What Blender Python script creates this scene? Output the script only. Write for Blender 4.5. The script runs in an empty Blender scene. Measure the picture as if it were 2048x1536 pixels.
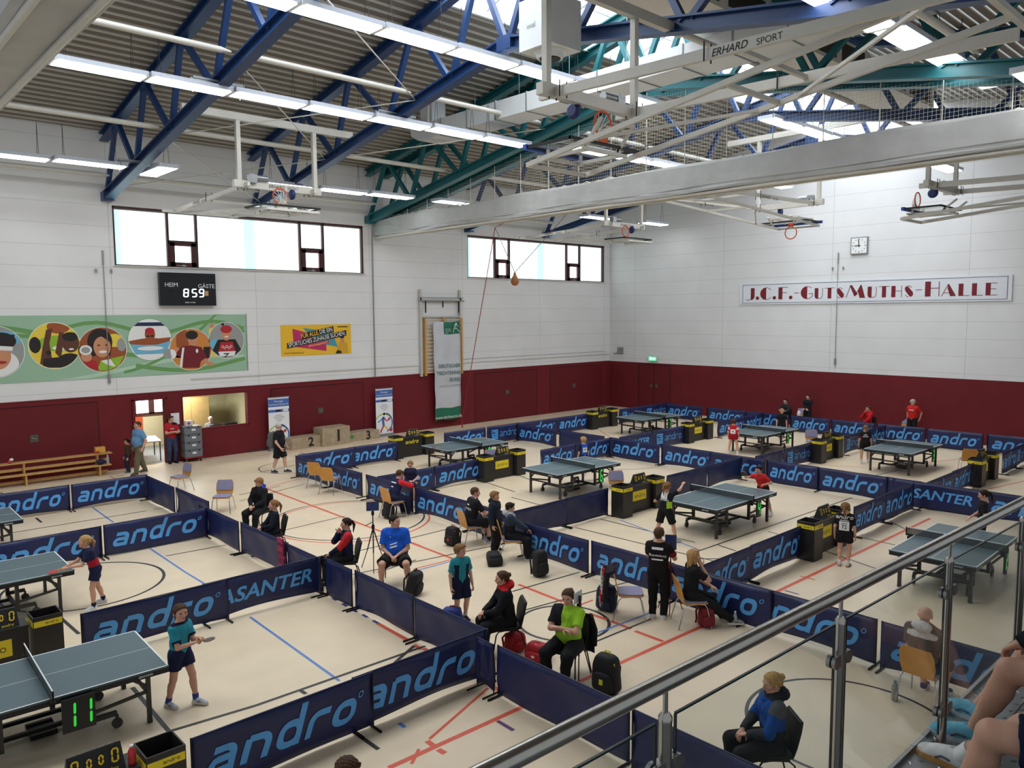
import bpy, math, random
import numpy as np
from mathutils import Vector, Matrix
from mathutils.bvhtree import BVHTree
random.seed(7); rng=np.random.default_rng(5)
SC=bpy.context.scene; COL=SC.collection
V=Vector; R=math.radians; PI=math.pi
# ---------- camera, world, exposure ----------
CF,CYAW,CPIT,CROLL,CH=1562.26,47.1594,-5.1281,-0.3657,5.35246
def cam_axes():
    y,p,r=R(CYAW),R(CPIT),R(CROLL)
    f=V((math.cos(y)*math.cos(p),math.sin(y)*math.cos(p),math.sin(p)))
    rt=V((math.sin(y),-math.cos(y),0)); u=rt.cross(f)
    return math.cos(r)*rt+math.sin(r)*u, -math.sin(r)*rt+math.cos(r)*u, f
CR,CU,CFW=cam_axes(); CAMP=V((0,0,CH))
cd=bpy.data.cameras.new('camera'); co=bpy.data.objects.new('camera',cd); COL.objects.link(co)
cd.sensor_width=36; cd.lens=36*CF/2048; cd.clip_start=.05; cd.clip_end=300
co.matrix_world=Matrix(((CR.x,CU.x,-CFW.x,0),(CR.y,CU.y,-CFW.y,0),(CR.z,CU.z,-CFW.z,CH),(0,0,0,1)))
SC.camera=co
w=bpy.data.worlds.new('world'); SC.world=w; w.use_nodes=True
bg=w.node_tree.nodes['Background']; bg.inputs[0].default_value=(.86,.93,1,1); bg.inputs[1].default_value=.28
SC.view_settings.view_transform='Standard'; SC.view_settings.look='None'
SC.view_settings.exposure=0.86; SC.view_settings.gamma=1; SC.view_settings.use_curve_mapping=False
SC.cycles.max_bounces=6; SC.cycles.diffuse_bounces=3; SC.cycles.glossy_bounces=3; SC.cycles.transparent_max_bounces=12
SC.cycles.use_denoising=True; SC.cycles.sample_clamp_indirect=6; SC.cycles.caustics_reflective=False; SC.cycles.caustics_refractive=False
LAMP=5.2; WIN=4.0; SKYL=7.0       # strengths: ceiling lamps, lit blinds, ridge skylight
def sky_area(name,loc,rot,sx,sy,e,c=(.9,.96,1)):
    l=bpy.data.lights.new(name,'AREA'); l.shape='RECTANGLE'; l.size=sx; l.size_y=sy; l.energy=e; l.color=c
    o=bpy.data.objects.new(name,l); COL.objects.link(o); o.location=loc; o.rotation_euler=rot; return o
def ray(px,py):
    return ((px-1024)/CF)*CR+((768-py)/CF)*CU+CFW
def G(px,py,z=0.):
    d=ray(px,py); t=(z-CH)/d.z; return CAMP+t*d
def onx(px,py,x):
    d=ray(px,py); return CAMP+(x/d.x)*d
def ony(px,py,y):
    d=ray(px,py); return CAMP+(y/d.y)*d
YW,XW=29.27,34.85
# ---------- materials ----------
def lin(c):
    return tuple((v/255/12.92 if v/255<=.04045 else ((v/255+.055)/1.055)**2.4) for v in c)
MATS={}
def M(name,c=None,rough=.6,metal=0.,var=.06,scale=9.,spec=.4,emit=0.,alpha=None):
    if name in MATS: return MATS[name]
    m=bpy.data.materials.new(name); m.use_nodes=True; nt=m.node_tree; b=nt.nodes['Principled BSDF']
    L=lin(c); b.inputs['Roughness'].default_value=rough; b.inputs['Metallic'].default_value=metal
    b.inputs['Specular IOR Level'].default_value=spec
    if emit:
        b.inputs['Base Color'].default_value=(*L,1); b.inputs['Emission Color'].default_value=(*L,1); b.inputs['Emission Strength'].default_value=emit
    elif var:
        tc=nt.nodes.new('ShaderNodeTexCoord'); n=nt.nodes.new('ShaderNodeTexNoise'); n.inputs['Scale'].default_value=scale; n.inputs['Detail'].default_value=3
        r=nt.nodes.new('ShaderNodeValToRGB'); r.color_ramp.elements[0].position=.3; r.color_ramp.elements[1].position=.7
        r.color_ramp.elements[0].color=(*[v*(1-var) for v in L],1); r.color_ramp.elements[1].color=(*[min(1,v*(1+var)) for v in L],1)
        nt.links.new(tc.outputs['Object'],n.inputs['Vector']); nt.links.new(n.outputs['Fac'],r.inputs[0]); nt.links.new(r.outputs[0],b.inputs['Base Color'])
    else: b.inputs['Base Color'].default_value=(*L,1)
    MATS[name]=m; return m
def nodes(m): return m.node_tree.nodes, m.node_tree.links, m.node_tree.nodes['Principled BSDF']
def wall_mat(name,c,seam,axis,vper,voff,joint=.7,joff=.02,zlow=2.61):
    """painted concrete planks: horizontal joints every `joint` m, upright seams along `axis`, dark joint lines and soft dirt"""
    m=M(name,c,.75,0,.035,.7); N,L,b=nodes(m)
    g=N.new('ShaderNodeNewGeometry'); s=N.new('ShaderNodeSeparateXYZ'); L.new(g.outputs['Position'],s.inputs[0])
    def line(out,off,per,wd):
        a=N.new('ShaderNodeMath'); a.operation='SUBTRACT'; L.new(out,a.inputs[0]); a.inputs[1].default_value=off
        q=N.new('ShaderNodeMath'); q.operation='PINGPONG'; L.new(a.outputs[0],q.inputs[0]); q.inputs[1].default_value=per/2
        t=N.new('ShaderNodeMath'); t.operation='LESS_THAN'; L.new(q.outputs[0],t.inputs[0]); t.inputs[1].default_value=wd; return t.outputs[0]
    h=line(s.outputs['Z'],joff,joint,.006); v=line(s.outputs[axis],voff,vper,.009)
    mx=N.new('ShaderNodeMath'); mx.operation='MAXIMUM'; L.new(h,mx.inputs[0]); L.new(v,mx.inputs[1])
    mul=N.new('ShaderNodeMath'); mul.operation='MULTIPLY'; L.new(mx.outputs[0],mul.inputs[0]); mul.inputs[1].default_value=.55
    mix=N.new('ShaderNodeMix'); mix.data_type='RGBA'; L.new(mul.outputs[0],mix.inputs[0])
    src=b.inputs['Base Color'].links[0].from_socket; L.new(src,mix.inputs[6]); mix.inputs[7].default_value=(*lin(seam),1); L.new(mix.outputs[2],b.inputs['Base Color'])
    bp=N.new('ShaderNodeBump'); bp.inputs['Strength'].default_value=.4; bp.inputs['Distance'].default_value=.01; bp.invert=True; L.new(mx.outputs[0],bp.inputs['Height']); L.new(bp.outputs[0],b.inputs['Normal'])
    return m
# ---------- mesh helper ----------
def frame_to(p0,p1,up=V((0,0,1))):
    z=(V(p1)-V(p0)).normalized()
    x=V(up).cross(z)
    if x.length<1e-4: x=V((1,0,0)).cross(z) if abs(z.x)<.9 else V((0,1,0)).cross(z)
    x.normalize(); y=z.cross(x); return x,y,z
class MB:
    def __init__(s): s.v=[]; s.f=[]; s.m=[]; s.sm=[]
    def add(s,vs,fs,mi=0,T=None,smooth=False):
        o=len(s.v)
        s.v.extend([tuple(T@V(v)) for v in vs] if T is not None else [tuple(v) for v in vs])
        for q,f in enumerate(fs): s.f.append(tuple(i+o for i in f)); s.m.append(mi if isinstance(mi,int) else mi[q]); s.sm.append(smooth)
        return s
    def box(s,c,d,mi=0,T=None,taper=1.):
        x,y,z=[q/2 for q in d]; cx,cy,cz=c; t=taper
        vs=[(cx+a*x*(t if k>0 else 1),cy+b*y*(t if k>0 else 1),cz+k*z) for k in(-1,1) for b in(-1,1) for a in(-1,1)]
        return s.add(vs,[(0,2,3,1),(4,5,7,6),(0,1,5,4),(2,6,7,3),(0,4,6,2),(1,3,7,5)],mi,T)
    def quad(s,a,b,c,d,mi=0): return s.add([a,b,c,d],[(0,1,2,3)],mi)
    def tube(s,p0,p1,r,n=8,r1=None,mi=0,caps=True,T=None):
        x,y,z=frame_to(p0,p1); r1=r if r1 is None else r1; vs=[]
        for p,q in((V(p0),r),(V(p1),r1)):
            for i in range(n):
                a=2*PI*i/n; vs.append(p+q*(math.cos(a)*x+math.sin(a)*y))
        s.add(vs,[(i,(i+1)%n,n+(i+1)%n,n+i) for i in range(n)],mi,T,True)
        if caps: s.add(vs,[tuple(range(n))[::-1],tuple(range(n,2*n))],mi,T)
        return s
    def path(s,pts,r,n=8,mi=0,closed=False,T=None):
        pts=[V(p) for p in pts]; k=len(pts); vs=[]; x=None
        for i,p in enumerate(pts):
            a=pts[i-1] if (i>0 or closed) else p; b=pts[(i+1)%k] if (i<k-1 or closed) else p
            t=(b-a).normalized()
            if x is None: x=frame_to((0,0,0),t)[0]
            x=(x-t*x.dot(t)); x=x.normalized() if x.length>1e-6 else frame_to((0,0,0),t)[0]
            y=t.cross(x)
            for j in range(n):
                q=2*PI*j/n; vs.append(p+r*(math.cos(q)*x+math.sin(q)*y))
        fs=[]
        for i in range(k if closed else k-1):
            i2=(i+1)%k
            for j in range(n): fs.append((i*n+j,i*n+(j+1)%n,i2*n+(j+1)%n,i2*n+j))
        s.add(vs,fs,mi,T,True)
        if not closed: s.add(vs,[tuple(range(n))[::-1],tuple(range((k-1)*n,k*n))],mi,T)
        return s
    def bar(s,p0,p1,w,h,up=(0,0,1),mi=0):
        x,y,z=frame_to(p0,p1,up); vs=[]
        for p in(V(p0),V(p1)):
            for a,b in((-1,-1),(1,-1),(1,1),(-1,1)): vs.append(p+a*w/2*x+b*h/2*y)
        return s.add(vs,[(3,2,1,0),(4,5,6,7),(0,1,5,4),(1,2,6,5),(2,3,7,6),(3,0,4,7)],mi)
    def ibeam(s,p0,p1,w,h,t=.03,up=(0,0,1),mi=0):
        x,y,z=frame_to(p0,p1,up); p0=V(p0);p1=V(p1)
        for o in(-1,1): s.bar(p0+y*o*(h/2-t/2),p1+y*o*(h/2-t/2),w,t,up,mi)
        return s.bar(p0,p1,t*.8,h-2*t,up,mi)
    def lathe(s,prof,n=16,c=(0,0,0),mi=0,T=None):
        vs=[];k=len(prof)
        for r,z in prof:
            for i in range(n):
                a=2*PI*i/n; vs.append((c[0]+r*math.cos(a),c[1]+r*math.sin(a),c[2]+z))
        s.add(vs,[(i*n+j,i*n+(j+1)%n,(i+1)*n+(j+1)%n,(i+1)*n+j) for i in range(k-1) for j in range(n)],mi,T,True)
        return s.add(vs,[tuple(range(n))[::-1],tuple(range((k-1)*n,k*n))],mi,T)
    def prism(s,poly,z0,z1,mi=0,T=None):
        n=len(poly); vs=[(x,y,z0) for x,y in poly]+[(x,y,z1) for x,y in poly]
        return s.add(vs,[tuple(range(n))[::-1],tuple(range(n,2*n))]+[(i,(i+1)%n,n+(i+1)%n,n+i) for i in range(n)],mi,T)
    def ell(s,c,r,mi=0,nu=14,nv=9,T=None):
        vs=[];fs=[]
        for j in range(nv+1):
            t=PI*j/nv
            for i in range(nu):
                a=2*PI*i/nu; vs.append((c[0]+r[0]*math.sin(t)*math.cos(a),c[1]+r[1]*math.sin(t)*math.sin(a),c[2]+r[2]*math.cos(t)))
        for j in range(nv):
            for i in range(nu): fs.append((j*nu+i,(j+1)*nu+i,(j+1)*nu+(i+1)%nu,j*nu+(i+1)%nu))
        return s.add(vs,fs,mi,T,True)
    def mesh(s,name,mats):
        me=bpy.data.meshes.new(name); me.from_pydata(s.v,[],s.f); 
        for m in (mats if isinstance(mats,(list,tuple)) else [mats]): me.materials.append(m)
        me.polygons.foreach_set('material_index',s.m); me.polygons.foreach_set('use_smooth',s.sm); me.update(); return me
    def build(s,name,mats,parent=None,loc=None,rz=0.):
        return link(name,s.mesh(name,mats),parent,loc,rz)
def link(name,me,parent=None,loc=None,rz=0.):
    o=bpy.data.objects.new(name,me); COL.objects.link(o)
    if parent is not None: o.parent=parent
    if loc is not None: o.location=loc
    if rz: o.rotation_euler=(0,0,rz)
    return o
def tag(o,label,cat,group=None,kind=None):
    if label: o['label']=label
    if cat: o['category']=cat
    if group: o['group']=group
    if kind: o['kind']=kind
    return o
def thing(name,label,cat,loc=(0,0,0),rz=0.,group=None):
    o=bpy.data.objects.new(name,None); o.empty_display_size=.2; COL.objects.link(o); o.location=loc; o.rotation_euler=(0,0,rz)
    return tag(o,label,cat,group)
def struct(o): o['kind']='structure'; return o
def copy_tree(o,parent=None):
    c=o.copy(); COL.objects.link(c); c.parent=parent
    for ch in list(o.children): copy_tree(ch,c)
    return c
def dup(src,label,loc,rz=0.,group=None,scale=None):
    c=copy_tree(src); c['label']=label; c.location=loc; c.rotation_euler=(0,0,rz)
    if group: c['group']=group
    if scale: c.scale=scale
    return c
# ---------- lettering ----------
_TX={}
def text_geo(body,size=1.,align='CENTER',shear=0.,bold=0.,sx=1.):
    k=(body,size,align,shear,bold,sx)
    if k in _TX: return _TX[k]
    cu=bpy.data.curves.new('t','FONT'); cu.body=body; cu.size=size; cu.align_x=align; cu.align_y='CENTER'; cu.shear=shear; cu.offset=bold*size; cu.resolution_u=3
    o=bpy.data.objects.new('t',cu); COL.objects.link(o)
    bpy.context.view_layer.update(); dg=bpy.context.evaluated_depsgraph_get(); me=o.evaluated_get(dg).to_mesh()
    vs=[(v.co.x*sx,v.co.y,0) for v in me.vertices]; fs=[tuple(p.vertices) for p in me.polygons]
    bpy.data.objects.remove(o); bpy.data.curves.remove(cu); _TX[k]=(vs,fs); return _TX[k]
def ribbon(pts,w,closed=False):
    """flat stroke of width w along 2D points, mitred"""
    n=len(pts); L=[];Rr=[]
    for i,p in enumerate(pts):
        a=pts[i-1] if (i>0 or closed) else None; b=pts[(i+1)%n] if (i<n-1 or closed) else None
        d1=V((p[0]-a[0],p[1]-a[1])).normalized() if a else None; d2=V((b[0]-p[0],b[1]-p[1])).normalized() if b else None
        d1=d1 or d2; d2=d2 or d1
        t=(d1+d2).normalized(); nn=V((-t.y,t.x)); c=max(.5,nn.dot(V((-d1.y,d1.x)))); q=w/2/c
        L.append((p[0]+nn.x*q,p[1]+nn.y*q,0)); Rr.append((p[0]-nn.x*q,p[1]-nn.y*q,0))
    fs=[(n+i,n+(i+1)%n,(i+1)%n,i) for i in range(n if closed else n-1)]
    return L+Rr,fs
def arc(cx,cy,r,a0,a1,n=5): return [(cx+r*math.cos(R(a0+(a1-a0)*i/n)),cy+r*math.sin(R(a0+(a1-a0)*i/n))) for i in range(n+1)]
_AN={}
def andro_geo(bold=.27,shear=.28,reg=True):
    """the five-letter banner mark drawn stroke by stroke; x-height 1"""
    k=(bold,shear,reg)
    if k in _AN: return _AN[k]
    w=bold; h=w/2; vs=[];fs=[]; W=1.02; q=.3
    def put(pts,ox,closed=False,ww=None):
        a,b=ribbon(pts,ww or w,closed); o=len(vs)
        vs.extend((x+ox+shear*y,y,0) for x,y,_ in a); fs.extend(tuple(i+o for i in f) for f in b)
    l,r,b0,t=h,W-h,h,1-h
    bowl=arc(l+q,b0+q,q,180,270)[::1]+arc(r-q,b0+q,q,270,360)+arc(r-q,t-q,q,0,90)+arc(l+q,t-q,q,90,180)
    x=0; st=W+.24
    put([(l*.9,t)]+arc(r-q,t-q,q,90,0)+[(r,0)],x); put([(r,b0)]+[(l+.22,b0)]+arc(l+.2,b0+.19,.19,270,90)+[(r,b0+.38)],x,False,w*.95)
    x+=st; put([(l,0),(l,t)],x); put([(l,t)]+arc(r-q,t-q,q,90,0)+[(r,0)],x)
    x+=st; put(bowl,x,True); put([(r,0),(r,1.5)],x)
    x+=st; put([(l,0)]+arc(l+q*1.1,t-q*1.1,q*1.1,180,90)+[(W*.86,t)],x)
    x+=st*.86; put(bowl,x,True)
    x+=W
    if reg:
        put(arc(x+.13,.98,.11,0,360,12)[:-1],0,True,.045)
    X=[v[0] for v in vs]; cx=(min(X)+max(X))/2
    vs=[(a-cx,b-.55,0) for a,b,_ in vs]; _AN[k]=(vs,fs,max(X)-min(X)); return _AN[k]
def put_text(mb,geo,s,T,mi=0):
    mb.add([(x*s,y*s,z*s) for x,y,z in geo[0]],geo[1],mi,T)
def TF(o,x,y):
    """matrix mapping local xy plane to axes x,y at o"""
    x=V(x);y=V(y);z=x.cross(y); return Matrix(((x.x,y.x,z.x,o[0]),(x.y,y.y,z.y,o[1]),(x.z,y.z,z.z,o[2]),(0,0,0,1)))
ORD=['first','second','third','fourth','fifth','sixth','seventh','eighth','ninth','tenth','eleventh','twelfth']
# ---------- the hall ----------
WHITE=wall_mat('painted_concrete',(222,222,221),(150,147,142),'X',5.2,8.35)
WHITE2=wall_mat('painted_concrete_end',(222,223,224),(150,148,144),'Y',5.6,5.05)
RED=M('red_wall_panel',(108,31,37),.7,0,.07,1.2,.25)
REDD=M('red_door_panel',(101,28,34),.65,0,.06,1.2,.25)
GAP=M('dark_gap',(40,14,16),.8,0,0)
def grid_wall(mb,u0,u1,z0,z1,holes,put):
    us=sorted({u0,u1,*[h[0] for h in holes],*[h[1] for h in holes]}); zs=sorted({z0,z1,*[h[2] for h in holes],*[h[3] for h in holes]})
    for a,b in zip(us,us[1:]):
        for c,d in zip(zs,zs[1:]):
            m,n=(a+b)/2,(c+d)/2
            if not any(h[0]<m<h[1] and h[2]<n<h[3] for h in holes): put(a,b,c,d)
def slab_y(mb,y0,y1,mi=0): return lambda a,b,c,d: mb.box(((a+b)/2,(y0+y1)/2,(c+d)/2),(b-a,y1-y0,d-c),mi)
# floor with sprung vinyl
fm=M('vinyl_floor',(222,203,174),.33,0,.05,1.3,.38)
N_,L_,b_=nodes(fm); n2=N_.new('ShaderNodeTexNoise'); n2.inputs['Scale'].default_value=2.2; r2=N_.new('ShaderNodeMapRange'); r2.inputs[3].default_value=.26; r2.inputs[4].default_value=.46
L_.new(n2.outputs['Fac'],r2.inputs[0]); L_.new(r2.outputs[0],b_.inputs['Roughness'])
fl=MB().box((15.7,12.9,-.1),(38.6,33.4,.2)).build('floor',fm); struct(fl)
# painted court lines: colour, width, pixel pairs resolved onto the floor
LC={'r':M('red_line_paint',(214,92,68),.4,0,.05),'k':M('black_line_paint',(52,50,50),.4,0,.05),'b':M('blue_line_paint',(88,126,190),.4,0,.05),'n':M('navy_line_paint',(40,44,110),.4,0,.05),'p':M('purple_line_paint',(104,62,110),.4,0,.05)}
LINES='''r 5 527 975 770 1066|r 5 770 1066 915 1121|r 5 1037 1169 1126 1204|r 5 1178 1227 1213 1239|r 5 1221 1242 1262 1258|r 5 1270 1262 1326 1283|r 6 1159 1363 1412 1249
r 6 777 1536 1058 1408|r 4 823 1528 838 1498|r 4 859 1478 976 1376|r 7 854 1482 866 1491|r 7 876 1499 890 1507|r 6 756 1247 818 1282|r 6 828 1290 842 1299|r 6 847 1297 860 1305|r 6 972 1366 1052 1410
n 7 665 1196 673 1201|n 7 685 1207 694 1213|n 7 704 1218 714 1224|n 7 725 1229 735 1235|n 7 746 1241 757 1247|b 5 798 1446 810 1455|p 7 995 1442 1027 1461
b 4 185 1015 227 1045|b 4 300 1097 370 1144|b 4 370 1144 413 1170|b 4 500 1234 679 1362
k 6 338 1463 512 1411|k 6 512 1411 851 1292|k 6 265 1375 338 1463|k 5 790 1325 828 1292|k 9 708 1464 757 1499|k 9 601 1381 612 1388|k 4 15 1067 292 1022|k 4 307 1019 350 1012|k 4 332 1112 452 1090|k 5 100 1217 158 1268|k 5 72 1036 83 1045
k 3 0 985 22 995|r 3 0 972 140 944|k 4 355 949 372 957|r 3 220 953 232 958|k 3 478 990 560 972|k 3 480 1002 610 968|r 3 512 903 640 880|r 3 510 981 600 958|k 3 545 1066 690 1032|k 3 700 1106 912 1054|k 4 700 1150 1000 1089
k 3 755 1145 832 1120|r 3 827 1138 900 1120|r 5 823 1085 840 1092|b 4 826 1143 905 1122|k 4 1025 1183 1160 1144|k 4 1043 1222 1300 1152|k 4 1185 1286 1302 1238|b 4 1178 1272 1300 1226|r 4 1160 1210 1186 1200
k 4 958 960 1030 984|k 4 1024 995 1080 1010|k 3 1150 1055 1440 1125|k 3 1200 1038 1390 1085|b 3 1240 1040 1400 1100|k 4 1380 1108 1705 995|k 3 1436 1090 1472 1102|k 3 1536 1063 1590 1078|k 3 1380 1118 1490 1117
r 5 1638 1143 1860 1037|r 5 1548 1186 1640 1142|r 4 1952 984 2048 962|k 3 1615 1090 1760 1140|k 3 1700 1070 1790 1090|k 3 1690 1000 1705 995|k 3 1780 1043 1810 1058|p 4 1570 1181 1598 1189|r 4 1600 1152 1630 1160
r 3 1024 836 1215 812|r 3 512 912 1024 845|k 3 600 905 640 918|k 3 1024 872 1060 880|r 3 1200 861 1222 876|k 3 1210 852 1232 846|r 3 1640 930 1760 937|k 3 1745 952 1800 940|r 3 1850 926 1930 917|k 3 880 948 950 935
r 3 395 922 480 905|k 3 520 945 590 930|k 3 1036 950 1066 962|k 3 1150 965 1220 955'''
lm={k:MB() for k in LC}
def strip(mb,a,b,w,z):
    d=(b-a); d.z=0; d.normalize(); n=V((-d.y,d.x,0))*w/2
    a=V((a.x,a.y,z)); b=V((b.x,b.y,z)); mb.quad(a-n,b-n,b+n,a+n)
for i,e in enumerate(LINES.replace('\n','|').split('|')):
    c,wd,*q=e.split(); q=[float(v) for v in q]; strip(lm[c],G(*q[:2]),G(*q[2:]),(.08 if c=='r' else .06) if float(wd)>4 else .045,.0012+.00004*(i%40))
def ring(mb,cx,cy,r,w,z,a0=0,a1=360,n=72):
    vs=[];fs=[]
    for i in range(n+1):
        a=R(a0+(a1-a0)*i/n); vs+= [(cx+(r-w/2)*math.cos(a),cy+(r-w/2)*math.sin(a),z),(cx+(r+w/2)*math.cos(a),cy+(r+w/2)*math.sin(a),z)]
    mb.add(vs,[(2*i,2*i+1,2*i+3,2*i+2) for i in range(n)])
for c,px,py,qx,qy,w in (('k',697,1037,700,1079,.05),('r',703,1040,703,1084,.05),('k',170,1170,228,1205,.06),('k',1700,1450,1700,1364,.05),('k',1128,1245,1039,1250,.06),('k',585,934,640,938,.04),('k',1240,920,1190,935,.04),('k',300,1060,350,1075,.0)):
    if w: p,q=G(px,py),G(qx,qy); ring(lm[c],p.x,p.y,(p-q).length,w,.0008)
for k,n in (('r','red'),('k','black'),('b','light_blue'),('n','navy'),('p','purple')): struct(lm[k].build(n+'_court_line',LC[k],fl))
# wall on the left (long side): two window bands, doorway, office window
W1=(8.48,18.47,7.12,9.15); W2=(24.28,34.35,7.12,9.15)
mb=MB(); grid_wall(mb,-3.6,34.85,2.61,11.75,[W1,W2],slab_y(mb,YW,YW+.32)); wl=struct(mb.build('wall_left',WHITE))
mb=MB(); grid_wall(mb,-3.6,34.85,0,2.61,[(8.84,9.97,0,2.4),(10.55,13.07,1.13,2.4)],slab_y(mb,YW,YW+.3)); struct(mb.build('wall_left_red_dado',RED,wl))
mb=MB(); mb.box((15.6,YW-.012,2.615),(38.5,.02,.03)); struct(mb.build('trim_1',M('dado_cap',(120,40,44),.6,0,0)))
def storage_door(n,a,b,hx):
    m=MB()
    for c,d in (((a+b)/2,2.44),): m.box((c,YW-.006,d),(b-a,.012,.018))
    m.box((a,YW-.006,1.22),(.018,.012,2.44)); m.box((b,YW-.006,1.22),(.018,.012,2.44))
    o=struct(m.build('door_%d'%n,GAP)); MB().box(((a+b)/2,YW-.004,1.21),(b-a-.03,.01,2.4)).build('door_leaf',REDD,o)
    h=MB(); h.box((hx,YW-.016,1.38),(.24,.02,.24)); h.build('lock_plate',M('lock_plate',(92,88,80),.5,.3,.05),o); h=MB(); h.bar((hx-.07,YW-.03,1.41),(hx+.07,YW-.03,1.36),.02,.025); h.build('handle',M('handle_grey',(150,146,138),.4,.6,.05),o)
for n,a,b,hx in ((1,2.2,7.7,5.75),(2,14.02,18.3,16.2),(3,24.65,28.92,26.8),(4,29.93,34.16,31.8)): storage_door(n,a,b,hx)
# end wall on the right
mb=MB(); pg=[(-3.4,2.61),(29.59,2.61),(29.59,11.75),(14.64,14.6),(-3.4,11.2)]
T=Matrix(((0,0,1,XW),(1,0,0,0),(0,1,0,0),(0,0,0,1))); mb.prism(pg,0,.3,0,T); we=struct(mb.build('wall_right',WHITE2))
struct(MB().box((XW+.15,13.1,1.305),(.3,33,2.61)).build('wall_right_red_dado',RED,we))
mb=MB(); 
for y in (27.15,26.1,25.0): mb.box((XW-.006,y,1.25),(.012,.025,2.5))
mb.box((XW-.006,26.07,2.51),(.012,2.17,.025)); o=struct(mb.build('door_5',GAP)); MB().box((XW-.004,26.62,1.24),(.008,1.0,2.46)).box((XW-.004,25.55,1.24),(.008,1.06,2.46)).build('door_leaf',REDD,o)
for y in (26.25,25.9): MB().box((XW-.02,y,1.35),(.03,.14,.2)).build('lock_plate',MATS['lock_plate'],o)
struct(MB().box((15.6,YW-.008,.05),(5.2,.014,.1)).build('baseboard_left',M('plinth',(84,40,38),.6,0,0)))
# windows: dark frames, casements, lit upright blinds
FR=M('window_frame',(66,24,28),.45,0,.05); BL=M('lit_blind',(232,250,248),.9,0,0,emit=WIN*.2); BLB=M('lit_blind_blue',(164,222,236),.9,0,0,emit=.9)
SKYG=M('lit_pane',(250,255,255),.5,0,0,emit=WIN*.5); WG=M('grey_hardware',(150,148,145),.4,.5,.04)
def window(n,x0,x1,sash,strips):
    z0,z1=7.12,9.15; f=MB(); y=YW+.1; t=.07
    f.box(((x0+x1)/2,y,z1-t/2),(x1-x0,.12,t)); f.box(((x0+x1)/2,y,z0+t/4),(x1-x0,.12,t/2))
    for x in (x0+.035,x1-.035): f.box((x,y,(z0+z1)/2),(t,.12,z1-z0))
    for a,b in sash:
        for x in (a,b): f.box((x,y,(z0+z1)/2),(.08,.12,z1-z0))
        f.box(((a+b)/2,y,8.02),(b-a,.12,.12))
    o=struct(f.build('window_%d'%n,FR))
    for a,b in sash:
        s=MB()
        for x in (a+.13,b-.13): s.box((x,y-.03,7.58),(.18,.1,.86))
        s.box(((a+b)/2,y-.03,7.22),(b-a-.1,.1,.16)); s.box(((a+b)/2,y-.03,7.95),(b-a-.1,.1,.12)); s.build('casement_frame',FR,o)
        MB().box(((a+b)/2,y+.02,7.58),(b-a-.44,.012,.64)).build('window_pane',SKYG,o)
        MB().box(((a+b)/2-.02,y-.1,7.18),(.12,.08,.07)).tube(((a+b)/2-.25,y-.1,7.17),((a+b)/2+.1,y-.1,7.17),.02,6).build('casement_opener',WG,o)
    edges=[x0+.07]+[v for ab in sash for v in ab]+[x1-.07]
    for i,(a,b) in enumerate(zip(edges,edges[1:])):
        m=MB(); k=max(4,round((b-a)/.21)); top=z1-.07; bot=8.09 if i in(1,3) else z0+.04
        for j in range(k):
            c=a+(b-a)*(j+.5)/k; blue=any(abs(c-s)<.16 for s in strips) or c<x0+.22
            d=(b-a)/k*.5
            m.add([(c-d,y+.075,bot),(c+d,y+.095,bot),(c+d,y+.095,top),(c-d,y+.075,top)],[(0,1,2,3)],1 if blue else 0)
            if j: m.box((c-d,y+.07,(top+bot)/2),(.01,.01,top-bot),2)
        m.build('blind',[BL,BLB,M('blind_edge',(196,226,224),.9,0,0,emit=.42)],o)
        MB().box(((a+b)/2,y+.05,top-.02),(b-a-.02,.04,.05)).build('blind_rail',WG,o)
    for q in ((-.16,),): MB().box(((x0+x1)/2,y-.02,z0-.02),(x1-x0+.1,.3,.03)).build('window_sill',M('sill',(208,206,200),.6,0,.03),o)
window(1,W1[0],W1[1],[(10.32,11.35),(15.53,16.57)],(13.45,)); window(2,W2[0],W2[1],[(26.1,27.07),(31.3,32.35)],(29.35,))
# room behind the doorway
om=MB(); om.box((10.95,33.7,1.35),(6.4,.1,2.7)); om.box((7.8,31.6,1.35),(.1,4.2,2.7)); om.box((14.1,31.6,1.35),(.1,4.2,2.7)); struct(om.build('wall_office',M('office_wall',(196,186,150),.7,0,.04)))
struct(MB().box((10.95,31.6,-.03),(6.3,4.1,.07)).build('floor_office',M('office_floor',(120,124,128),.3,0,.05)))
struct(MB().box((10.95,31.6,2.72),(6.3,4.2,.06)).build('ceiling_office',M('office_ceiling',(190,188,180),.7,0,0)))
struct(MB().box((9.2,33.62,.7),(2.6,.04,1.4)).build('trim_2',M('orange_panel',(176,72,34),.6,0,.05)))
a,b=ony(268,800,33.6),ony(333,822,33.6); wz0,wz1=ony(290,828,33.6).z,ony(290,797,33.6).z
o=MB()
for x,w in ((a.x,.1),((a.x+b.x)/2+.02,.22),(b.x,.1)): o.box((x,33.58,(wz0+wz1)/2),(w,.08,wz1-wz0))
for z in (wz0,wz1): o.box(((a.x+b.x)/2,33.58,z),(b.x-a.x,.08,.1))
o=struct(o.build('window_3',FR))
for x0,x1 in ((a.x+.05,(a.x+b.x)/2-.09),((a.x+b.x)/2+.13,b.x-.05)): MB().box(((x0+x1)/2,33.6,(wz0+wz1)/2),(x1-x0,.02,wz1-wz0-.1)).build('window_pane',SKYG,o)
sky_area('office_light',(11,31.5,2.65),(0,0,0),1.6,.6,130,(1,.98,.93))
f=MB()
for x in (10.55,13.07): f.box((x,YW+.05,1.76),(.05,.12,1.3))
for z in (1.13,2.4): f.box((11.81,YW+.05,z),(2.55,.12,.05))
o=struct(f.build('window_4',REDD))
gm=bpy.data.materials.new('clear_glass'); gm.use_nodes=True; nt=gm.node_tree; nt.nodes.remove(nt.nodes['Principled BSDF'])
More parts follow.
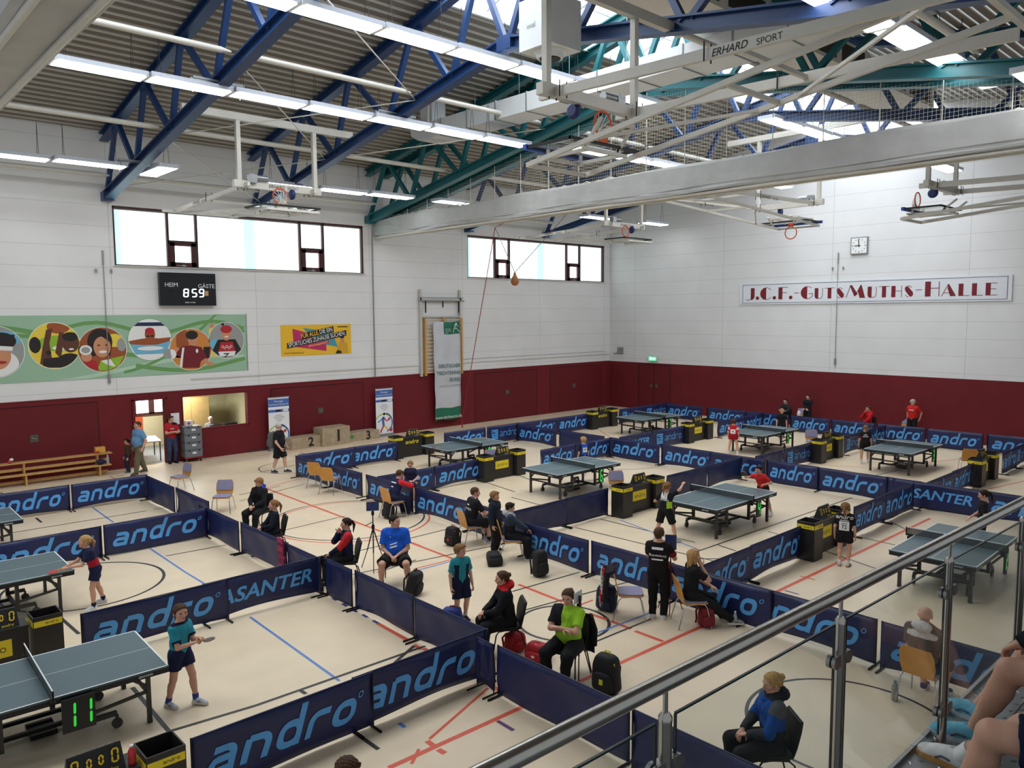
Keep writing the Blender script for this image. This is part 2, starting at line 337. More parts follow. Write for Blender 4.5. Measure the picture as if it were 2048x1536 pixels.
tr=nt.nodes.new('ShaderNodeBsdfTransparent'); tr.inputs[0].default_value=(.95,.975,.965,1); gl=nt.nodes.new('ShaderNodeBsdfGlossy'); gl.inputs['Roughness'].default_value=.02
lw=nt.nodes.new('ShaderNodeLayerWeight'); lw.inputs[0].default_value=.5; pw=nt.nodes.new('ShaderNodeMath'); pw.operation='POWER'; pw.inputs[1].default_value=5; nt.links.new(lw.outputs['Facing'],pw.inputs[0])
mr=nt.nodes.new('ShaderNodeMapRange'); mr.inputs[3].default_value=.035; mr.inputs[4].default_value=.75; nt.links.new(pw.outputs[0],mr.inputs[0]); mx=nt.nodes.new('ShaderNodeMixShader'); nt.links.new(mr.outputs[0],mx.inputs[0]); nt.links.new(tr.outputs[0],mx.inputs[1]); nt.links.new(gl.outputs[0],mx.inputs[2]); nt.links.new(mx.outputs[0],nt.nodes['Material Output'].inputs[0])
GLASS=gm
MB().box((11.81,YW+.05,1.76),(2.45,.012,1.24)).build('window_pane',GLASS,o)
MB().box((11.81,YW+.16,1.1),(2.5,.3,.04)).build('window_sill',M('sill',None),o)
f=MB()
for x in (8.84,9.97): f.box((x,YW+.1,1.2),(.08,.34,2.4))
f.box((9.4,YW+.1,2.4),(1.2,.34,.08)); struct(f.build('trim_3',REDD))
# roof deck with ribs along the hall, ridge skylight
def roof_z(y): return 11.62+.19*(14.63-abs(y-14.64))
DECK=M('roof_deck',(116,110,101),.75,0,.04,1.); RIB=M('roof_deck_rib',(188,184,174),.6,0,.03,1.)
mb=MB(); SKW=2.75
def deck_side(sgn):
    d=SKW
    while d<18.2:
        y=lambda q:14.64+sgn*q
        for a,b,dz,mi in ((d,d+.26,0,0),(d+.26,d+.27,-.05,1),(d+.27,d+.305,-.05,1),(d+.305,d+.325,0,1)):
            za=roof_z(y(a))+(dz if mi==1 and a>d+.265 else 0); zb=roof_z(y(b))+(dz if a<d+.3 else 0)
            pts=[(-3.6,y(a),za),(34.85,y(a),za),(34.85,y(b),zb),(-3.6,y(b),zb)]
            mb.quad(*(pts if sgn>0 else pts[::-1]),mi)
        d+=.325
deck_side(1); deck_side(-1)
ce=struct(mb.build('ceiling',[DECK,RIB]))
mb=MB(); sk=M('lit_skylight_glazing',(244,250,255),.5,0,0,emit=SKYL*.5)
zz=roof_z(14.64+SKW)
for s in(1,-1): 
    p=[(-3.6,14.64,zz+.95),(34.85,14.64,zz+.95),(34.85,14.64+s*SKW,zz+.12),(-3.6,14.64+s*SKW,zz+.12)]; mb.quad(*(p if s<0 else p[::-1]))
struct(mb.build('window_5',sk))
mb=MB()
x=-3.
while x<34.8:
    for s in(1,-1): mb.bar((x,14.64,zz+.9),(x,14.64+s*SKW,zz+.08),.06,.1)
    x+=1.3
for s in (1,-1):
    mb.box((15.6,14.64+s*SKW,zz+.02),(38.4,.1,.3)); mb.bar((-3.6,14.64+s*1.4,zz+.5),(34.85,14.64+s*1.4,zz+.5),.06,.08)
mb.box((15.6,14.64,zz+.9),(38.4,.12,.12)); struct(mb.build('trim_4',M('skylight_bar',(214,220,222),.5,.2,.03)))
# ---------- roof steel, curtains, lamps, ducts, folded basketball goals ----------
BLUE=M('blue_steel',(25,56,102),.38,.1,.08,3,.5); TEAL=M('teal_steel',(20,96,103),.38,.1,.08,3,.5); GREYW=M('white_steel',(196,193,184),.45,.1,.04,3)
GALV=M('galvanised',(150,154,156),.35,.7,.1,8); DARK=M('dark_metal',(34,34,36),.5,.3,.05)
LOWY=[29.2,26.1,23.0,19.9,16.9,14.64]; TOPY=[27.75,24.9,21.9,18.5,15.7]
lowz=lambda y:9.4+.176*(29.27-y) if y>14.64 else 9.4+.176*y
topz=lambda y:roof_z(y)-.24
def truss(x,mat,label,group=None):
    t=thing('roof_truss',label,'roof truss',(x,14.64,9.4))
    O=V((x,14.64,9.4)); q=lambda y,z:V((0,y-14.64,z-9.4))
    for s in (1,-1):
        f=lambda y:14.64+s*(y-14.64)
        a=MB(); a.ibeam(q(f(29.22),lowz(29.22)),q(f(14.7),lowz(14.7)),.28,.32,.045); a.build('bottom_chord',mat,t)
        a=MB(); a.ibeam(q(f(29.22),topz(29.22)),q(f(14.66),topz(14.66)),.28,.3,.045); a.build('top_chord',mat,t)
        for i in range(5):
            for L_,up in ((LOWY[i],.12),(LOWY[i+1],.12)):
                a=MB(); a.bar(q(f(TOPY[i]+(.12 if L_>TOPY[i] else -.12)),topz(TOPY[i])-.08),q(f(L_+(-.1 if L_>TOPY[i] else .1)),lowz(L_)+.1),.14,.14,(1,0,0)); a.build('strut',mat,t)
        b=MB(); b.box(q(f(29.1),lowz(29.1)-.02),(.34,.35,.3)); b.build('end_plate',mat,t)
    b=MB(); b.box(q(14.64,lowz(14.64)),(.3,.5,.34)); b.build('ridge_node',mat,t)
    return t
t1=truss(8.31,BLUE,'blue roof truss above the scoreboard, crossing in front of the left window')
for x,m,l in ((13.5,BLUE,'blue roof truss over the middle of the left window'),(18.72,TEAL,'teal roof truss on the left window side of the grey curtain roll'),(19.6,TEAL,'teal roof truss directly behind the grey curtain roll'),(24.25,BLUE,'blue roof truss behind the white net, at the left end of the second window'),(29.5,BLUE,'blue roof truss furthest back, nearest the wall with the hall name')):
    if m==BLUE: dup(t1,l,(x,14.64,9.4))
    else: truss(x,m,l)
# white tie tubes along the hall
TY=[(28.4,10.0),(23.6,10.72),(18.6,11.6),(10.7,11.6),(5.7,10.72)]; bays=[(2.6,8.3),(8.3,13.5),(13.5,18.7),(19.6,24.2),(24.2,29.5)]
NB=['left of the first blue truss','between the two left blue trusses','between the second blue and teal trusses','beyond the teal trusses','before the last blue truss']
NR=['lowest by the windows','second from the windows','third from the windows','first past the ridge','second past the ridge']
for i,(y,z) in enumerate(TY):
    for j,(a,b) in enumerate(bays):
        m=MB(); m.tube((a+.1,y,z),(a+.35,y,z),.03,10,.075); m.tube((a+.35,y,z),(b-.35,y,z),.075,12); m.tube((b-.35,y,z),(b-.1,y,z),.075,10,.03)
        tag(m.build('tie_tube',GREYW),'white tie tube %s, %s'%(NB[j],NR[i]),'tube','white tie tubes between the trusses')
k=0
for a,b,y0,y1,d in ((8.3,13.5,18.5,23.6,'between the blue trusses, rising towards the ridge'),(8.3,13.5,23.6,18.5,'between the blue trusses, falling towards the ridge'),(8.3,13.5,28.5,23.6,'low between the blue trusses, near the left window'),(8.3,13.5,23.6,28.5,'crossing another rod above the left window'),(13.5,18.7,23.6,18.5,'between the second blue and the teal truss'),(8.3,13.5,14.8,18.5,'under the ridge between the blue trusses')):
    m=MB(); m.tube((a,y0,lowz(y0)+.1),(b,y1,lowz(y1)+.1),.018,6); tag(m.build('bracing_rod',GREYW),'thin white diagonal bracing rod '+d,'rod','diagonal bracing rods')
# lamps: housing with glowing panel, hung on wires
LP=M('lit_lamp_panel',(250,251,255),.5,0,0,emit=LAMP); HOUS=M('lamp_housing',(196,202,214),.5,.1,.03)
def make_lamp():
    t=thing('ceiling_lamp','','ceiling lamp')
    a=MB(); a.box((0,0,.06),(1.95,.6,.1)); a.build('housing',HOUS,t)
    a=MB(); a.box((0,0,-.002),(1.86,.5,.03)); a.build('diffuser',LP,t)
    for x in (-.94,.94): a=MB(); a.box((x,0,.008),(.07,.6,.03)); a.build('end_trim',M('lamp_trim',(206,206,204),.5,0,0),t)
    for x in (-.7,.7): a=MB(); a.tube((x,-.1,.1),(x,-.03,1.05),.006,5); a.tube((x,.1,.1),(x,-.03,1.05),.006,5); a.build('hanging_wire',DARK,t)
    return t
lamp0=make_lamp(); used=[0]
def lamp(x,y,z,label):
    if not used[0]: used[0]=1; lamp0.location=(x,y,z); lamp0['label']=label; lamp0['group']='ceiling lamps'; return
    dup(lamp0,label,(x,y,z),0,'ceiling lamps')
def lamp_row(xs,ya,yb,xa,xb,z,desc):
    for i,x in enumerate(xs):
        lamp(x,ya+(yb-ya)*(x-xa)/(xb-xa),z,'lit ceiling lamp, %s from left, row %s'%(ORD[i],desc))
lamp_row([2.95,4.95,6.95],26.2,25.6,4,9,9.86,'ending beside the truss above the scoreboard')
lamp(8.85,25.7,9.84,'lit ceiling lamp turned crosswise beside the truss above the scoreboard'); SC.objects[[o.name for o in SC.objects if o.get('label','').startswith('lit ceiling lamp turned')][0]].rotation_euler=(0,0,PI/2)
lamp_row([13.3,15.3,17.3],25.8,25.4,13,18,9.86,'running from the goal to the teal truss')
lamp_row([20.3,24.7,28.6,32.7],25.3,24.6,20,33,9.86,'of spaced lamps by the second window')
lamp_row([5.6+1.98*i for i in range(7)],19.75,19.1,4.6,18.8,10.9,'passing under the two blue trusses to the curtain')
lamp_row([20.7+1.98*i for i in range(3)]+[27.4,30.4,32.4],18.4,17.7,19,33,10.9,'behind the hanging net, halfway to the ridge')
lamp_row([5.0+1.98*i for i in range(8)],15.05,14.75,5,20,11.55,'just under the ridge before the curtain')
lamp_row([24.5,26.48,28.4],13.3,13.2,24,29,11.55,'just under the ridge beyond the curtain')
lamp_row([10.6+1.98*i for i in range(6)],6.6,6.15,10,21.5,10.66,'at the right above the big folded goal')
lamp_row([28.2,30.2,32.2],11.1,10.8,27,32,10.66,'above the wall clock')
for x,d in ((18.6,'right edge, alone beside the curtain roll'),): lamp(x,4.55,9.9,'lit ceiling lamp at the '+d)
for x,y,z,l in ((8.31,19.7,lowz(19.7)+.05,'galvanised lamp hanger clamped on the first blue truss'),(13.5,19.5,lowz(19.5)+.05,'galvanised lamp hanger clamped on the second blue truss'),(8.31,25.6,lowz(25.6)-.02,'dark lamp hanger clamped low on the first blue truss')):
    m=MB()
    for s in (-.09,.09): m.box((0,s,.02),(1.3,.05,.05)); m.tube((-.6,s,0),(-.6,s*.8,-.3),.012,6); m.tube((.6,s,0),(.6,s*.8,-.3),.012,6)
    tag(m.build('lamp_hanger',GALV,None,(x,y,z)),l,'lamp hanger')
# dividing curtains, rolled up under the roof, with netting above
FAB=M('curtain_fabric',(170,171,169),.55,0,.07,2.2,.35)
def curtain(x,y0,y1,z0,z1,wd,label,n=40,wav=.02):
    t=thing('dividing_curtain',label,'curtain',(x,(y0+y1)/2,z0))
    prof=[(-.5,.12),(-.47,.03),(-.36,.0),(.0,-.01),(.36,.0),(.47,.03),(.5,.12),(.46,.15),(.46,.18),(.5,.2),(.5,.5),(.5,.93),(.44,1.),(-.44,1.),(-.5,.93),(-.5,.5),(-.5,.2),(-.46,.18),(-.46,.15)]
    h=z1-z0; vs=[];fs=[];k=len(prof)
    for i in range(n+1):
        y=(y0-y1)/2*(1-2*i/n)
        for j,(a,b) in enumerate(prof):
            e=(1-i/n)**3; vs.append((a*wd*(1-.25*e)+wav*(math.sin(i*1.9+j)*(.4+2*e)),y,b*h*(1-.12*e)+wav*math.sin(i*.8+j*1.3)*(1+1.5*e)))
    for i in range(n):
        for j in range(k): fs.append((i*k+j,i*k+(j+1)%k,(i+1)*k+(j+1)%k,(i+1)*k+j))
    m=MB(); m.add(vs,fs); m.add(vs,[tuple(range(k))[::-1],tuple(range(n*k,n*k+k))]); m.build('fabric_roll',FAB,t)
    m=MB(); m.tube((wd*.3,(y0-y1)/2,-.03),(wd*.3,-(y0-y1)/2,-.03),.045,10); m.tube((-wd*.3,(y0-y1)/2,-.03),(-wd*.3,-(y0-y1)/2,-.03),.045,10); m.build('bottom_tube',GREYW,t)
    return t
ct=curtain(19.15,29.15,-1.5,8.7,9.52,.55,'long grey curtain roll hanging across the hall between the teal trusses')
for i in range(22):
    y=28.3-1.36*i; m=MB(); m.tube((0,y-13.825,.8),(0,y-13.825,lowz(y)-8.8),.014,6); m.build('white_rope',GREYW,ct)
nm=bpy.data.materials.new('white_netting'); nm.use_nodes=True; nt=nm.node_tree; N=nt.nodes; Lk=nt.links; b=N['Principled BSDF']; b.inputs['Base Color'].default_value=(*lin((214,212,196)),1)
g=N.new('ShaderNodeNewGeometry'); s=N.new('ShaderNodeSeparateXYZ'); Lk.new(g.outputs['Position'],s.inputs[0]); outs=[]
for ax in 'YZ':
    q=N.new('ShaderNodeMath'); q.operation='PINGPONG'; Lk.new(s.outputs[ax],q.inputs[0]); q.inputs[1].default_value=.045
    c=N.new('ShaderNodeMath'); c.operation='LESS_THAN'; Lk.new(q.outputs[0],c.inputs[0]); c.inputs[1].default_value=.0024; outs.append(c)
mxx=N.new('ShaderNodeMath'); mxx.operation='MAXIMUM'; Lk.new(outs[0].outputs[0],mxx.inputs[0]); Lk.new(outs[1].outputs[0],mxx.inputs[1]); Lk.new(mxx.outputs[0],b.inputs['Alpha'])
NET=nm
m=MB(); ys=[29.0-.75*i for i in range(40)]
vs=[(0,y-13.825,.8) for y in ys]+[(0,y-13.825,max(.9,lowz(y)-8.85)) for y in ys]; k=len(ys)
m.add(vs,[(i,i+1,k+i+1,k+i) for i in range(k-1)]); m.build('netting',NET,ct)
m=MB()
for i in range(60): m.path([(0,15.0-.5*i,.78),(0,14.75-.5*i,.84+.02*(i%2)),(0,14.5-.5*i,.78)],.02,5)
m.build('net_edge',M('cream_cord',(206,196,164),.8,0,.05),ct)
curtain(2.28,29.15,.8,8.52,9.7,.85,'pale curtain roll hanging across the top left corner of the hall',40,.012)
# ventilation duct under the teal truss, riser with valves
DU=M('duct_white',(214,217,218),.5,.15,.03,2)
t=thing('ventilation_duct','white square ventilation duct hanging before the teal truss','duct',(17.3,20,11.4))
m=MB(); m.box((0,-9,.32),(1.0,22.5,.55)); m.build('duct_run',DU,t)
for i in range(16): m=MB(); m.box((0,1.6-1.4*i,.32),(1.05,.03,.6)); m.build('flange',GALV,t)
m=MB(); m.prism([(-2.25+0,0),(-2.9,.06),(-3.3,.25),(-3.4,.6),(-2.25,.6)],-.5,.5,0,Matrix(((0,0,1,0),(-1,0,0,0),(0,1,0,0),(0,0,0,1)))); m.build('rounded_end',DU,t)
m=MB(); m.box((0,2.7,1.0),(.6,.7,.95)); m.build('riser',DU,t)
m=MB(); m.tube((-.5,2.3,.6),(-.5,2.3,1.4),.05,8); m.tube((-.9,3.0,1.2),(.2,3.0,1.25),.09,10); m.tube((-1.1,3.0,1.2),(-.9,3.0,1.2),.14,10); m.build('pipework',GREYW,t)
for i in range(9): m=MB(); m.tube((.53,1-2.2*i,.1),(.53,1-2.2*i,roof_z(21-2.2*i)-11.4),.008,5); m.build('hanging_wire',GALV,t)
# boxed duct with dark outlets beside the ridge
for a,b,l in ((13.9,18.4,'before the teal trusses'),(20,24,'beyond the teal trusses'),(24.6,29.2,'near the far blue truss')):
    t=thing('ridge_duct','wide beige ceiling duct with dark outlets beside the ridge, '+l,'duct',((a+b)/2,11.0,12.25))
    m=MB(); m.box((0,0,.35),(b-a,1.5,.7)); m.build('duct_body',M('duct_beige',(206,202,192),.6,0,.03),t)
    for i in range(2): m=MB(); m.box(((i-.5)*(b-a)*.45,-.76,.36),((b-a)*.36,.02,.5)); m.build('outlet',M('dark_outlet',(58,54,50),.7,0,.05),t)
t=thing('fan_heater','white box fan heater with a round outlet under the ridge','heater',(12.6,12.3,11.0))
m=MB(); m.box((0,0,.55),(.95,.95,1.05)); m.build('casing',DU,t); m=MB(); m.lathe([(.28,-.12),(.32,-.02),(.36,.02)],20); m.build('round_outlet',DU,t)
m=MB(); m.lathe([(.22,-.14),(.25,-.1),(.26,-.1)],18); m.build('dark_throat',DARK,t); m=MB(); m.box((.48,0,.75),(.02,.7,.3)); m.build('intake_grille',DARK,t)
m=MB(); put_text(m,text_geo('oval',.16),1,TF((-.485,.1,.5),(0,-1,0),(0,0,1))); m.build('lettering',M('grey_print',(150,150,150),.6,0,0),t)
# folded basketball goals hanging from the roof
ORG=M('orange_rim',(206,84,44),.45,.1,.06); GPAD=M('blue_pad',(40,76,170),.5,0,.05)
def goal(label,loc,rz,L=5.4,up=True,ringy=-.1,pad=False,net=True,tall=1.85,rw=.08,zA=-.75,zB=-.25,fh=.1):
    t=thing('basketball_goal',label,'basketball goal',loc,rz)
    m=MB(); m.box((-.1,0,tall+.02),(5.3,.14,.2)); m.build('ceiling_beam',GREYW,t)
    for x in (-1.2,1.2): m=MB(); m.box((x,0,tall/2),(.12,.12,tall)); m.build('hanging_post',GREYW,t)
    m=MB(); m.box((0,0,0),(2.75,.16,.2)); m.build('cross_beam',GREYW,t)
    m=MB(); m.add(text_geo('ERHARD',.13,'CENTER',.25,.012)[0],text_geo('ERHARD',.13,'CENTER',.25,.012)[1],0,TF((-.1,-.083,0),(1,0,0),(0,0,1))); m.add(*text_geo('SPORT',.12),0,TF((.42,-.083,0),(1,0,0),(0,0,1)))
    for sx in (-1,1):
        xx=sx*(1.05+rw/2+.003); m.add(*text_geo('ERHARD',.15,'CENTER',.25,.012),0,TF((xx,3.5,-.145),(0,sx,0),(0,0,1))); m.add(*text_geo('SPORT',.13),0,TF((xx,3.5+sx*.62,-.165),(0,sx,0),(0,0,1)))
    m.build('lettering',DARK,t)
    for x in (-1.05,1.05): m=MB(); m.bar((x,-.3,-.02),(x,L,-.22),rw,max(fh,rw*1.5)); m.build('fixed_rail',GREYW,t)
    for x in (-.8,.8): m=MB(); m.bar((x,-.9,zA),(x,L,zB),rw*.85,rw); m.build('swing_arm',GREYW,t)
    za=lambda y:zA+(zB-zA)*(y+.9)/(L+.9)
    for p_,q_,r_ in (((-1.5,L,za(L)),(1.1,L,za(L)),rw),((-.8,L*.5,za(L*.5)),(.8,L*.5,za(L*.5)),rw*.8),((-1.05,L*.55,-.14),(1.05,L*.55,-.14),rw*.8),((-.8,L*.55,za(L*.55)),(.8,L*.95,za(L*.95)),.05),((.8,L*.1,za(L*.1)),(-.8,L*.45,za(L*.45)),.05),((-.8,-.9,zA),(.8,-.9,zA),rw*.8)): m=MB(); m.bar(p_,q_,r_,r_); m.build('cross_brace',GREYW,t)
    z=(zA+.3 if zA<-.9 else -.62) if up else -.62
    m=MB(); m.box((0,-.25,z),(1.8,1.05,.02)); m.build('backboard',GLASS,t)
    m=MB()
    for x in (-.9,.9): m.box((x,-.25,z),(.05,1.12,.05))
    for y in (-.79,.29): m.box((0,y,z),(1.85,.05,.05))
    m.build('board_edge',DARK,t)
    m=MB()
    for x in (-.45,.45): m.bar((x,-.8,z-.14*(1 if up else -1)),(x,.3,z-.14*(1 if up else -1)),.06,.06); m.bar((x,.2,z-.1),(x,.6,-.45),.05,.05); m.bar((x,-.7,z-.14*(1 if up else -1)),(x,-.7,z),.05,.05); m.bar((x,.25,z-.14*(1 if up else -1)),(x,.25,z),.05,.05)
    m.bar((-.6,-.8,z-.14*(1 if up else -1)),(.6,-.8,z-.14*(1 if up else -1)),.06,.06); m.bar((-.6,.3,z-.14*(1 if up else -1)),(.6,.3,z-.14*(1 if up else -1)),.06,.06); m.build('board_frame',GREYW,t)
    s=1 if up else -1
    m=MB(); m.path([(.23*math.cos(2*PI*i/24),ringy,z+s*(.36+.23*math.sin(2*PI*i/24))) for i in range(24)],.02,8,0,True); m.box((0,ringy,z+s*.08),(.16,.1,.12)); m.build('rim',ORG,t)
    if net:
        m=MB()
        for i in range(12):
            a=2*PI*i/12; p=V((.22*math.cos(a),ringy,z+s*.36+.22*math.sin(a)))
            q=V((.10*math.cos(a*1.5)+.05,ringy-.12,z+s*.36+.08*math.sin(a)-.12)); r=V((.14*math.cos(a+2),ringy-.05,z+s*.36-.3+.05*math.sin(3*a)))
            m.tube(p,q,.007,4); m.tube(q,r,.007,4)
        m.build('net',M('net_cord',(226,222,214),.8,0,0),t)
    if pad: m=MB(); m.box((0,-.82,z),(1.9,.09,.1)); m.build('board_pad',GPAD,t)
    m=MB(); m.tube((-.75,-.1,.2),(-.4,-.1,.2),.09,12); m.box((-.85,-.1,.16),(.22,.2,.24)); m.build('drive_motor',GALV,t)
    m=MB(); m.lathe([(.1,0),(.15,.02),(.16,.06),(.14,.1),(.1,.12)],16,(0,0,0),0,TF((.3,-.14,-.18),(0,1,0),(0,0,1))); m.build('webbing_reel',M('reel_blue',(34,46,96),.5,0,.05),t)
    m=MB()
    for x in (-1.05,1.05):
        for y in (.0,.25,L*.48):
            for dx in (-.09,.09): m.tube((x+dx,y,-.14-y*.03),(x+dx,y,.14-y*.03),.012,5)
    m.build('u_bolt',DARK,t); return t
goal('folded white basketball goal hanging above the left window',(11.0,22.0,9.12),0)
goal('folded white basketball goal hanging in front of the second window',(27.0,21.9,9.15),0,5.0,True,-.1,False,False)
g3=goal('big folded basketball goal with glass backboard, nearest the viewer under the ridge',(11.1,9.75,9.2),PI,6.5,True,.25,True,True,1.85,.085,-1.1,-.05,.16)
goal('folded basketball goal with blue board pad at the right edge, near the clock wall',(27.2,9.2,9.25),PI,6.2,True,-.72,True,True,1.85,.1,-.95,-.3)
goal('long folded basketball goal pointing at the wall left of the clock, ring hanging down',(27.6,14.64,9.3),PI/2,8.2,False,-.3,True,False,2.6)
# ---------- things on the walls ----------
def WT(x,z,d=.0): return TF((x,YW-d,z),(1,0,0),(0,0,1))      # left wall, facing the hall
def onwall(mb,poly,d,mi=0): mb.add([(x,YW-d,z) for x,z in poly],[tuple(range(len(poly)))],mi)
def circ(cx,cz,r,n=32,a0=0,a1=360): return [(cx+r*math.cos(R(a0+(a1-a0)*i/n)),cz+r*math.sin(R(a0+(a1-a0)*i/n))) for i in range(n)]
def el(cx,cz,rx,rz,rot=0,n=24):
    c,s=math.cos(R(rot)),math.sin(R(rot)); o=[]
    for i in range(n):
        a=2*PI*i/n; u,v=rx*math.cos(a),rz*math.sin(a); o.append((cx+u*c-v*s,cz+u*s+v*c))
    return o
def FLAT(n,c,r=.6): return M(n,c,r,0,0)
# scoreboard
t=thing('scoreboard','black electronic scoreboard reading 8 59 between HEIM and GÄSTE','scoreboard',(10.88,YW-.12,6.32))
m=MB(); m.box((0,0,0),(2.02,.16,1.18)); m.build('case',M('scoreboard_black',(16,18,22),.3,0,.05),t)
m=MB(); put_text(m,text_geo('HEIM',.21,'CENTER',0,.0),1,TF((-.6,-.083,.15),(1,0,0),(0,0,1))); put_text(m,text_geo('GÄSTE',.21,'CENTER',0,.0),1,TF((.66,-.083,.12),(1,0,0),(0,0,1))); put_text(m,text_geo('SPORTTHIEME',.06,'CENTER',0,.003),1,TF((.05,-.083,-.48),(1,0,0),(0,0,1))); m.build('lettering',FLAT('white_print',(232,232,232)),t)
SEG={'0':'abcdef','1':'bc','2':'abged','3':'abgcd','4':'fgbc','5':'afgcd','6':'afgedc','7':'abc','8':'abcdefg','9':'abcdfg'}
def seg_digit(mb,ch,T,w=.5,h=1.,t=.13,mi=0,sh=.06):
    g={'a':(0,h,w,h),'b':(w,h,w,h/2),'c':(w,h/2,w,0),'d':(0,0,w,0),'e':(0,0,0,h/2),'f':(0,h/2,0,h),'g':(0,h/2,w,h/2)}
    for s in SEG[ch]:
        x0,y0,x1,y1=g[s]; q=.1*t
        if x0==x1: a,b=sorted((y0,y1)); P=[(x0-t/2,a+t*.45),(x0,a+q),(x0+t/2,a+t*.45),(x0+t/2,b-t*.45),(x0,b-q),(x0-t/2,b-t*.45)]
        else: P=[(x0+t*.45,y0-t/2),(x1-t*.45,y0-t/2),(x1-q,y0),(x1-t*.45,y0+t/2),(x0+t*.45,y0+t/2),(x0+q,y0)]
        P=[(x+sh*y-w/2,y-h/2) for x,y in P]; mb.add([(x,y,0) for x,y in P],[tuple(range(6))],mi,T)
m=MB()
for c,x in (('8',-.1),('5',.2),('9',.46)): seg_digit(m,c,TF((x,-.084,-.13),(.34,0,0),(0,0,.27)),.45,1.,.12)
m.build('lit_digit',M('lit_digit_white',(225,238,255),.5,0,0,emit=2.6),t)
m=MB(); m.box((.66,-.09,-.14),(.12,.02,.18)); m.build('orange_label',FLAT('label_tan',(196,150,90)),t); m=MB(); m.lathe([(.04,0),(.05,.01),(.03,.02)],12,(0,0,0),0,TF((.66,-.08,.02),(1,0,0),(0,0,1))); m.lathe([(.04,0),(.05,.01),(.03,.02)],12,(0,0,0),0,TF((-.62,-.08,-.05),(1,0,0),(0,0,1))); m.build('buzzer_knob',DARK,t)
# mural of athletes
t=thing('sports_mural','long green mural panel with six round pictures of athletes','mural',(0,0,0))
x0,x1,z0,z1=2.6,13.1,3.24,5.4
m=MB(); m.box(((x0+x1)/2,YW-.01,(z0+z1)/2),(x1-x0,.02,z1-z0)); m.build('panel',M('mural_green',(150,184,156),.55,0,.03,.8),t)
GR=FLAT('mural_leaf',(104,152,88)); GR2=FLAT('mural_pale',(176,204,180))
m=MB()
def wave(pts,w,mi,d):
    v,f=ribbon(pts,w); m.add([(a,YW-d,min(z1,max(z0,b))) for a,b,_ in v],f,mi)
wave([(x0+i*.4,5.25-.42*math.sin((x0+i*.4)*.78+.25)**2-.1) for i in range(27)],.13,0,.0215); wave([(x0+i*.4,4.5+.55*math.sin((x0+i*.4)*.62-1.2)) for i in range(27)],.15,0,.022)
wave([(x0+i*.4,3.5+.35*math.sin((x0+i*.4)*.5+2)) for i in range(27)],.12,1,.0225); wave([(8.6+i*.3,3.4+.05*i+.012*i*i) for i in range(15)],.1,0,.0235); wave([(9+i*.4,3.62-.25*math.sin(i*.35)) for i in range(11)],.14,0,.0228)
m.build('leaf_band',[GR,GR2],t)
SK=FLAT('print_skin',(198,138,104)); SKD=FLAT('print_skin_dark',(92,54,38)); HR=FLAT('print_black',(34,28,28)); WH=FLAT('print_white',(228,228,226)); RD=FLAT('print_red',(172,34,44)); MAR=FLAT('print_maroon',(112,26,36)); YL=FLAT('print_yellow',(226,200,70)); OR_=FLAT('print_orange',(200,130,62)); BLP=FLAT('print_blue',(110,176,204)); GRP=FLAT('print_lime',(140,180,50)); BRN=FLAT('print_brown',(150,78,40)); GY=FLAT('print_grey',(150,152,150)); NV=FLAT('print_navy',(34,44,84))
PM=[SK,SKD,HR,WH,RD,MAR,YL,OR_,BLP,GRP,BRN,GY,NV]
def disc(cx,cz,r,bgi,shapes,rim=WH):
    m=MB(); onwall(m,circ(cx,cz,r+.018),.0245); 
    d=m.build('photo_disc',rim,t); m=MB(); onwall(m,circ(cx,cz,r),.0255,bgi); e=.0262
    for mi,poly in shapes:
        P=[]
        for a,b in poly:      # keep the drawing inside its disc
            q=math.hypot(a,b); k=min(1,.985/q) if q>0 else 1; P.append((cx+a*k*r,cz+b*k*r))
        onwall(m,P,e,mi); e+=.0005
    m.build('athlete_picture',PM,d)
disc(4.8,4.26,.82,11,[(8,el(.2,.5,.8,.3)),(3,el(.3,-.5,.5,.5)),(0,el(.1,-.15,.45,.55)),(2,el(.2,.4,.55,.35)),(3,[(-.4,.1),(.6,.02),(.62,.18),(-.4,.28)]),(2,[(-.9,.75),(.7,.55),(.7,.65),(-.9,.9)]),(2,el(-.2,-.05,.1,.05)),(4,el(.2,-.42,.2,.06))],MATS['print_white'])
disc(6.5,4.4,.76,6,[(9,el(.2,.1,.9,.35)),(3,el(.4,-.1,.5,.12)),(10,el(.18,.82,.45,.3)),(1,[(-.7,-.9),(-.5,-.2),(-.3,.7),(-.05,.75),(-.2,.1),(-.1,-.9)]),(1,[(0,-.3),(.2,.6),(.38,.55),(.3,-.1),(.2,-.6)]),(2,[(-.55,-.9),(-.45,-.55),(.1,-.5),(.5,-.9),(.2,-1),(-.3,-1)]),(2,el(-.75,.05,.22,.35)),(1,el(.62,.1,.34,.42)),(2,el(.62,.38,.32,.2)),(2,el(.55,-.7,.5,.35)),(3,el(.64,-.17,.1,.04)),(2,el(-.25,-.3,.1,.1))])
disc(7.95,4.22,.76,10,[(6,el(.5,.4,.4,.3)),(11,el(.8,.2,.2,.3)),(2,el(-.1,.35,.52,.6)),(2,[(-.6,.1),(-.45,-.3),(-.1,-.2),(.3,-.3),(.4,.2)]),(0,el(-.02,.12,.36,.47)),(2,[(-.45,.5),(-.05,.62),(.35,.3),(.32,.66),(0,.86),(-.4,.75)]),(9,[(-.3,-.95),(-.1,-.5),(.9,-.3),(.8,-.9),(.2,-1)]),(3,[(-.1,-.5),(.3,-.45),(.5,-.8),(.15,-.7)]),(4,[(-1,-.4),(-.3,-.5),(-.2,-1),(-.8,-1)]),(0,el(-.68,-.3,.22,.22)),(3,el(-.7,.0,.26,.22)),(11,el(-.7,.0,.18,.14)),(3,el(.0,-.1,.17,.06)),(2,el(-.16,.2,.06,.03)),(2,el(.16,.2,.06,.03))])
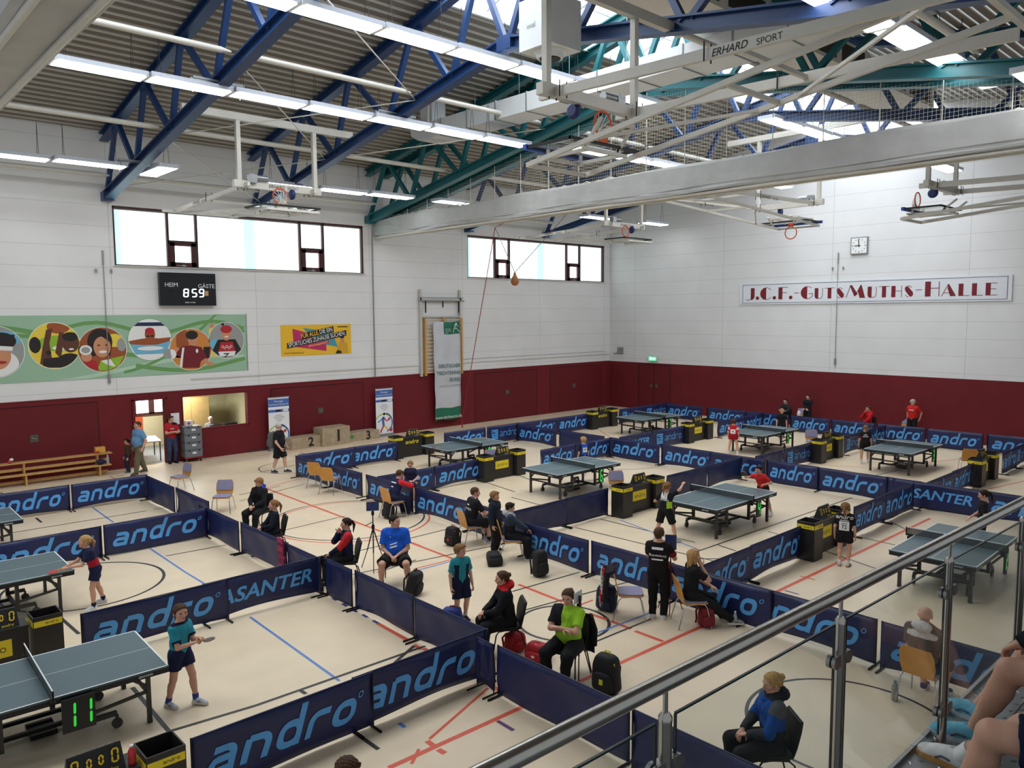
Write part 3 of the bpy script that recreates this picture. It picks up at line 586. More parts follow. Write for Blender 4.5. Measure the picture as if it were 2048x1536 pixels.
disc(9.52,4.52,.74,3,[(8,[(-1,-.1),(1,-.1),(1,-1),(-1,-1)]),(12,[(-.6,.95),(.6,.95),(.8,.7),(-.8,.72)]),(10,[(-1,-.05),(-.4,.05),(0,.1),(.4,.05),(1,.1),(.9,-.1),(.3,-.25),(-.3,-.25),(-.9,-.2)]),(10,el(.0,.25,.24,.3)),(4,el(.0,.42,.22,.16)),(2,el(-.08,.17,.08,.05)),(2,el(.1,.17,.08,.05)),(3,el(0,-.42,.6,.1))],GR)
disc(10.95,4.12,.76,7,[(10,el(-.4,.4,.3,.7)),(2,[(.6,.1),(.95,.1),(.95,-.5),(.6,-.5)]),(0,el(.1,.5,.24,.32)),(2,el(.06,.7,.3,.22)),(0,[(0,.25),(.2,.25),(.25,-.1),(-.05,-.1)]),(5,[(-.45,.15),(0,.2),(.5,.1),(.75,-.4),(.45,-.6),(.4,-1),(-.5,-1),(-.4,-.4),(-.85,-.2),(-.9,-.35)]),(3,[(-.42,.1),(-.32,.1),(-.5,-.9),(-.62,-.85)]),(0,el(.85,-.55,.15,.1)),(3,el(-.95,-.2,.24,.24)),(3,el(.28,-.08,.06,.1))],WH)
disc(12.3,4.42,.68,11,[(8,el(-.5,-.2,.5,.3)),(2,[(-.9,-.6),(-.5,.05),(.5,.05),(.9,-.6),(.4,-1),(-.4,-1)]),(4,[(-.35,-.1),(.35,-.1),(.5,-.7),(-.5,-.7)]),(0,el(0,.32,.26,.33)),(4,el(0,.62,.33,.22)),(3,[(-.5,-.62),(.5,-.62),(.45,-.98),(-.45,-.98)]),(2,[(-.2,-.72),(.15,-.72),(-.1,-.95),(-.2,-.95),(.0,-.78),(-.2,-.78)]),(3,el(0,.2,.12,.04)),(2,[(-.28,.98),(-.12,.98),(-.12,.8),(-.28,.85)])]+[(3,el(-.24+.12*i,-.35-.08*(i%2),.07,.07)) for i in range(5)]+[(4,el(-.24+.12*i,-.35-.08*(i%2),.048,.048)) for i in range(5)])
m=MB(); onwall(m,el(10.12,4.0,.17,.17),.0275,11); onwall(m,[(10.2,4.12),(10.45,4.22),(10.6,4.1),(10.4,4.02),(10.25,3.98)],.0271,0); onwall(m,[(11.4,3.85),(11.62,3.62),(11.78,3.6),(11.8,3.5),(11.6,3.48),(11.35,3.66)],.0271,0); m.build('player_cutout',PM,t)
m=MB(); onwall(m,[(11.62,4.8),(11.78,5.05),(11.9,4.8),(11.9,3.8),(11.7,3.85)],.0232,6); onwall(m,[(11.66,4.72),(11.85,4.75),(11.85,4.4),(11.68,4.4)],.0237,12); onwall(m,circ(11.75,4.98,.09),.0238,0); m.build('athlete_cutout',PM,t)
m=MB(); m.box((13.1,YW-.012,4.32),(.03,.03,2.18)); m.build('edge_strip',GALV,t)
# club poster
t=thing('club_poster','yellow poster reading FÜR ALLE, DIE EIN SPORTLICHES ZUHAUSE SUCHEN','poster',(0,0,0))
m=MB(); m.box((16.13,YW-.006,4.335),(3.22,.012,1.26)); m.build('sheet',M('poster_yellow',(232,184,44),.5,0,.02),t)
m=MB(); X=lambda u:14.52+3.22*u; Z=lambda v:3.705+1.26*v
onwall(m,[(X(.16),Z(.88)),(X(.63),Z(.55)),(X(.63),Z(.12)),(X(.17),Z(.3))],.0135,0); onwall(m,[(X(.3),Z(.9)),(X(.72),Z(.75)),(X(.8),Z(.24)),(X(.5),Z(.4))],.0145,1)
onwall(m,[(X(.28),Z(.72)),(X(.74),Z(.94)),(X(.745),Z(.74)),(X(.28),Z(.52))],.0155,2); onwall(m,[(X(.08),Z(.42)),(X(.93),Z(.8)),(X(.93),Z(.61)),(X(.08),Z(.24))],.0162,2)
onwall(m,[(X(.36),Z(.35)),(X(.67),Z(.48)),(X(.67),Z(.38)),(X(.36),Z(.24))],.0168,0)
onwall(m,[(X(.77),Z(.02)),(X(.79),Z(.2)),(X(.82),Z(.4)),(X(.88),Z(.45)),(X(.94),Z(.36)),(X(.95),Z(.02))],.0172,3); onwall(m,el(X(.865),Z(.5),.1,.14),.0178,4); onwall(m,el(X(.862),Z(.58),.11,.07),.018,2); onwall(m,[(X(.76),Z(.02)),(X(.79),Z(.14)),(X(.85),Z(.1)),(X(.85),Z(.02))],.0183,2)
m.build('printed_shape',[FLAT('poster_magenta',(186,44,98)),FLAT('poster_teal',(70,150,160)),HR,FLAT('poster_mustard',(206,158,40)),SK],t)
m=MB(); ax=V((.94,0,.163)).normalized(); ay=V((-ax.z,0,ax.x)); aw=lambda x,z:TF((X(x),YW-.0195,Z(z)),ax,ay)
put_text(m,text_geo('FÜR ALLE,',.26,'CENTER',0,.004,.72),1,aw(.4,.68),1); put_text(m,text_geo('DIE EIN',.26,'CENTER',0,.004,.72),1,aw(.63,.79),0); put_text(m,text_geo('SPORTLICHES ZUHAUSE SUCHEN:',.25,'CENTER',0,.004,.7),1,aw(.505,.52),0)
put_text(m,text_geo('#Vereinspasiert!!',.13,'CENTER',0,.005),1,aw(.515,.36),1); put_text(m,text_geo('WWW.VEREINE-N.DE',.09,'CENTER',0,.004),1,WT(X(.17),Z(.09),.0195),2); m.add([(X(.8),YW-.0195,Z(.9)),(X(.95),YW-.0195,Z(.9)),(X(.95),YW-.0195,Z(.93)),(X(.8),YW-.0195,Z(.93))],[(0,1,2,3)],3)
m.build('lettering',[WH,FLAT('poster_gold',(250,196,60)),FLAT('poster_maroon',(120,40,50)),HR],t)
# wall bars with hoist frame and the long banner
t=thing('wall_bars','wooden wall bars in a white hoist frame behind the long grey banner','wall bars',(22.55,YW,0))
m=MB()
for x in (-1.18,1.15): m.box((x,-.08,4.5),(.1,.12,4.0))
m.box((0,-.1,6.05),(2.5,.08,.08)); m.box((0,-.1,5.25),(2.2,.06,.06)); m.build('hoist_frame',GREYW,t)
m=MB(); m.tube((-1.3,-.16,5.98),(1.35,-.16,5.98),.035,8); m.tube((-1.3,-.16,6.12),(1.3,-.16,6.12),.02,8); m.build('hoist_bar',GALV,t)
for x in (-.95,.05,1.0): m=MB(); m.box((x,-.18,5.7 if x!=.05 else 5.82),(.05,.04,.55 if x!=.05 else .3)); m.build('strap',DARK,t)
WOOD=M('varnished_wood',(206,156,88),.45,0,.12,14)
m=MB()
for x in (-.97,.12,1.17): m.box((x,-.12,3.85 if x!=.12 else 5.12),(.08,.16,2.66 if x!=.12 else .2))
m.build('upright',WOOD,t); m=MB()
for i in range(15): m.tube((-.97,-.14,2.65+.175*i),(1.17,-.14,2.65+.175*i),.022,6)
m.build('rung',M('rung_wood',(224,186,128),.5,0,.1,14),t)
t=thing('federation_banner','long pale grey banner with green ends hanging over the wall bars','banner',(22.75,YW-.27,2.68))
m=MB(); vs=[];fs=[]; nz=24
for i in range(nz+1):
    for j in range(9):
        z=2.32-4.62*i/nz; x=-.78+1.56*j/8; vs.append((x+.03*i/nz,.03*math.sin(j*1.1+i*.25)+.02*math.sin(i*.9),z+.02*math.sin(j)))
for i in range(nz):
    for j in range(8): fs.append((i*9+j,i*9+j+1,(i+1)*9+j+1,(i+1)*9+j))
m.add(vs,[f[::-1] for f in fs],[1 if i//8>=21 or (i//8<3 and i%8>=3) else 0 for i in range(len(fs))],None,True)
o=m.build('cloth',[M('banner_grey',(196,198,202),.6,0,.04,2),M('banner_green',(34,110,84),.6,0,.03,2)],t)
md=o.modifiers.new('thick','SOLIDIFY'); md.thickness=.006
m=MB(); q=lambda x,z:TF((x,-.065,z),(1,0,0),(0,0,1)); 
for s,z in (('DEUTSCHER',.25),('TISCHTENNIS',-.08),('BUND',-.41)): put_text(m,text_geo(s,.235,'RIGHT',0,.008),1,q(.74,z),0)
put_text(m,text_geo('FASZINATION TISCHTENNIS',.1,'RIGHT'),1,q(.74,-.68),0); put_text(m,text_geo('www.tischtennis.de',.2,'CENTER',0,.004),1,q(0,-2.16),1)
for i in range(3): put_text(m,text_geo(['DEUTSCHER','TISCHTENNIS','BUND'][i],.06,'LEFT'),1,q(-.15,1.98-.09*i),1)
for P in ([(.42,2.22),(.5,2.05),(.62,1.95),(.74,1.84)],[(.42,2.22),(.36,2.0),(.34,1.84)],[(.5,2.05),(.36,2.0)],[(.42,2.2),(.55,2.2),(.62,2.12)]): m.add(*ribbon(P,.025),1,q(0,-.03))
m.add([(x,z,0) for x,z in circ(.5,2.22,.05,14)],[tuple(range(14))],1,q(0,0)); m.build('lettering',[FLAT('banner_ink',(50,100,88)),WH],t)
# hall name sign
t=thing('hall_sign','long white sign with dark red art deco letters naming the hall','sign',(XW-.03,14.985,6.245))
m=MB(); m.box((0,0,0),(.05,11.75,1.02)); m.build('board',M('sign_white',(222,226,232),.5,0,.02),t)
m=MB()
for z in (-.44,.44): m.box((-.027,0,z),(.006,11.45,.025))
for y in (-5.72,5.72): m.box((-.027,y,0),(.006,.03,.9))
m.build('border_line',FLAT('sign_line',(120,124,140)),t)
k,n_=.34,.045
def deco(ch):
    A=[]; bar=lambda x,y0,y1,w=k:A.append([(x-w/2,y0),(x+w/2,y0),(x+w/2,y1),(x-w/2,y1)])
    def ln(pts,w=n_):
        v,f=ribbon(pts,w); A.extend([[(v[i][0],v[i][1]) for i in g] for g in f])
    W=.8
    if ch=='J': bar(.45,.2,1); ln(arc(.1,.22,.24,270,360)); ln([(-.12,.02),(.1,-.02)]); A.append([(.28,.22),(.62,.22),(.45,.0),(.3,.0)]); W=.62
    elif ch in 'CG':
        A.append(arc(.5,.5,.52,90,270,14)); ln(arc(.5,.5,.5,90,35 if ch=='C' else 45,5)); ln(arc(.5,.5,.5,270,325,5)); W=.95
        if ch=='G': ln([(.62,.42),(.95,.42)]); ln([(.92,.42),(.92,.2)])
    elif ch=='F': bar(.25,0,1); ln([(.4,.98),(.85,.98)]); ln([(.4,.55),(.78,.55)]); W=.85
    elif ch=='.': A.append([(a,b) for a,b in circ(.16,.14,.15,14)]); W=.32
    elif ch=='-': ln([(.0,.5),(.42,.5)]); W=.48
    elif ch=='U': A.append([(.05,.3),(.08,.12),(.2,.0),(.4,.0),(.4,1),(.05,1)]); ln([(.3,.02)]+arc(.5,.3,.28,270,360)+[(.78,1)]); W=.86
    elif ch=='T': bar(.45,0,1); ln([(0,.98),(.9,.98)]); W=.9
    elif ch=='S': A.append([(.06,.78),(.18,.95),(.34,.9),(.72,.4),(.74,.16),(.56,.0),(.42,.1),(.1,.55)]); ln(arc(.35,.72,.26,100,20)); ln(arc(.4,.26,.26,270,190)); W=.8
    elif ch=='M': ln([(.0,0),(.32,1)]); A.append([(.26,.95),(.42,1),(.85,.3),(.62,.1)]); A.append([(1.02,.95),(1.12,1),(1.4,0),(1.0,0),(.86,.5)]); ln([(.68,.2),(1.08,.98)]); W=1.42
    elif ch=='H': bar(.2,0,1); ln([(.3,.55),(.86,.55)]); ln([(.86,0),(.86,1)]); W=.92
    elif ch=='A': A.append([(.46,1),(.52,1),(1.05,0),(.62,0),(.42,.66)]); ln([(0,0),(.46,.98)]); ln([(.14,.28),(.7,.28)]); W=1.06
    elif ch=='L': bar(.2,0,1); ln([(.3,.02),(.8,.02)]); W=.82
    elif ch=='E': bar(.2,0,1); ln([(.3,.02),(.82,.02)]); ln([(.3,.98),(.82,.98)]); ln([(.3,.52),(.74,.52)]); W=.84
    return A,W
seq=[('J',1.),('.',1.),('C',1.),('.',1.),('F',1.),('.',1.),('-',1.),('G',1.),('U',.84),('T',.84),('S',.84),('M',1.),('U',.84),('T',.84),('H',.84),('S',.84),('-',1.),('H',1.08),('A',.86),('L',.86),('L',.86),('E',.86)]
tot=sum(deco(c)[1]*s+.1 for c,s in seq); S=10.9/tot; x=0; m=MB()
for c,s in seq:
    A,W=deco(c)
    for P in A:
        m.add([((x+a*s-tot/2)*S,(b*s*.92-.46)*.62,0) for a,b in P],[tuple(range(len(P)))],0,TF((-.0305,0,0),(0,-1,0),(0,0,1)))
    x+=W*s+.1
m.build('lettering',FLAT('sign_maroon',(116,24,36)),t)
# clock, exit sign, small fittings
t=thing('wall_clock','square white wall clock above the hall name sign','clock',(XW-.04,15.04,8.24))
m=MB(); m.box((0,0,0),(.1,.74,.74)); m.build('case',GALV,t); m=MB(); m.box((-.052,0,0),(.01,.66,.66)); m.build('dial',FLAT('dial_white',(234,236,236),.4),t)
m=MB()
for i in range(12):
    a=2*PI*i/12; d=V((0,-math.sin(a),math.cos(a))); m.bar(V((-.059,0,0))+d*.25,V((-.059,0,0))+d*.3,.035 if i%3==0 else .022,.004,(1,0,0))
m.build('hour_mark',HR,t)
for nme,a,l in (('hour_hand',R(269),.19),('minute_hand',R(354),.27)):
    m=MB(); d=V((0,-math.sin(a),math.cos(a))); m.bar(V((-.064,0,0))-d*.07,V((-.064,0,0))+d*l,.035,.006,(1,0,0)); m.build(nme,HR,t)
t=thing('exit_sign','lit green exit sign on the wall above the corner door','sign',(XW-.09,26.1,2.86))
m=MB(); m.box((0,0,0),(.12,.56,.26)); m.build('case',GREYW,t); m=MB(); m.box((-.063,0,0),(.006,.5,.21)); m.build('lit_face',M('lit_exit_green',(52,190,120),.5,0,0,emit=1.3),t)
m=MB(); q=TF((-.068,0,0),(0,-1,0),(0,0,1))
for P in ([(-.14,.05),(-.1,-.02),(-.13,-.08)],[(-.1,-.02),(-.04,-.05)],[(-.14,.05),(-.06,.03)]): m.add(*ribbon(P,.025),0,q)
m.add([(a,b,0) for a,b in circ(-.13,.075,.022,10)],[tuple(range(10))],0,q); m.add([(.02,-.02,0),(.12,-.02,0),(.12,-.05,0),(.2,0,0),(.12,.05,0),(.12,.02,0),(.02,.02,0)],[tuple(range(7))],0,q); m.build('pictogram',M('lit_exit_white',(240,255,245),.5,0,0,emit=2.),t)
m=MB(); m.box((XW-.03,28.45,3.24),(.05,.4,.36)); m.box((XW-.03,28.6,3.06),(.04,.7,.04)); tag(m.build('junction_box',WG),'small grey junction box high in the corner, left of the exit sign','box')
def wall_post(name,x,y,z0,z1,label,ax):
    m=MB(); m.tube((x,y,z0),(x,y,z1),.014,8); d=(.0,.12) if ax=='y' else (.12,0)
    m.tube((x,y,z1),(x,y,z1+.5),.026,8)
    for s in (-1,1): m.box((x+d[0]*s*2,y+d[1]*s*2,z1-.2),(.06,.05,.12))
    m.box((x,y,z0+.1),(.07,.07,.3)); tag(m.build(name,WG),label,'climbing pole' if False else 'pole')
wall_post('guide_rail',XW-.05,15.97,3.0,7.5,'thin upright guide rail crossing the hall name sign','y')
wall_post('guide_rail',8.1,YW-.06,3.1,7.1,'thin upright guide rail crossing the green mural','x')
m=MB(); m.tube((18.9,YW-.04,2.65),(18.9,YW-.04,9.2),.025,8); tag(m.build('drain_pipe',WG),'thin grey upright pipe between the yellow poster and the wall bars','pipe')
m=MB(); m.box((22.9,YW-.02,3.02),(24,.03,.05)); m.box((28,YW-.02,3.2),(13,.025,.03)); tag(m.build('cable_duct',M('duct_pale',(206,202,196),.6,0,0)),'pale cable duct running low along the white window wall','duct')
# hanging ball pear and its ropes, climbing rope
t=thing('ball_pear','brown ball pear hanging on crossed ropes in front of the second window','ball pear',(24.0,25.65,6.85))
m=MB(); m.lathe([(.02,-.25),(.13,-.2),(.185,-.08),(.16,.06),(.08,.2),(.04,.34)],16); m.build('leather_ball',M('leather',(160,100,54),.5,0,.1),t)
m=MB(); m.tube((0,0,.34),(0,1.3,2.42),.015,6); m.tube((0,0,.34),(0,-3.6,2.9),.015,6); m.build('rope',M('rope_grey',(130,120,116),.8,0,0),t)
m=MB(); m.tube((22.0,24.7,8.95),(22.3,27.4,.55),.018,6); m.tube((22.3,27.4,.55),(22.3,27.4,.2),.03,6); m.tube((22,24.7,8.95),(22.6,23.2,9.6),.012,5); tag(m.build('climbing_rope',M('rope_red',(140,44,52),.8,0,.1)),'dark red rope hanging slantwise beside the wall bars','rope')
m=MB()
for q in (0,.9): m.add([(24.2,5.4-q,9.75),(24.2,4.6-q,9.75),(24.3,4.75-q,9.2),(24.4,5.1-q,9.15),(24.6,5.3-q,9.75),(24.6,4.6-q,9.75)],[(0,1,2),(0,2,3),(0,3,4),(1,5,2),(5,3,2),(5,4,3),(0,4,5,1)])
tag(m.build('stage_lamp',DARK),'pair of dark stage lamps hanging at the right edge above the curtain roll','lamp')
# ---------- barriers ----------
NAVY=M('navy_cloth',(25,33,80),.42,0,.09,3.,.45); NAVYT=M('banner_blue_print',(86,160,226),.5,0,.03)
BLK=M('black_plastic',(30,30,31),.45,0,.05); BLKM=M('black_metal',(24,24,26),.4,.4,.05)
def barrier_cloth(seed,Ln=2.3,h=.715,nx=30,nz=7):
    r=random.Random(seed); ph=[r.uniform(0,6) for _ in range(5)]; sag=r.uniform(.02,.08); vs=[]
    for side in (-1,1):
        for i in range(nx+1):
            u=i/nx
            for j in range(nz+1):
                w=j/nz; y=.03*math.sin(PI*w)*(math.sin(u*5+ph[0])+.45*math.sin(u*15+ph[1]+3*w)+.12*math.sin(u*27+ph[3]-4*w))+.012*(1-w)*math.sin(u*9+ph[2])
                z=.04+(h-.02)*w+(1-w)*sag*math.sin(PI*u)*(1 if seed%3 else -.4)-.012*math.sin(PI*u)*w
                vs.append((.015+(Ln-.03)*u,y+side*.004,z))
    n=(nx+1)*(nz+1); fs=[]; g=lambda s,i,j:s*n+i*(nz+1)+j
    for i in range(nx):
        for j in range(nz): fs.append((g(0,i,j),g(0,i+1,j),g(0,i+1,j+1),g(0,i,j+1))); fs.append((g(1,i,j),g(1,i,j+1),g(1,i+1,j+1),g(1,i+1,j)))
        fs.append((g(0,i,nz),g(0,i+1,nz),g(1,i+1,nz),g(1,i,nz))); fs.append((g(0,i,0),g(1,i,0),g(1,i+1,0),g(0,i+1,0)))
    for j in range(nz): fs.append((g(0,0,j),g(0,0,j+1),g(1,0,j+1),g(1,0,j))); fs.append((g(0,nx,j),g(1,nx,j),g(1,nx,j+1),g(0,nx,j+1)))
    yf=lambda u,w:.03*math.sin(PI*w)*(math.sin(u*5+ph[0])+.45*math.sin(u*15+ph[1]+3*w)+.12*math.sin(u*27+ph[3]-4*w))+.012*(1-w)*math.sin(u*9+ph[2])
    m=MB(); m.add(vs,fs,0,None,True); return m.mesh('banner',NAVY),yf
def drape(vs,yf,Ln,cx,cz):
    o=[]
    for x,z,_ in vs:
        X_=cx+x; Z_=cz+z; o.append((X_,yf(X_/Ln,(Z_-.04)/.695)-.0125,Z_))
    return o
def cutmesh(vs,fs,step):
    """split long faces so lettering can follow the folds of the cloth"""
    bm=bmesh.new(); V_=[bm.verts.new(v) for v in vs]
    for f in fs:
        try: bm.faces.new([V_[i] for i in f])
        except ValueError: pass
    bmesh.ops.remove_doubles(bm,verts=bm.verts,dist=1e-5)
    xs=[v[0] for v in vs]; a=min(xs)+step
    while a<max(xs):
        bmesh.ops.bisect_plane(bm,geom=bm.verts[:]+bm.edges[:]+bm.faces[:],plane_co=(a,0,0),plane_no=(1,0,0)); a+=step
    ys=[v[1] for v in vs]; a=min(ys)+step
    while a<max(ys):
        bmesh.ops.bisect_plane(bm,geom=bm.verts[:]+bm.edges[:]+bm.faces[:],plane_co=(0,a,0),plane_no=(0,1,0)); a+=step
    bm.verts.index_update(); o=[tuple(v.co) for v in bm.verts],[tuple(v.index for v in f.verts) for f in bm.faces]; bm.free(); return o
import bmesh
BL_=2.3; CLO=[barrier_cloth(s) for s in range(6)]
fm_=MB()
for x in (.012,BL_-.012): fm_.tube((x,0,.0),(x,0,.745),.011,8)
fm_.tube((.012,0,.735),(BL_-.012,0,.735),.009,6,None,1)
FRAME=fm_.mesh('frame',[BLKM,NAVY]); ft=MB(); ft.bar((0,-.21,.015),(0,.21,.015),.022,.028); FOOT=ft.mesh('foot',BLKM)
_LT={}
def letter_mesh(kind,var):
    if (kind,var) in _LT: return _LT[kind,var]
    yf=CLO[var][1]; m=MB()
    if kind=='A':
        vs,fs,wd=andro_geo(.26,.34); s=1.98/wd; vs,fs=cutmesh([(x*s,y*s,0) for x,y,_ in vs],fs,.12); m.add(drape(vs,yf,BL_,1.16,.38),fs,0)
    elif kind=='S':
        vs,fs=text_geo('ASANTER',.36,'CENTER',.25,.022,1.18); vs,fs=cutmesh(vs,fs,.12); m.add(drape(vs,yf,BL_,1.15,.4),fs,0)
    elif kind=='L':
        vs,fs,wd=andro_geo(.15,0,False); s=1.15/wd; vs,fs=cutmesh([(x*s,y*s,0) for x,y,_ in vs],fs,.12); m.add(drape(vs,yf,BL_,1.42,.38),fs,0)
        sq=[(-.17,-.17),(.17,-.17),(.17,.17),(-.17,.17)]; vs,fs=ribbon(sq,.05,True); m.add(drape(vs,yf,BL_,.52,.38),fs,0); vs,fs=ribbon([(-.08,.1),(.1,.1),(.1,-.1),(-.09,-.1),(-.09,0),(.1,0)],.05); m.add(drape(vs,yf,BL_,.52,.38),fs,0)
    _LT[kind,var]=m.mesh('lettering',NAVYT); return _LT[kind,var]
bcount=0
def barrier(a,b,kind,label,off=0.):
    global bcount
    d=V((b[0]-a[0],b[1]-a[1],0)); Ln=d.length; n=V((-d.y,d.x,0)).normalized()*off
    t=thing('court_barrier',label,'barrier',(a[0]+n.x,a[1]+n.y,0),math.atan2(d.y,d.x),'navy court barriers'); t.scale=(Ln/BL_,1,1)
    v=bcount%6; bcount+=1
    link('banner',CLO[v][0],t); link('frame',FRAME,t); link('foot',FOOT,t,(.03,0,0)); link('foot',FOOT,t,(BL_-.03,0,0))
    if kind!='.': link('lettering',letter_mesh(kind,v),t)
def run(desc,ax,c,spans,frm,word='navy'):
    for i,(a,b,k) in enumerate(spans):
        o=.03*((i%2)*2-1)*.5
        P,Q=((a,c),(b,c)) if ax=='x' else ((c,a),(c,b))
        kd={'A':'with blue letters','S':'with blue capitals','L':'with square mark','.':'with plain face'}[k]
        barrier(P,Q,k,'navy barrier %s, %s from %s, %s'%(kd,ORD[i],frm,desc),o)
run('back row, top left court','x',23.85,[(1.1,3.45,'A'),(3.5,5.46,'A'),(5.49,7.5,'A')],'picture edge')
run('right side of top left court','y',7.45,[(23.76,21.5,'.'),(21.46,19.2,'.')],'window wall')
run('between the two far left tables','x',18.62,[(2.5,4.84,'A'),(4.88,7.2,'A')],'left')
run('beside the seated boy and girl','y',7.2,[(19.1,16.82,'.'),(16.78,14.5,'.'),(14.54,13.15,'.')],'window wall')
run('row behind the girl in teal','x',13.25,[(3.07,5.42,'A'),(4.98,7.3,'S')],'left')
run('right of table eleven court','y',7.28,[(13.08,12.15,'.'),(12.1,10.28,'.'),(10.22,8.38,'.')],'far end')
run('front of table eleven court','x',8.42,[(2.95,5.3,'A'),(5.0,7.3,'A')],'left')
run('row under the balcony handrail','y',7.0,[(8.3,7.95,'.'),(7.9,5.55,'.'),(5.5,3.2,'.')],'far end')
run('aisle row beside table eight court','y',12.1,[(23.58,21.5,'A'),(21.46,19.55,'A'),(19.3,16.97,'A'),(16.93,14.66,'A'),(14.62,13.2,'A')],'window wall')
run('aisle row beside table four court','y',11.75,[(12.3,10.38,'A'),(10.34,8.3,'A'),(8.5,6.32,'A'),(6.9,4.62,'A'),(4.56,2.3,'A')],'far end')
run('row left of table eight desk','x',23.65,[(12.2,14.4,'A'),(14.13,16.2,'A')],'left')
run('behind the table marked eight','x',24.0,[(18.6,20.75,'A'),(20.85,22.75,'L')],'left')
run('row between tables eight and six','x',18.82,[(12.15,14.2,'A'),(14.22,16.25,'A')],'left')
run('row behind the blond boy in blue','x',18.62,[(18.55,20.3,'A'),(20.34,22.25,'A')],'left')
run('row between tables six and four','x',13.2,[(12.2,14.05,'.'),(14.08,15.7,'.')],'left')
run('row behind the boy in red','x',13.1,[(18.12,20.15,'.'),(20.18,22.2,'.')],'left')
run('row in front of table four','x',7.9,[(11.92,13.75,'A'),(13.77,15.9,'A')],'left')
run('row behind girl number 72','x',7.85,[(18.3,20.13,'A'),(20.15,22.1,'A')],'left')
run('long row dividing middle and far courts','y',22.35,[(23.83,21.5,'A'),(21.36,19.0,'.'),(18.7,16.45,'A'),(16.4,14.3,'A'),(14.4,12.4,'A'),(12.36,10.65,'A'),(10.68,8.64,'A'),(8.7,7.75,'.'),(8.5,6.28,'S'),(6.25,3.95,'A')],'window wall')
run('back of the far corner court','x',23.95,[(22.5,24.9,'A'),(24.95,27.06,'A')],'left')
run('behind the far corner table','x',23.95,[(29.25,31.1,'L'),(31.12,33.35,'L')],'left')
run('row along the red end wall','y',32.85,[(23.8,21.65,'A'),(21.4,19.3,'A'),(19.26,17.1,'A'),(17.06,15.2,'A'),(15.16,13.3,'A'),(13.25,11.33,'A'),(11.28,9.28,'A'),(9.18,6.9,'A')],'corner')
run('in front of the far corner table','x',18.5,[(22.6,24.6,'S'),(24.65,26.84,'L')],'left')
run('behind the girl in red','x',18.3,[(28.95,31.1,'A'),(31.1,32.8,'A')],'left')
run('before the far right court','x',12.9,[(22.6,24.4,'.'),(24.5,26.58,'L')],'left')
run('behind the far right table','x',12.75,[(28.7,30.4,'L'),(30.36,32.6,'A')],'left')
run('in front of the far right table','x',7.65,[(22.4,24.41,'A'),(24.42,26.28,'A')],'left')
run('right edge behind the black boxes','x',7.6,[(28.87,30.5,'A'),(30.35,32.4,'L')],'left')
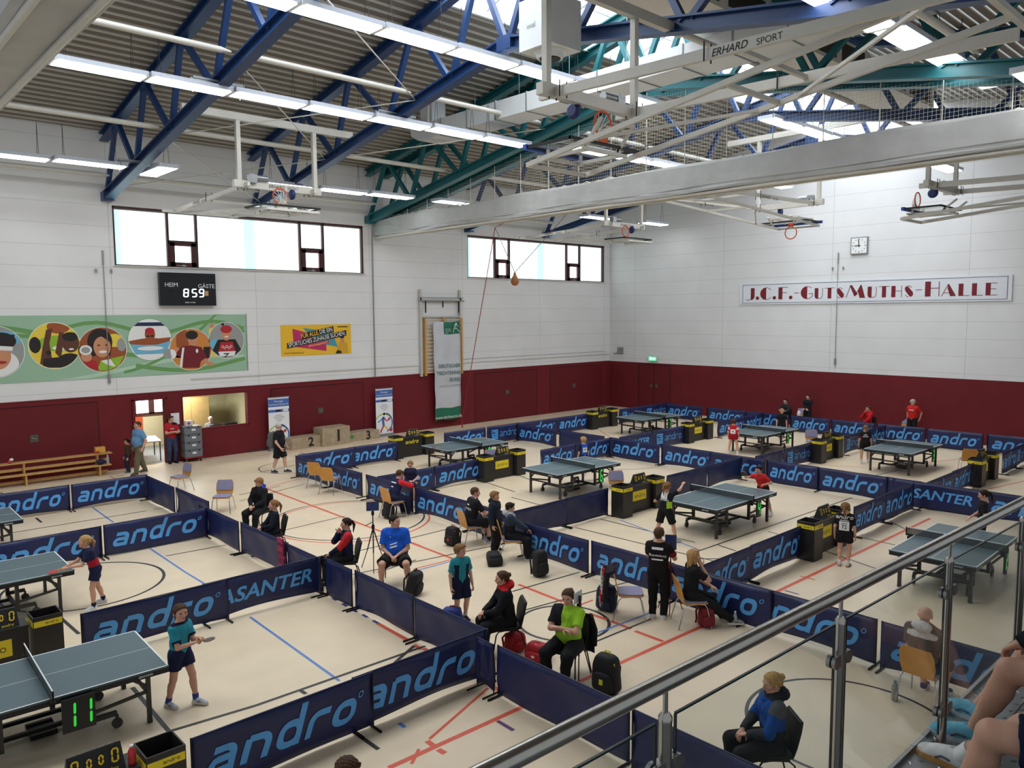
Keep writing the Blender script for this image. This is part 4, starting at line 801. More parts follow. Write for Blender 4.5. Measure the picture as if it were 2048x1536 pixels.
# ---------- table tennis tables ----------
TOP=M('table_slate',(78,98,104),.38,0,.03,3,.4); LINEW=M('table_white',(226,230,228),.5,0,0); LEGG=M('leg_grey',(64,63,62),.45,.4,.06); RUB=M('wheel_grey',(70,68,66),.6,0,.05)
GRN=M('number_green',(50,215,70),.5,0,0,emit=.32); NETB=M('net_black',(26,30,32),.8,0,.1,60)
nb=bpy.data.materials.new('black_netting'); nb.use_nodes=True; q=nb.node_tree.nodes['Principled BSDF']; q.inputs['Base Color'].default_value=(.02,.025,.03,1); q.inputs['Alpha'].default_value=.62
def table(label,x,y,rz=0.,num=None,numx=.28,bats=0):
    t=thing('table_tennis_table',label,'table tennis table',(x,y,0),rz)
    for s in (-1,1):
        m=MB(); m.box((s*.688,0,.748),(1.365,1.525,.024)); e=.7605
        for yy in (-.7525,.7525): m.box((s*.688,yy,e),(1.365,.02,.002),1)
        m.box((s*1.36,0,e),(.02,1.525,.002),1); m.box((s*.688,0,e),(1.365,.006,.002),1); m.build('tabletop',[TOP,LINEW],t)
        m=MB()
        for yy in (-.74,.74): m.box((s*.69,yy,.70),(1.35,.025,.07))
        m.box((s*1.355,0,.70),(.025,1.5,.07)); m.box((s*.03,0,.70),(.025,1.5,.07)); a=m.build('apron',BLK,t)
        m=MB(); put_text(m,text_geo('sponeta',.055,'CENTER',.2,.002),1,TF((s*1.08,-.7535,.705),(1,0,0),(0,0,1)))
        put_text(m,text_geo('sponeta',.055,'CENTER',.2,.002),1,TF((s*1.3685,-.45,.705),(0,s,0),(0,0,1))); m.build('lettering',LINEW,t)
        for yy in (-.62,.62):
            m=MB(); m.box((s*1.14,yy,.36),(.05,.06,.64)); m.box((s*1.14,yy,.03),(.055,.065,.06)); m.build('leg',LEGG,t)
        m=MB(); m.box((s*1.14,0,.4),(.035,1.24,.04)); m.box((s*1.14,0,.6),(.03,1.24,.03)); m.bar((s*1.14,-.6,.42),(s*.5,-.5,.3),.03,.04); m.bar((s*1.14,.6,.42),(s*.5,.5,.3),.03,.04); m.bar((s*.9,-.55,.66),(s*1.12,-.6,.5),.025,.035); m.bar((s*.9,.55,.66),(s*1.12,.6,.5),.025,.035); m.build('leg_brace',LEGG,t)
        m=MB()
        for yy in (-.48,.48): m.box((s*.5,yy,.42),(.06,.06,.56)); m.bar((s*.5,yy,.2),(s*.78,yy,.2),.05,.06)
        m.box((s*.5,0,.17),(.06,1.0,.05)); m.build('carriage',LEGG,t)
        for yy in (-.48,.48):
            m=MB(); m.tube((s*.78,yy-.02,.065),(s*.78,yy+.02,.065),.065,16); m.box((s*.78,yy,.13),(.03,.06,.1),1); m.build('wheel',[RUB,LEGG],t)
    m=MB(); m.bar((-.5,-.2,.16),(.5,-.2,.16),.05,.05); m.bar((-.5,.2,.16),(.5,.2,.16),.05,.05); m.box((0,0,.07),(.3,.4,.06)); m.build('centre_beam',BLKM,t)
    m=MB(); m.box((0,0,.835),(.006,1.83,.14)); n_=m.build('net',nb,t); m=MB(); m.box((0,0,.908),(.012,1.83,.014)); m.build('net_tape',LINEW,n_)
    for s in (-1,1): m=MB(); m.box((0,s*.915,.83),(.02,.02,.165)); m.box((0,s*.85,.755),(.05,.14,.03)); m.box((0,s*.84,.70),(.05,.06,.08)); m.tube((0,s*.88,.66),(0,s*.88,.72),.018,8); m.build('net_post',BLKM,t)
    if num:
        w=.36 if len(num)>1 else .2; m=MB(); m.box((numx,-.80,.5),(w,.03,.42)); b=m.build('number_board',BLK,t); m=MB()
        for i,ch in enumerate(num): seg_digit(m,ch,TF((numx+(i-(len(num)-1)/2)*.18,-.8165,.5),(.17,0,0),(0,0,.32)),.5,1.,.17)
        m.build('green_number',GRN,b)
    return t
ta=-R(.9)
T11=table('near table tennis table at the left edge, numbered eleven in green',2.08,11.2,R(-1.9),'11',.28)
table('table tennis table at the left edge with the blonde girl in navy at its end',2.22,16.4,R(-.8),'10',-.04)
table('table tennis table at the far left edge, only its end in view',2.34,21.2,R(-.8),'9',-.5)
table('table tennis table with green number four beside the boy in red',17.02,10.62,ta,'4',.42)
table('table tennis table with green number six in the middle court',17.26,15.95,R(-1.2),'6',.42)
table('table tennis table with green number eight and a red bat lying on it',17.47,21.3,ta,'8',.42)
table('table tennis table in the far corner court, nobody at it',28.1,21.25,R(-5),'7',.42)
table('table tennis table between the girl in red and the standing girl behind',27.75,15.5,ta,'5',.42)
table('far right table tennis table with the girl in black at its left end',27.75,10.25,ta,'3',.42)
table('table tennis table seen under the handrail at the right',16.77,5.16,R(1.2),'2',.42)
# ---------- boxes, umpire desks, score flippers ----------
YEL=M('yellow_band',(228,206,40),.5,0,.03); BOXM=M('box_black',(38,36,35),.4,0,.06,5)
def small_andro(mb,wd,T,mi=0,bold=.2,sh=0.): 
    vs,fs,w_=andro_geo(bold,sh,False); s=wd/w_; mb.add([(a*s,b*s,0) for a,b,_ in vs],fs,mi,T)
def make_box():
    t=thing('towel_box','','towel box'); m=MB(); w=.4;h=.85
    for s in (-1,1): m.box((s*(w/2-.008),0,h/2),(.016,w,h)); m.box((0,s*(w/2-.008),h/2),(w-.032,.016,h))
    m.box((0,0,.2),(w-.03,w-.03,.02)); m.build('box_body',BOXM,t)
    m=MB(); z=.74
    for T in (TF((0,-w/2-.001,z),(1,0,0),(0,0,1)),TF((-w/2-.001,0,z),(0,-1,0),(0,0,1)),TF((w/2+.001,0,z),(0,1,0),(0,0,1))): m.add([(-.19,-.045,0),(.19,-.045,0),(.19,.045,0),(-.19,.045,0)],[(0,1,2,3)],0,T); small_andro(m,.17,T@Matrix.Translation((.05,0,.0015)),1)
    m.build('yellow_band',[YEL,HR],t); return t
def make_desk(kind):
    t=thing('umpire_desk','','umpire desk'); m=MB(); m.box((0,.05,.36),(1.02,.02,.72)); m.box((-.5,.2,.36),(.02,.3,.72)); m.box((.5,.2,.36),(.02,.3,.72)); m.box((0,.19,.73),(1.04,.36,.025)); m.build('desk_body',BOXM,t)
    m=MB(); T=TF((0,.0385,.45),(1,0,0),(0,0,1))
    if kind: m.add([(-.29,-.13,0),(.29,-.13,0),(.29,.13,0),(-.29,.13,0)],[(0,1,2,3)],0,T); small_andro(m,.42,T@Matrix.Translation((0,-.01,.002)),1,.15)
    else: small_andro(m,.6,T@Matrix.Translation((0,.1,.002)),0,.27,.28)
    m.build('front_print',[YEL,HR],t); return t
def make_flip():
    t=thing('score_flipper','','score counter'); m=MB(); m.add([(-.27,-.09,0),(.27,-.09,0),(.27,.09,0),(-.27,.09,0),(-.25,-.005,.26),(.25,-.005,.26),(.25,.005,.26),(-.25,.005,.26)],[(0,3,2,1),(4,5,6,7),(0,1,5,4),(1,2,6,5),(2,3,7,6),(3,0,4,7)]); m.build('stand',BLK,t)
    ay=V((0,.31,.95)); m=MB(); T0=lambda x,z:TF((x,-.094+.327*z,z),(1,0,0),ay)
    for x,w,h in ((-.19,.1,.17),(-.06,.07,.11),(.05,.07,.11),(.18,.1,.17)):
        m.add([(-w/2,-h/2,0),(w/2,-h/2,0),(w/2,h/2,0),(-w/2,h/2,0)],[(0,1,2,3)],1,T0(x,.15)); seg_digit(m,'0',T0(x,.15)@Matrix.Translation((0,0,.002)),.055 if w>.08 else .035,h*.72,.018,0)
    m.build('flip_card',[M('flip_yellow',(232,196,44),.5,0,0),DARK],t); m=MB(); small_andro(m,.16,TF((.12,-.0885,.03),(1,0,0),ay),0,.24,.28); m.build('lettering',YEL,t)
    m=MB()
    for i in range(18): m.path([(-.23+.027*i+.008*math.cos(a),.008*math.sin(a),.262+.012*math.sin(a)) for a in (0,1.5,3,4.5)],.002,4,0,True)
    m.build('ring_binding',GALV,t); return t
pb,pd1,pd0,pf=make_box(),make_desk(1),make_desk(0),make_flip(); firsts={}
def place(p,key,label,loc,rz,group):
    if key not in firsts: firsts[key]=1; p.location=loc; p.rotation_euler=(0,0,rz); p['label']=label; p['group']=group; return p
    return dup(p,label,loc,rz,group)
def unit(x,y,where,kind=1,boxes=(-.73,.75),rz=0.):
    c,s=math.cos(rz),math.sin(rz)
    for i,b in enumerate(boxes): place(pb,'b','black towel box with yellow band, %s end of the %s'%('left' if b<0 else 'right',where),(x+b*c,y+b*s+(0 if b<0 else .06),0),rz,'towel boxes')
    place(pd1 if kind else pd0,'d%d'%kind,('black umpire desk with yellow sign, ' if kind else 'black umpire desk with yellow letters, ')+where,(x,y-.05,0),rz,'umpire desks')
    place(pf,'f','score counter with yellow cards on the desk, '+where,(x+.14,y+.13,.743),rz,'score counters')
unit(16.63,12.9,'station left of table four'); unit(16.77,7.8,'station beside girl number 72')
unit(17.11,24.05,'station behind table eight',0); unit(16.91,18.75,'station between tables eight and six')
unit(27.91,23.85,'far corner station',0); unit(27.76,18.5,'station behind the girl in red')
unit(27.43,12.75,'station between far right tables'); unit(27.28,7.65,'far right edge station')
unit(1.88,13.35,'station behind table eleven'); unit(1.86,8.27,'station at the bottom edge')
# ---------- chairs ----------
CHR=M('chrome',(190,190,192),.18,1.,.02); LIL=M('lilac_pad',(136,133,160),.8,0,.08,30); SHELL=M('beech_shell',(204,146,70),.42,0,.1,10); CHB=M('black_shell',(26,24,24),.6,0,.06); BROWN=M('brown_shell',(74,54,36),.5,0,.08)
def shell_poly():
    return [(-.2,.0),(.2,.0),(.23,.12),(.225,.3),(.19,.4),(-.19,.4),(-.225,.3),(-.23,.12)]
def make_chair(kind):
    t=thing('stacking_chair','','chair'); sh=CHB if kind=='black' else SHELL; pad=CHB if kind=='black' else LIL; fr=BLKM if kind=='black' else CHR
    m=MB(); vs=[]
    P=[(-.2,-.2),(.2,-.2),(.235,.0),(.23,.2),(.16,.245),(-.16,.245),(-.23,.2),(-.235,.0)]; m.prism(P,.425,.445); m.build('seat_shell',sh,t)
    m=MB(); m.prism([(a*.95,b*.95) for a,b in P],.445,.47); m.build('seat_pad',pad,t)
    m=MB(); bv=[]; n=len(shell_poly())
    for d in (0,.014):
        for a,b in shell_poly(): bv.append((a,-.2-.2*b-.12*b*b-d+.25*a*a,.44+b*1.0))
    m.add(bv,[tuple(range(n))[::-1],tuple(range(n,2*n))]+[(i,(i+1)%n,n+(i+1)%n,n+i)[::-1] for i in range(n)]); m.build('backrest',sh,t)
    if kind in('lilac','black'):
        m=MB(); bv=[]
        for d in (.001,.02):
            for a,b in shell_poly():
                b=.13+b*.66; a*=.95; bv.append((a,-.2-.2*b-.12*b*b+d+.25*a*a,.44+b))
        m.add(bv,[tuple(range(n)),tuple(range(n,2*n))[::-1]]+[(i,(i+1)%n,n+(i+1)%n,n+i) for i in range(n)]); m.build('back_pad',pad,t)
    for s in (-1,1):
        m=MB(); m.path([(s*.25,.27,0),(s*.22,.2,.36),(s*.21,.16,.41),(s*.2,.05,.42)],.011,7); m.build('leg',fr,t)
        m=MB(); m.path([(s*.25,-.3,0),(s*.22,-.2,.36),(s*.21,-.14,.41),(s*.2,.05,.42)],.011,7); m.build('leg',fr,t)
    m=MB(); m.tube((-.21,.15,.41),(.21,.15,.41),.01,6); m.tube((-.21,-.15,.41),(.21,-.15,.41),.01,6); m.build('cross_rail',fr,t); return t
CHAIRS={k:make_chair(k) for k in ('wood','lilac','black')}
def HD(v,x=None,y=None):
    # facing: 0 towards the viewer, 90 to the picture's right, 180 away; values from 500 on are turned about the hall axes
    if v>500 or x is None: return R(227.16+(v-1000 if v>500 else v))-PI/2
    return math.atan2(-y,-x)+R(v)-PI/2
def chair(kind,x,y,v,label): return place(CHAIRS[kind],'c'+kind,label,(x,y,0),HD(v,x,y),'stacking chairs')
def chair_px(kind,px,py,v,label,z=0.): p=G(px,py,z); return chair(kind,p.x,p.y,v,label)
chair_px('lilac',362,982,-60,'lilac chair standing alone left of the aisle, behind the plain barriers')
chair_px('lilac',447,1024,-15,'lilac chair facing the viewer beside the seated boy in black')
chair_px('wood',637,974,150,'empty beech chair nearest the first aisle barrier, beside a twin')
chair_px('wood',662,986,150,'empty beech chair with lilac seat in front of its twin at the aisle barrier')
chair_px('lilac',989,902,30,'lilac chair half hidden behind the desk between tables eight and six',.83)
chair_px('lilac',1236,1003,15,'lilac chair behind the scoring station of table four')
chair_px('lilac',1624,905,10,'lilac chair left of the scoring station at the far right tables')
chair_px('wood',1935,945,190,'beech chair next to the boxes at the far right edge')
for px,py,l in ((1378,826,'lilac chair against the end wall above the corner barrier'),(1539,843,'lilac chair against the end wall right of the standing girl in black'),(1596,853,'pale chair below the two seated men in dark jackets'),(1805,875,'lilac chair left of the man standing in a red shirt'),(2036,898,'lilac chair at the right edge against the end wall')): chair_px('lilac',px,py,-35,l)
# ---------- bags and small things ----------
def backpack(label,px,py,v,c,c2=None,h=.5,w=.34,lean=0.,z=0.,name='backpack',lie=False):
    p=G(px,py,z); t=thing(name,label,'backpack' if name=='backpack' else 'bag',(p.x,p.y,z),HD(v,p.x,p.y)); mc=M('bag_'+'_'.join(map(str,c)),c,.75,0,.12,14); m2=M('bag_'+'_'.join(map(str,c2)),c2,.7,0,.08) if c2 else mc
    T=Matrix.Rotation(R(lean),4,'X') if not lie else Matrix.Translation((0,0,.12))@Matrix.Rotation(R(82),4,'X')@Matrix.Translation((0,0,-h/2))
    def soft(cx,cy,cz,sx,sy,sz,e=.45,nu=18,nv=11):
        vs=[];fs=[]; sg=lambda q:math.copysign(abs(q)**e,q)
        for j in range(nv+1):
            a=-PI/2+PI*j/nv
            for i in range(nu):
                b=2*PI*i/nu; k=1+.03*math.sin(3*b+5*a); vs.append((cx+sx*sg(math.cos(a))*sg(math.cos(b))*k*(1-.12*sg(math.sin(a))),cy+sy*sg(math.cos(a))*sg(math.sin(b))*k,cz+sz*sg(math.sin(a))))
        for j in range(nv):
            for i in range(nu): fs.append((j*nu+i,j*nu+(i+1)%nu,(j+1)*nu+(i+1)%nu,(j+1)*nu+i))
        return vs,fs
    m=MB(); m.add(*soft(0,0,h/2,w/2,.11,h/2),0,T,True); m.build('bag_body',mc,t)
    m=MB(); m.add(*soft(0,.1,h*.34,w*.4,.06,h*.24),0,T,True); m.build('front_pocket',mc,t)
    m=MB(); m.path([(-w*.42,.02,h*.2),(-w*.46,.05,h*.5),(-w*.4,.07,h*.85),(0,.06,h*.97),(w*.4,.07,h*.85),(w*.46,.05,h*.5),(w*.42,.02,h*.2)],.009,6,0,False,T); m.build('zip_piping',m2,t)
    for s in (-1,1): m=MB(); m.path([(s*.09,-.1,h*.9),(s*.12,-.17,h*.6),(s*.12,-.14,h*.25),(s*.15,-.1,h*.08)],.018,6,0,False,T); m.build('shoulder_strap',mc,t)
    m=MB(); m.path([(-.05,-.03,h*.97),(-.04,-.03,h*1.06),(.04,-.03,h*1.06),(.05,-.03,h*.97)],.011,6,0,False,T); m.build('grab_handle',m2 if c2 else mc,t)
    if c2: m=MB(); m.add([(-.03,.168,h*.3),(.03,.168,h*.3),(.03,.165,h*.44),(-.03,.165,h*.44)],[(3,2,1,0)],0,T); m.build('badge',m2,t)
    return t
K_=(27,27,29)
backpack('black backpack under the beech chair of the navy jacket boy',778,1036,-60,K_,None,.46)
backpack('black backpack with a small red badge beside the man seated in a black shirt',905,1090,-40,K_,(170,60,60),.44)
backpack('black bag lying flat left of the seated boy with a grey hood',988,1128,10,K_,None,.46,.32,0,0,'sports_bag',True)
backpack('tall black backpack right of the boy with a grey hood',1080,1152,40,K_,None,.55,.3)
backpack('black backpack on the floor beside the man in the blue polo',824,1188,60,K_,None,.48,.34,-14)
backpack('black and yellow backpack standing right of the woman in lime',1213,1384,-30,K_,(210,214,40),.56,.4)
backpack('dark blue backpack below the jacket hanging chair, left of the tablet filmer',1213,1220,-30,(26,36,62),(90,90,96),.48,.36)
backpack('red and white bag left of the woman in lime',1076,1318,-30,(176,36,44),(220,214,212),.26,.4,0,0,'sports_bag')
backpack('red bag under the chair of the woman with a red hood',1030,1300,40,(170,34,42),None,.3,.34,0,0,'sports_bag')
backpack('small dark red backpack under the chair of the blonde woman',1412,1252,20,(120,28,38),None,.36,.26)
backpack('blue and red bag behind the boy standing in a teal shirt',905,1246,0,(40,60,130),(186,44,56),.28,.36,0,0,'sports_bag')
BOT=M('clear_bottle',(196,216,214),.15,0,0); BOT.node_tree.nodes['Principled BSDF'].inputs['Alpha'].default_value=.5
def bottle(label,x,y,z,c=(196,216,214),cap=(220,224,224),h=.26,r=.035,name='bottle'):
    t=thing(name,label,'bottle',(x,y,z)); m=MB(); m.lathe([(r*.9,0),(r,.01),(r,h*.25),(r*.9,h*.3),(r,h*.35),(r,h*.68),(r*.45,h*.88),(r*.4,h*.92)],12); m.build('bottle_body',BOT if c==(196,216,214) else M('bottle_%d_%d'%(c[0],c[2]),c,.4,0,.04),t); m=MB(); m.lathe([(r*.48,h*.92),(r*.48,h)],10); m.build('cap',M('cap_%d'%cap[0],cap,.4,0,0),t)
p=G(1470,1252); bottle('clear plastic bottle standing beside the blonde woman\'s shoes',p.x,p.y,0)
p=G(1204,1163); bottle('clear bottle behind the dark blue backpack with the hanging jacket',p.x,p.y,0,h=.3)
p=G(1789,1400); bottle('grey steel drinking bottle standing by the bald man\'s chair',p.x,p.y,0,(150,148,140),(120,124,120),.28,.045)
bottle('clear bottle with red label beside the score counter at the bottom edge',2.34,8.34,.743,(200,60,64),(230,226,226),.2,.04)
# tripods with tablets
def tripod(label,px,py,v,h,c,tab,tw=.26,th=.19,scr=None,legs=.3):
    p=G(px,py); t=thing('camera_tripod',label,'tripod',(p.x,p.y,0),HD(v,p.x,p.y)); mc=M('tripod_%d'%c[0],c,.4,.3,.04)
    for i in range(3):
        a=2*PI*i/3+.5; m=MB(); q=V((legs*math.cos(a),legs*math.sin(a),0)); m.tube(q,q*.5+V((0,0,h*.32)),.009,6); m.tube(q*.5+V((0,0,h*.32)),V((0,0,h*.72)),.013,6); m.build('leg',mc,t)
    m=MB(); m.tube((0,0,h*.4),(0,0,h*.95),.012,8); m.lathe([(.03,h*.7),(.035,h*.74),(.02,h*.78)],10); m.tube((0,0,h*.82),(-.16,-.1,h*.78),.008,6); m.build('centre_column',mc,t)
    m=MB(); m.box((0,0,h*.97),(.06,.05,.08)); m.box((0,.015,h+.05),(.03,.03,.16)); m.build('clamp_head',BLK,t)
    p2=thing('tablet','','tablet',(p.x,p.y,h+.02),HD(v,p.x,p.y)); p2['label']=tab; m=MB(); m.box((0,-.02,th/2),(tw,.012,th)); m.build('tablet_case',M('tablet_%d'%(scr or (30,0,0))[0],scr or (34,34,36),.35,.2,0),p2); m=MB(); m.box((0,-.0265,th/2),(tw*.92,.002,th*.9)); m.build('screen',M('screen_dark',(60,74,120),.2,0,.3,6),p2)
tripod('tall black camera tripod left of the man in the blue polo',748,1138,180,1.24,(34,34,36),'dark tablet clamped on the tall black tripod')
tripod('slim black stand in front of the woman in lime',1158,1352,60,1.1,(26,26,28),'pale grey tablet held on the slim stand by the woman in lime',.22,.17,(206,208,210),.2)
tripod('red and black tripod between the tablet filmer and the blonde woman',1340,1222,180,1.12,(120,40,44),'tablet on the red tripod, filming table four',.2,.27,(60,62,66),.25)
# scarf on the barrier, hanging jacket, shawl
m=MB(); 
for i in range(9):
    z=.76-.085*i; m.box((7.15+.01*math.sin(i*2),14.72-.01*i,z),(.04,.26,.1),i%2)
tag(m.build('patterned_towel',[M('towel_pink',(150,52,80),.9,0,.4,60),M('towel_dark',(110,36,70),.9,0,.4,60)]),'pink and navy patterned towel hung over the barrier near the woman in navy','towel')
# podium, roll-up banners, benches, crates
PW=M('podium_wood',(168,151,124),.55,0,.16,6)
t=thing('winners_podium','three step wooden winners podium marked 2, 1 and 3 against the red wall','podium',(16.5,28.7,0),R(2))
for x,h,w,ch in ((-1.42,.47,1.3,'2'),(-.1,.74,1.3,'1'),(1.35,.38,1.6,'3')):
    m=MB(); m.box((x,.15 if ch!='1' else .05,h/2),(w,.62 if ch!='1' else .72,h)); o=m.build('step',PW,t); m=MB(); m.add(*text_geo(ch,.5 if ch!='1' else .66,'CENTER',0,.03),0,TF((x+(.22 if ch!='1' else .1),(-.165 if ch!='1' else -.315),h*.5),(1,0,0),(0,0,1))); m.build('number',HR,o)
m=MB(); m.add([(a,b,0) for a,b in circ(0,0,.1,6)],[tuple(range(6))],0,TF((.75,-.166,.22),(1,0,0),(0,0,1))); m.build('green_emblem',FLAT('emblem_green',(70,140,80)),t)
def rollup(label,x,y):
    t=thing('rollup_banner',label,'banner',(x,y,0)); m=MB(); m.box((0,0,.05),(.92,.2,.1)); m.tube((0,.06,.1),(0,.03,2.1),.012,6); m.box((0,0,2.12),(.92,.03,.03)); m.build('stand',GALV,t)
    m=MB(); m.box((0,0,1.11),(.88,.006,2.0)); m.build('print_sheet',M('rollup_white',(232,233,236),.5,0,.02),t)
    m=MB(); S=lambda x0,z0,x1,z1,d,mi:m.add([(x0,-d,z0),(x1,-d,z0),(x1,-d,z1),(x0,-d,z1)],[(0,1,2,3)],mi)
    S(-.44,1.74,.44,2.05,.005,0); S(-.44,1.52,.44,1.63,.005,0); S(-.14,1.54,.08,1.62,.006,1); S(.18,1.54,.4,1.62,.006,2)
    q=lambda x,z:TF((x,-.0075,z),(1,0,0),(0,0,1)); put_text(m,text_geo('Thüringer',.1,'CENTER',0,.003),1,q(0,1.95),2); put_text(m,text_geo('Tischtennis-Verband e.V.',.085,'CENTER',0,.003),1,q(0,1.83),2);
    for i,wd in enumerate((.3,.46,.34,.2)): S(-wd/2,1.39-.075*i,wd/2,1.405-.075*i,.006,1)
    for P,wd,mi in ((arc(-.02,.55,.42,-70,75,12),.06,0),(arc(-.05,.5,.44,60,150,10),.05,3),(arc(-.02,.62,.34,20,100,8),.03,3)): m.add(*ribbon([(a,b) for a,b in P],wd),mi,q(0,.05))
    for P,wd,mi in (([(-.05,.82),(-.08,.6),(-.05,.42)],.12,0),([(-.05,.42),(-.18,.22),(-.22,.12)],.07,4),([(-.03,.42),(.1,.3),(.18,.2)],.07,5),([(-.08,.78),(-.22,.66),(-.36,.6)],.05,0),([(-.02,.76),(.1,.62),(.2,.66)],.05,4)): m.add(*ribbon(P,wd),mi,q(0,.05))
    m.add([(a,b,0) for a,b in circ(-.02,.94,.06,14)],[tuple(range(14))],1,q(0,.05)); m.add([(a,b,0) for a,b in circ(.24,.7,.06,14)],[tuple(range(14))],4,q(0,.05)); S(.26,.18,.4,.36,.006,4)
    m.build('print',[FLAT('rollup_blue',(70,104,176)),HR,WH,FLAT('rollup_green',(160,190,80)),FLAT('rollup_red',(196,50,60)),YL],t)
rollup('blue and white roll-up banner behind the man with the grey backpack',14.18,28.95); rollup('blue and white roll-up banner right of the podium',19.15,28.95)
BENW=M('bench_wood',(196,154,92),.45,0,.12,8)
t=thing('gym_bench','two stacked wooden gym benches along the red wall at the left','bench',(5.6,28.75,0))
m=MB(); m.box((0,0,.72),(4.6,.3,.04)); m.build('upper_seat',BENW,t); m=MB(); m.box((0,-.25,.36),(4.4,.26,.04)); m.build('lower_seat',BENW,t)
for x in (-2.0,-.3,1.85): m=MB(); m.box((x,.0,.36),(.05,.24,.7)); m.box((x,-.2,.17),(.05,.3,.34)); m.build('trestle',BENW,t)
m=MB(); m.box((0,-.1,.12),(4.3,.03,.09)); m.box((0,.0,.5),(4.3,.03,.09)); m.build('balance_rail',BENW,t)
m=MB(); m.box((7.55,28.72,.85),(.3,.2,.2)); m.box((7.42,28.6,.8),(.18,.015,.06),1); tag(m.build('cardboard_box',[M('carton',(214,160,74),.7,0,.1),FLAT('carton_print',(180,60,40))]),'small orange carton at the right end of the gym bench','box')
bottle('pale bottle on the lower gym bench at its right end',7.72,28.5,.38,h=.3,r=.045); m=MB(); m.ell((7.5,28.5,.48),(.14,.11,.1)); tag(m.build('cloth_bag',M('bag_navy',(30,36,66),.8,0,.1)),'small navy bag on the lower gym bench','bag')
m=MB(); m.ell((4.92,28.7,.79),(.06,.05,.05)); m.ell((4.98,28.72,.85),(.06,.04,.05),1); tag(m.build('tissue_packet',[M('packet_red',(190,50,60),.7,0,0),WH]),'small red and white packet on the upper gym bench','packet')
t=thing('crate_trolley','red wheeled trolley under the stacked grey crates','trolley',(10.72,29.0,0)); m=MB(); m.box((0,0,.16),(.66,.46,.05)); m.build('platform',M('trolley_red',(150,34,40),.5,.2,.05),t)
for a in (-1,1):
    for b in (-1,1): m=MB(); m.tube((a*.26-.02,b*.17,.065),(a*.26+.02,b*.17,.065),.065,14); m.box((a*.26,b*.17,.12),(.03,.06,.06)); m.build('wheel',RUB,t)
for i,l in enumerate(('bottom','second from bottom','second from top','topmost')):
    t=thing('storage_crate','grey plastic crate with a white label, %s in the trolley stack'%l,'crate',(10.72,29.0,.187+.285*i),0,'stacked grey crates')
    m=MB(); m.box((0,0,.135),(.62,.42,.27),0,None,1.04); m.build('crate_body',M('crate_grey',(112,116,122),.5,0,.05),t); m=MB(); m.box((0,0,.262),(.66,.46,.035)); m.build('rim',M('crate_rim',(96,100,106),.5,0,.05),t); m=MB(); m.box((.02,-.2185,.15),(.14,.004,.07)); m.build('paper_label',WH,t)
    m=MB(); m.box((-.16,-.222,.235),(.05,.02,.05)); m.box((.2,-.222,.235),(.05,.02,.05)); m.build('clasp',DARK,t)
t=thing('first_aid_box','white first aid box with a red cross on top of the crates','box',(10.62,28.95,1.33)); m=MB(); m.box((0,0,.1),(.26,.12,.2)); m.build('case',M('aid_white',(206,206,214),.5,0,0),t); m=MB(); m.box((0,-.0615,.1),(.11,.003,.04)); m.box((0,-.0617,.1),(.04,.003,.11)); m.build('red_cross',RD,t)
# office furniture behind the opening
t=thing('office_table','white table in the room behind the doorway','table',(9.75,30.7,0),R(80)); m=MB(); m.box((0,0,.73),(1.5,.7,.04)); m.build('table_top',M('laminate',(214,210,200),.5,0,.03),t)
for a in (-.7,.7):
    for b in (-.3,.3): m=MB(); m.tube((a,b,0),(a,b,.71),.02,8); m.build('leg',DARK,t)
bottle('clear bottle standing on the white table behind the doorway',9.75,30.9,.75)
m=MB(); m.prism([(-.25,-.25),(.25,-.25),(.25,.2),(.1,.26),(-.1,.26),(-.25,.2)],.44,.5); m.box((0,.24,.75),(.46,.05,.5)); m.tube((0,0,0),(0,0,.45),.04,8); m.box((0,0,.03),(.5,.06,.04)); m.box((0,0,.03),(.06,.5,.04)); tag(m.build('office_chair',M('chair_teal',(34,62,66),.7,0,.1),None,(9.55,31.9,0)),'dark office chair behind the white table in the doorway','chair')
t=thing('tall_cupboard','tall wooden cupboard seen through the office window','cupboard',(11.9,32.3,0)); m=MB(); m.box((0,0,1.02),(1.5,.5,2.04)); m.build('carcass',M('cupboard_wood',(168,136,84),.5,0,.08,5),t)
for x in (-.37,.37): m=MB(); m.box((x,-.255,1.02),(.72,.015,2.0)); o=m.build('door',M('cupboard_door',(176,146,94),.5,0,.08,5),t); m=MB(); m.box((x*.15,-.27,1.05),(.02,.02,.12)); m.build('handle',GALV,o)
for x,y,l in ((12.05,29.95,'dark computer monitor seen through the office window, left one'),(12.6,30.0,'black printer seen through the office window')):
    m=MB(); m.box((0,0,.2),(.5,.06 if x<12.3 else .35,.32 if x<12.3 else .2)); m.box((0,0,.03),(.2,.16,.06)); tag(m.build('office_monitor' if x<12.3 else 'office_printer',BLK,None,(x,y,.76 if x<12.3 else .86)),l,'monitor' if x<12.3 else 'printer')
t=thing('office_desk','pale office desk below the office window','desk',(11.9,30.1,0)); m=MB(); m.box((0,0,.74),(2.2,.8,.04)); m.build('desk_top',MATS['laminate'],t)
for a in (-1.05,1.05): m=MB(); m.box((a,0,.36),(.04,.7,.72)); m.build('side_panel',MATS['laminate'],t)
m=MB(); m.box((10.27,YW-.008,1.6),(.3,.006,.42)); tag(m.build('paper_notice',WH),'white paper notice on the red wall between doorway and office window','notice')
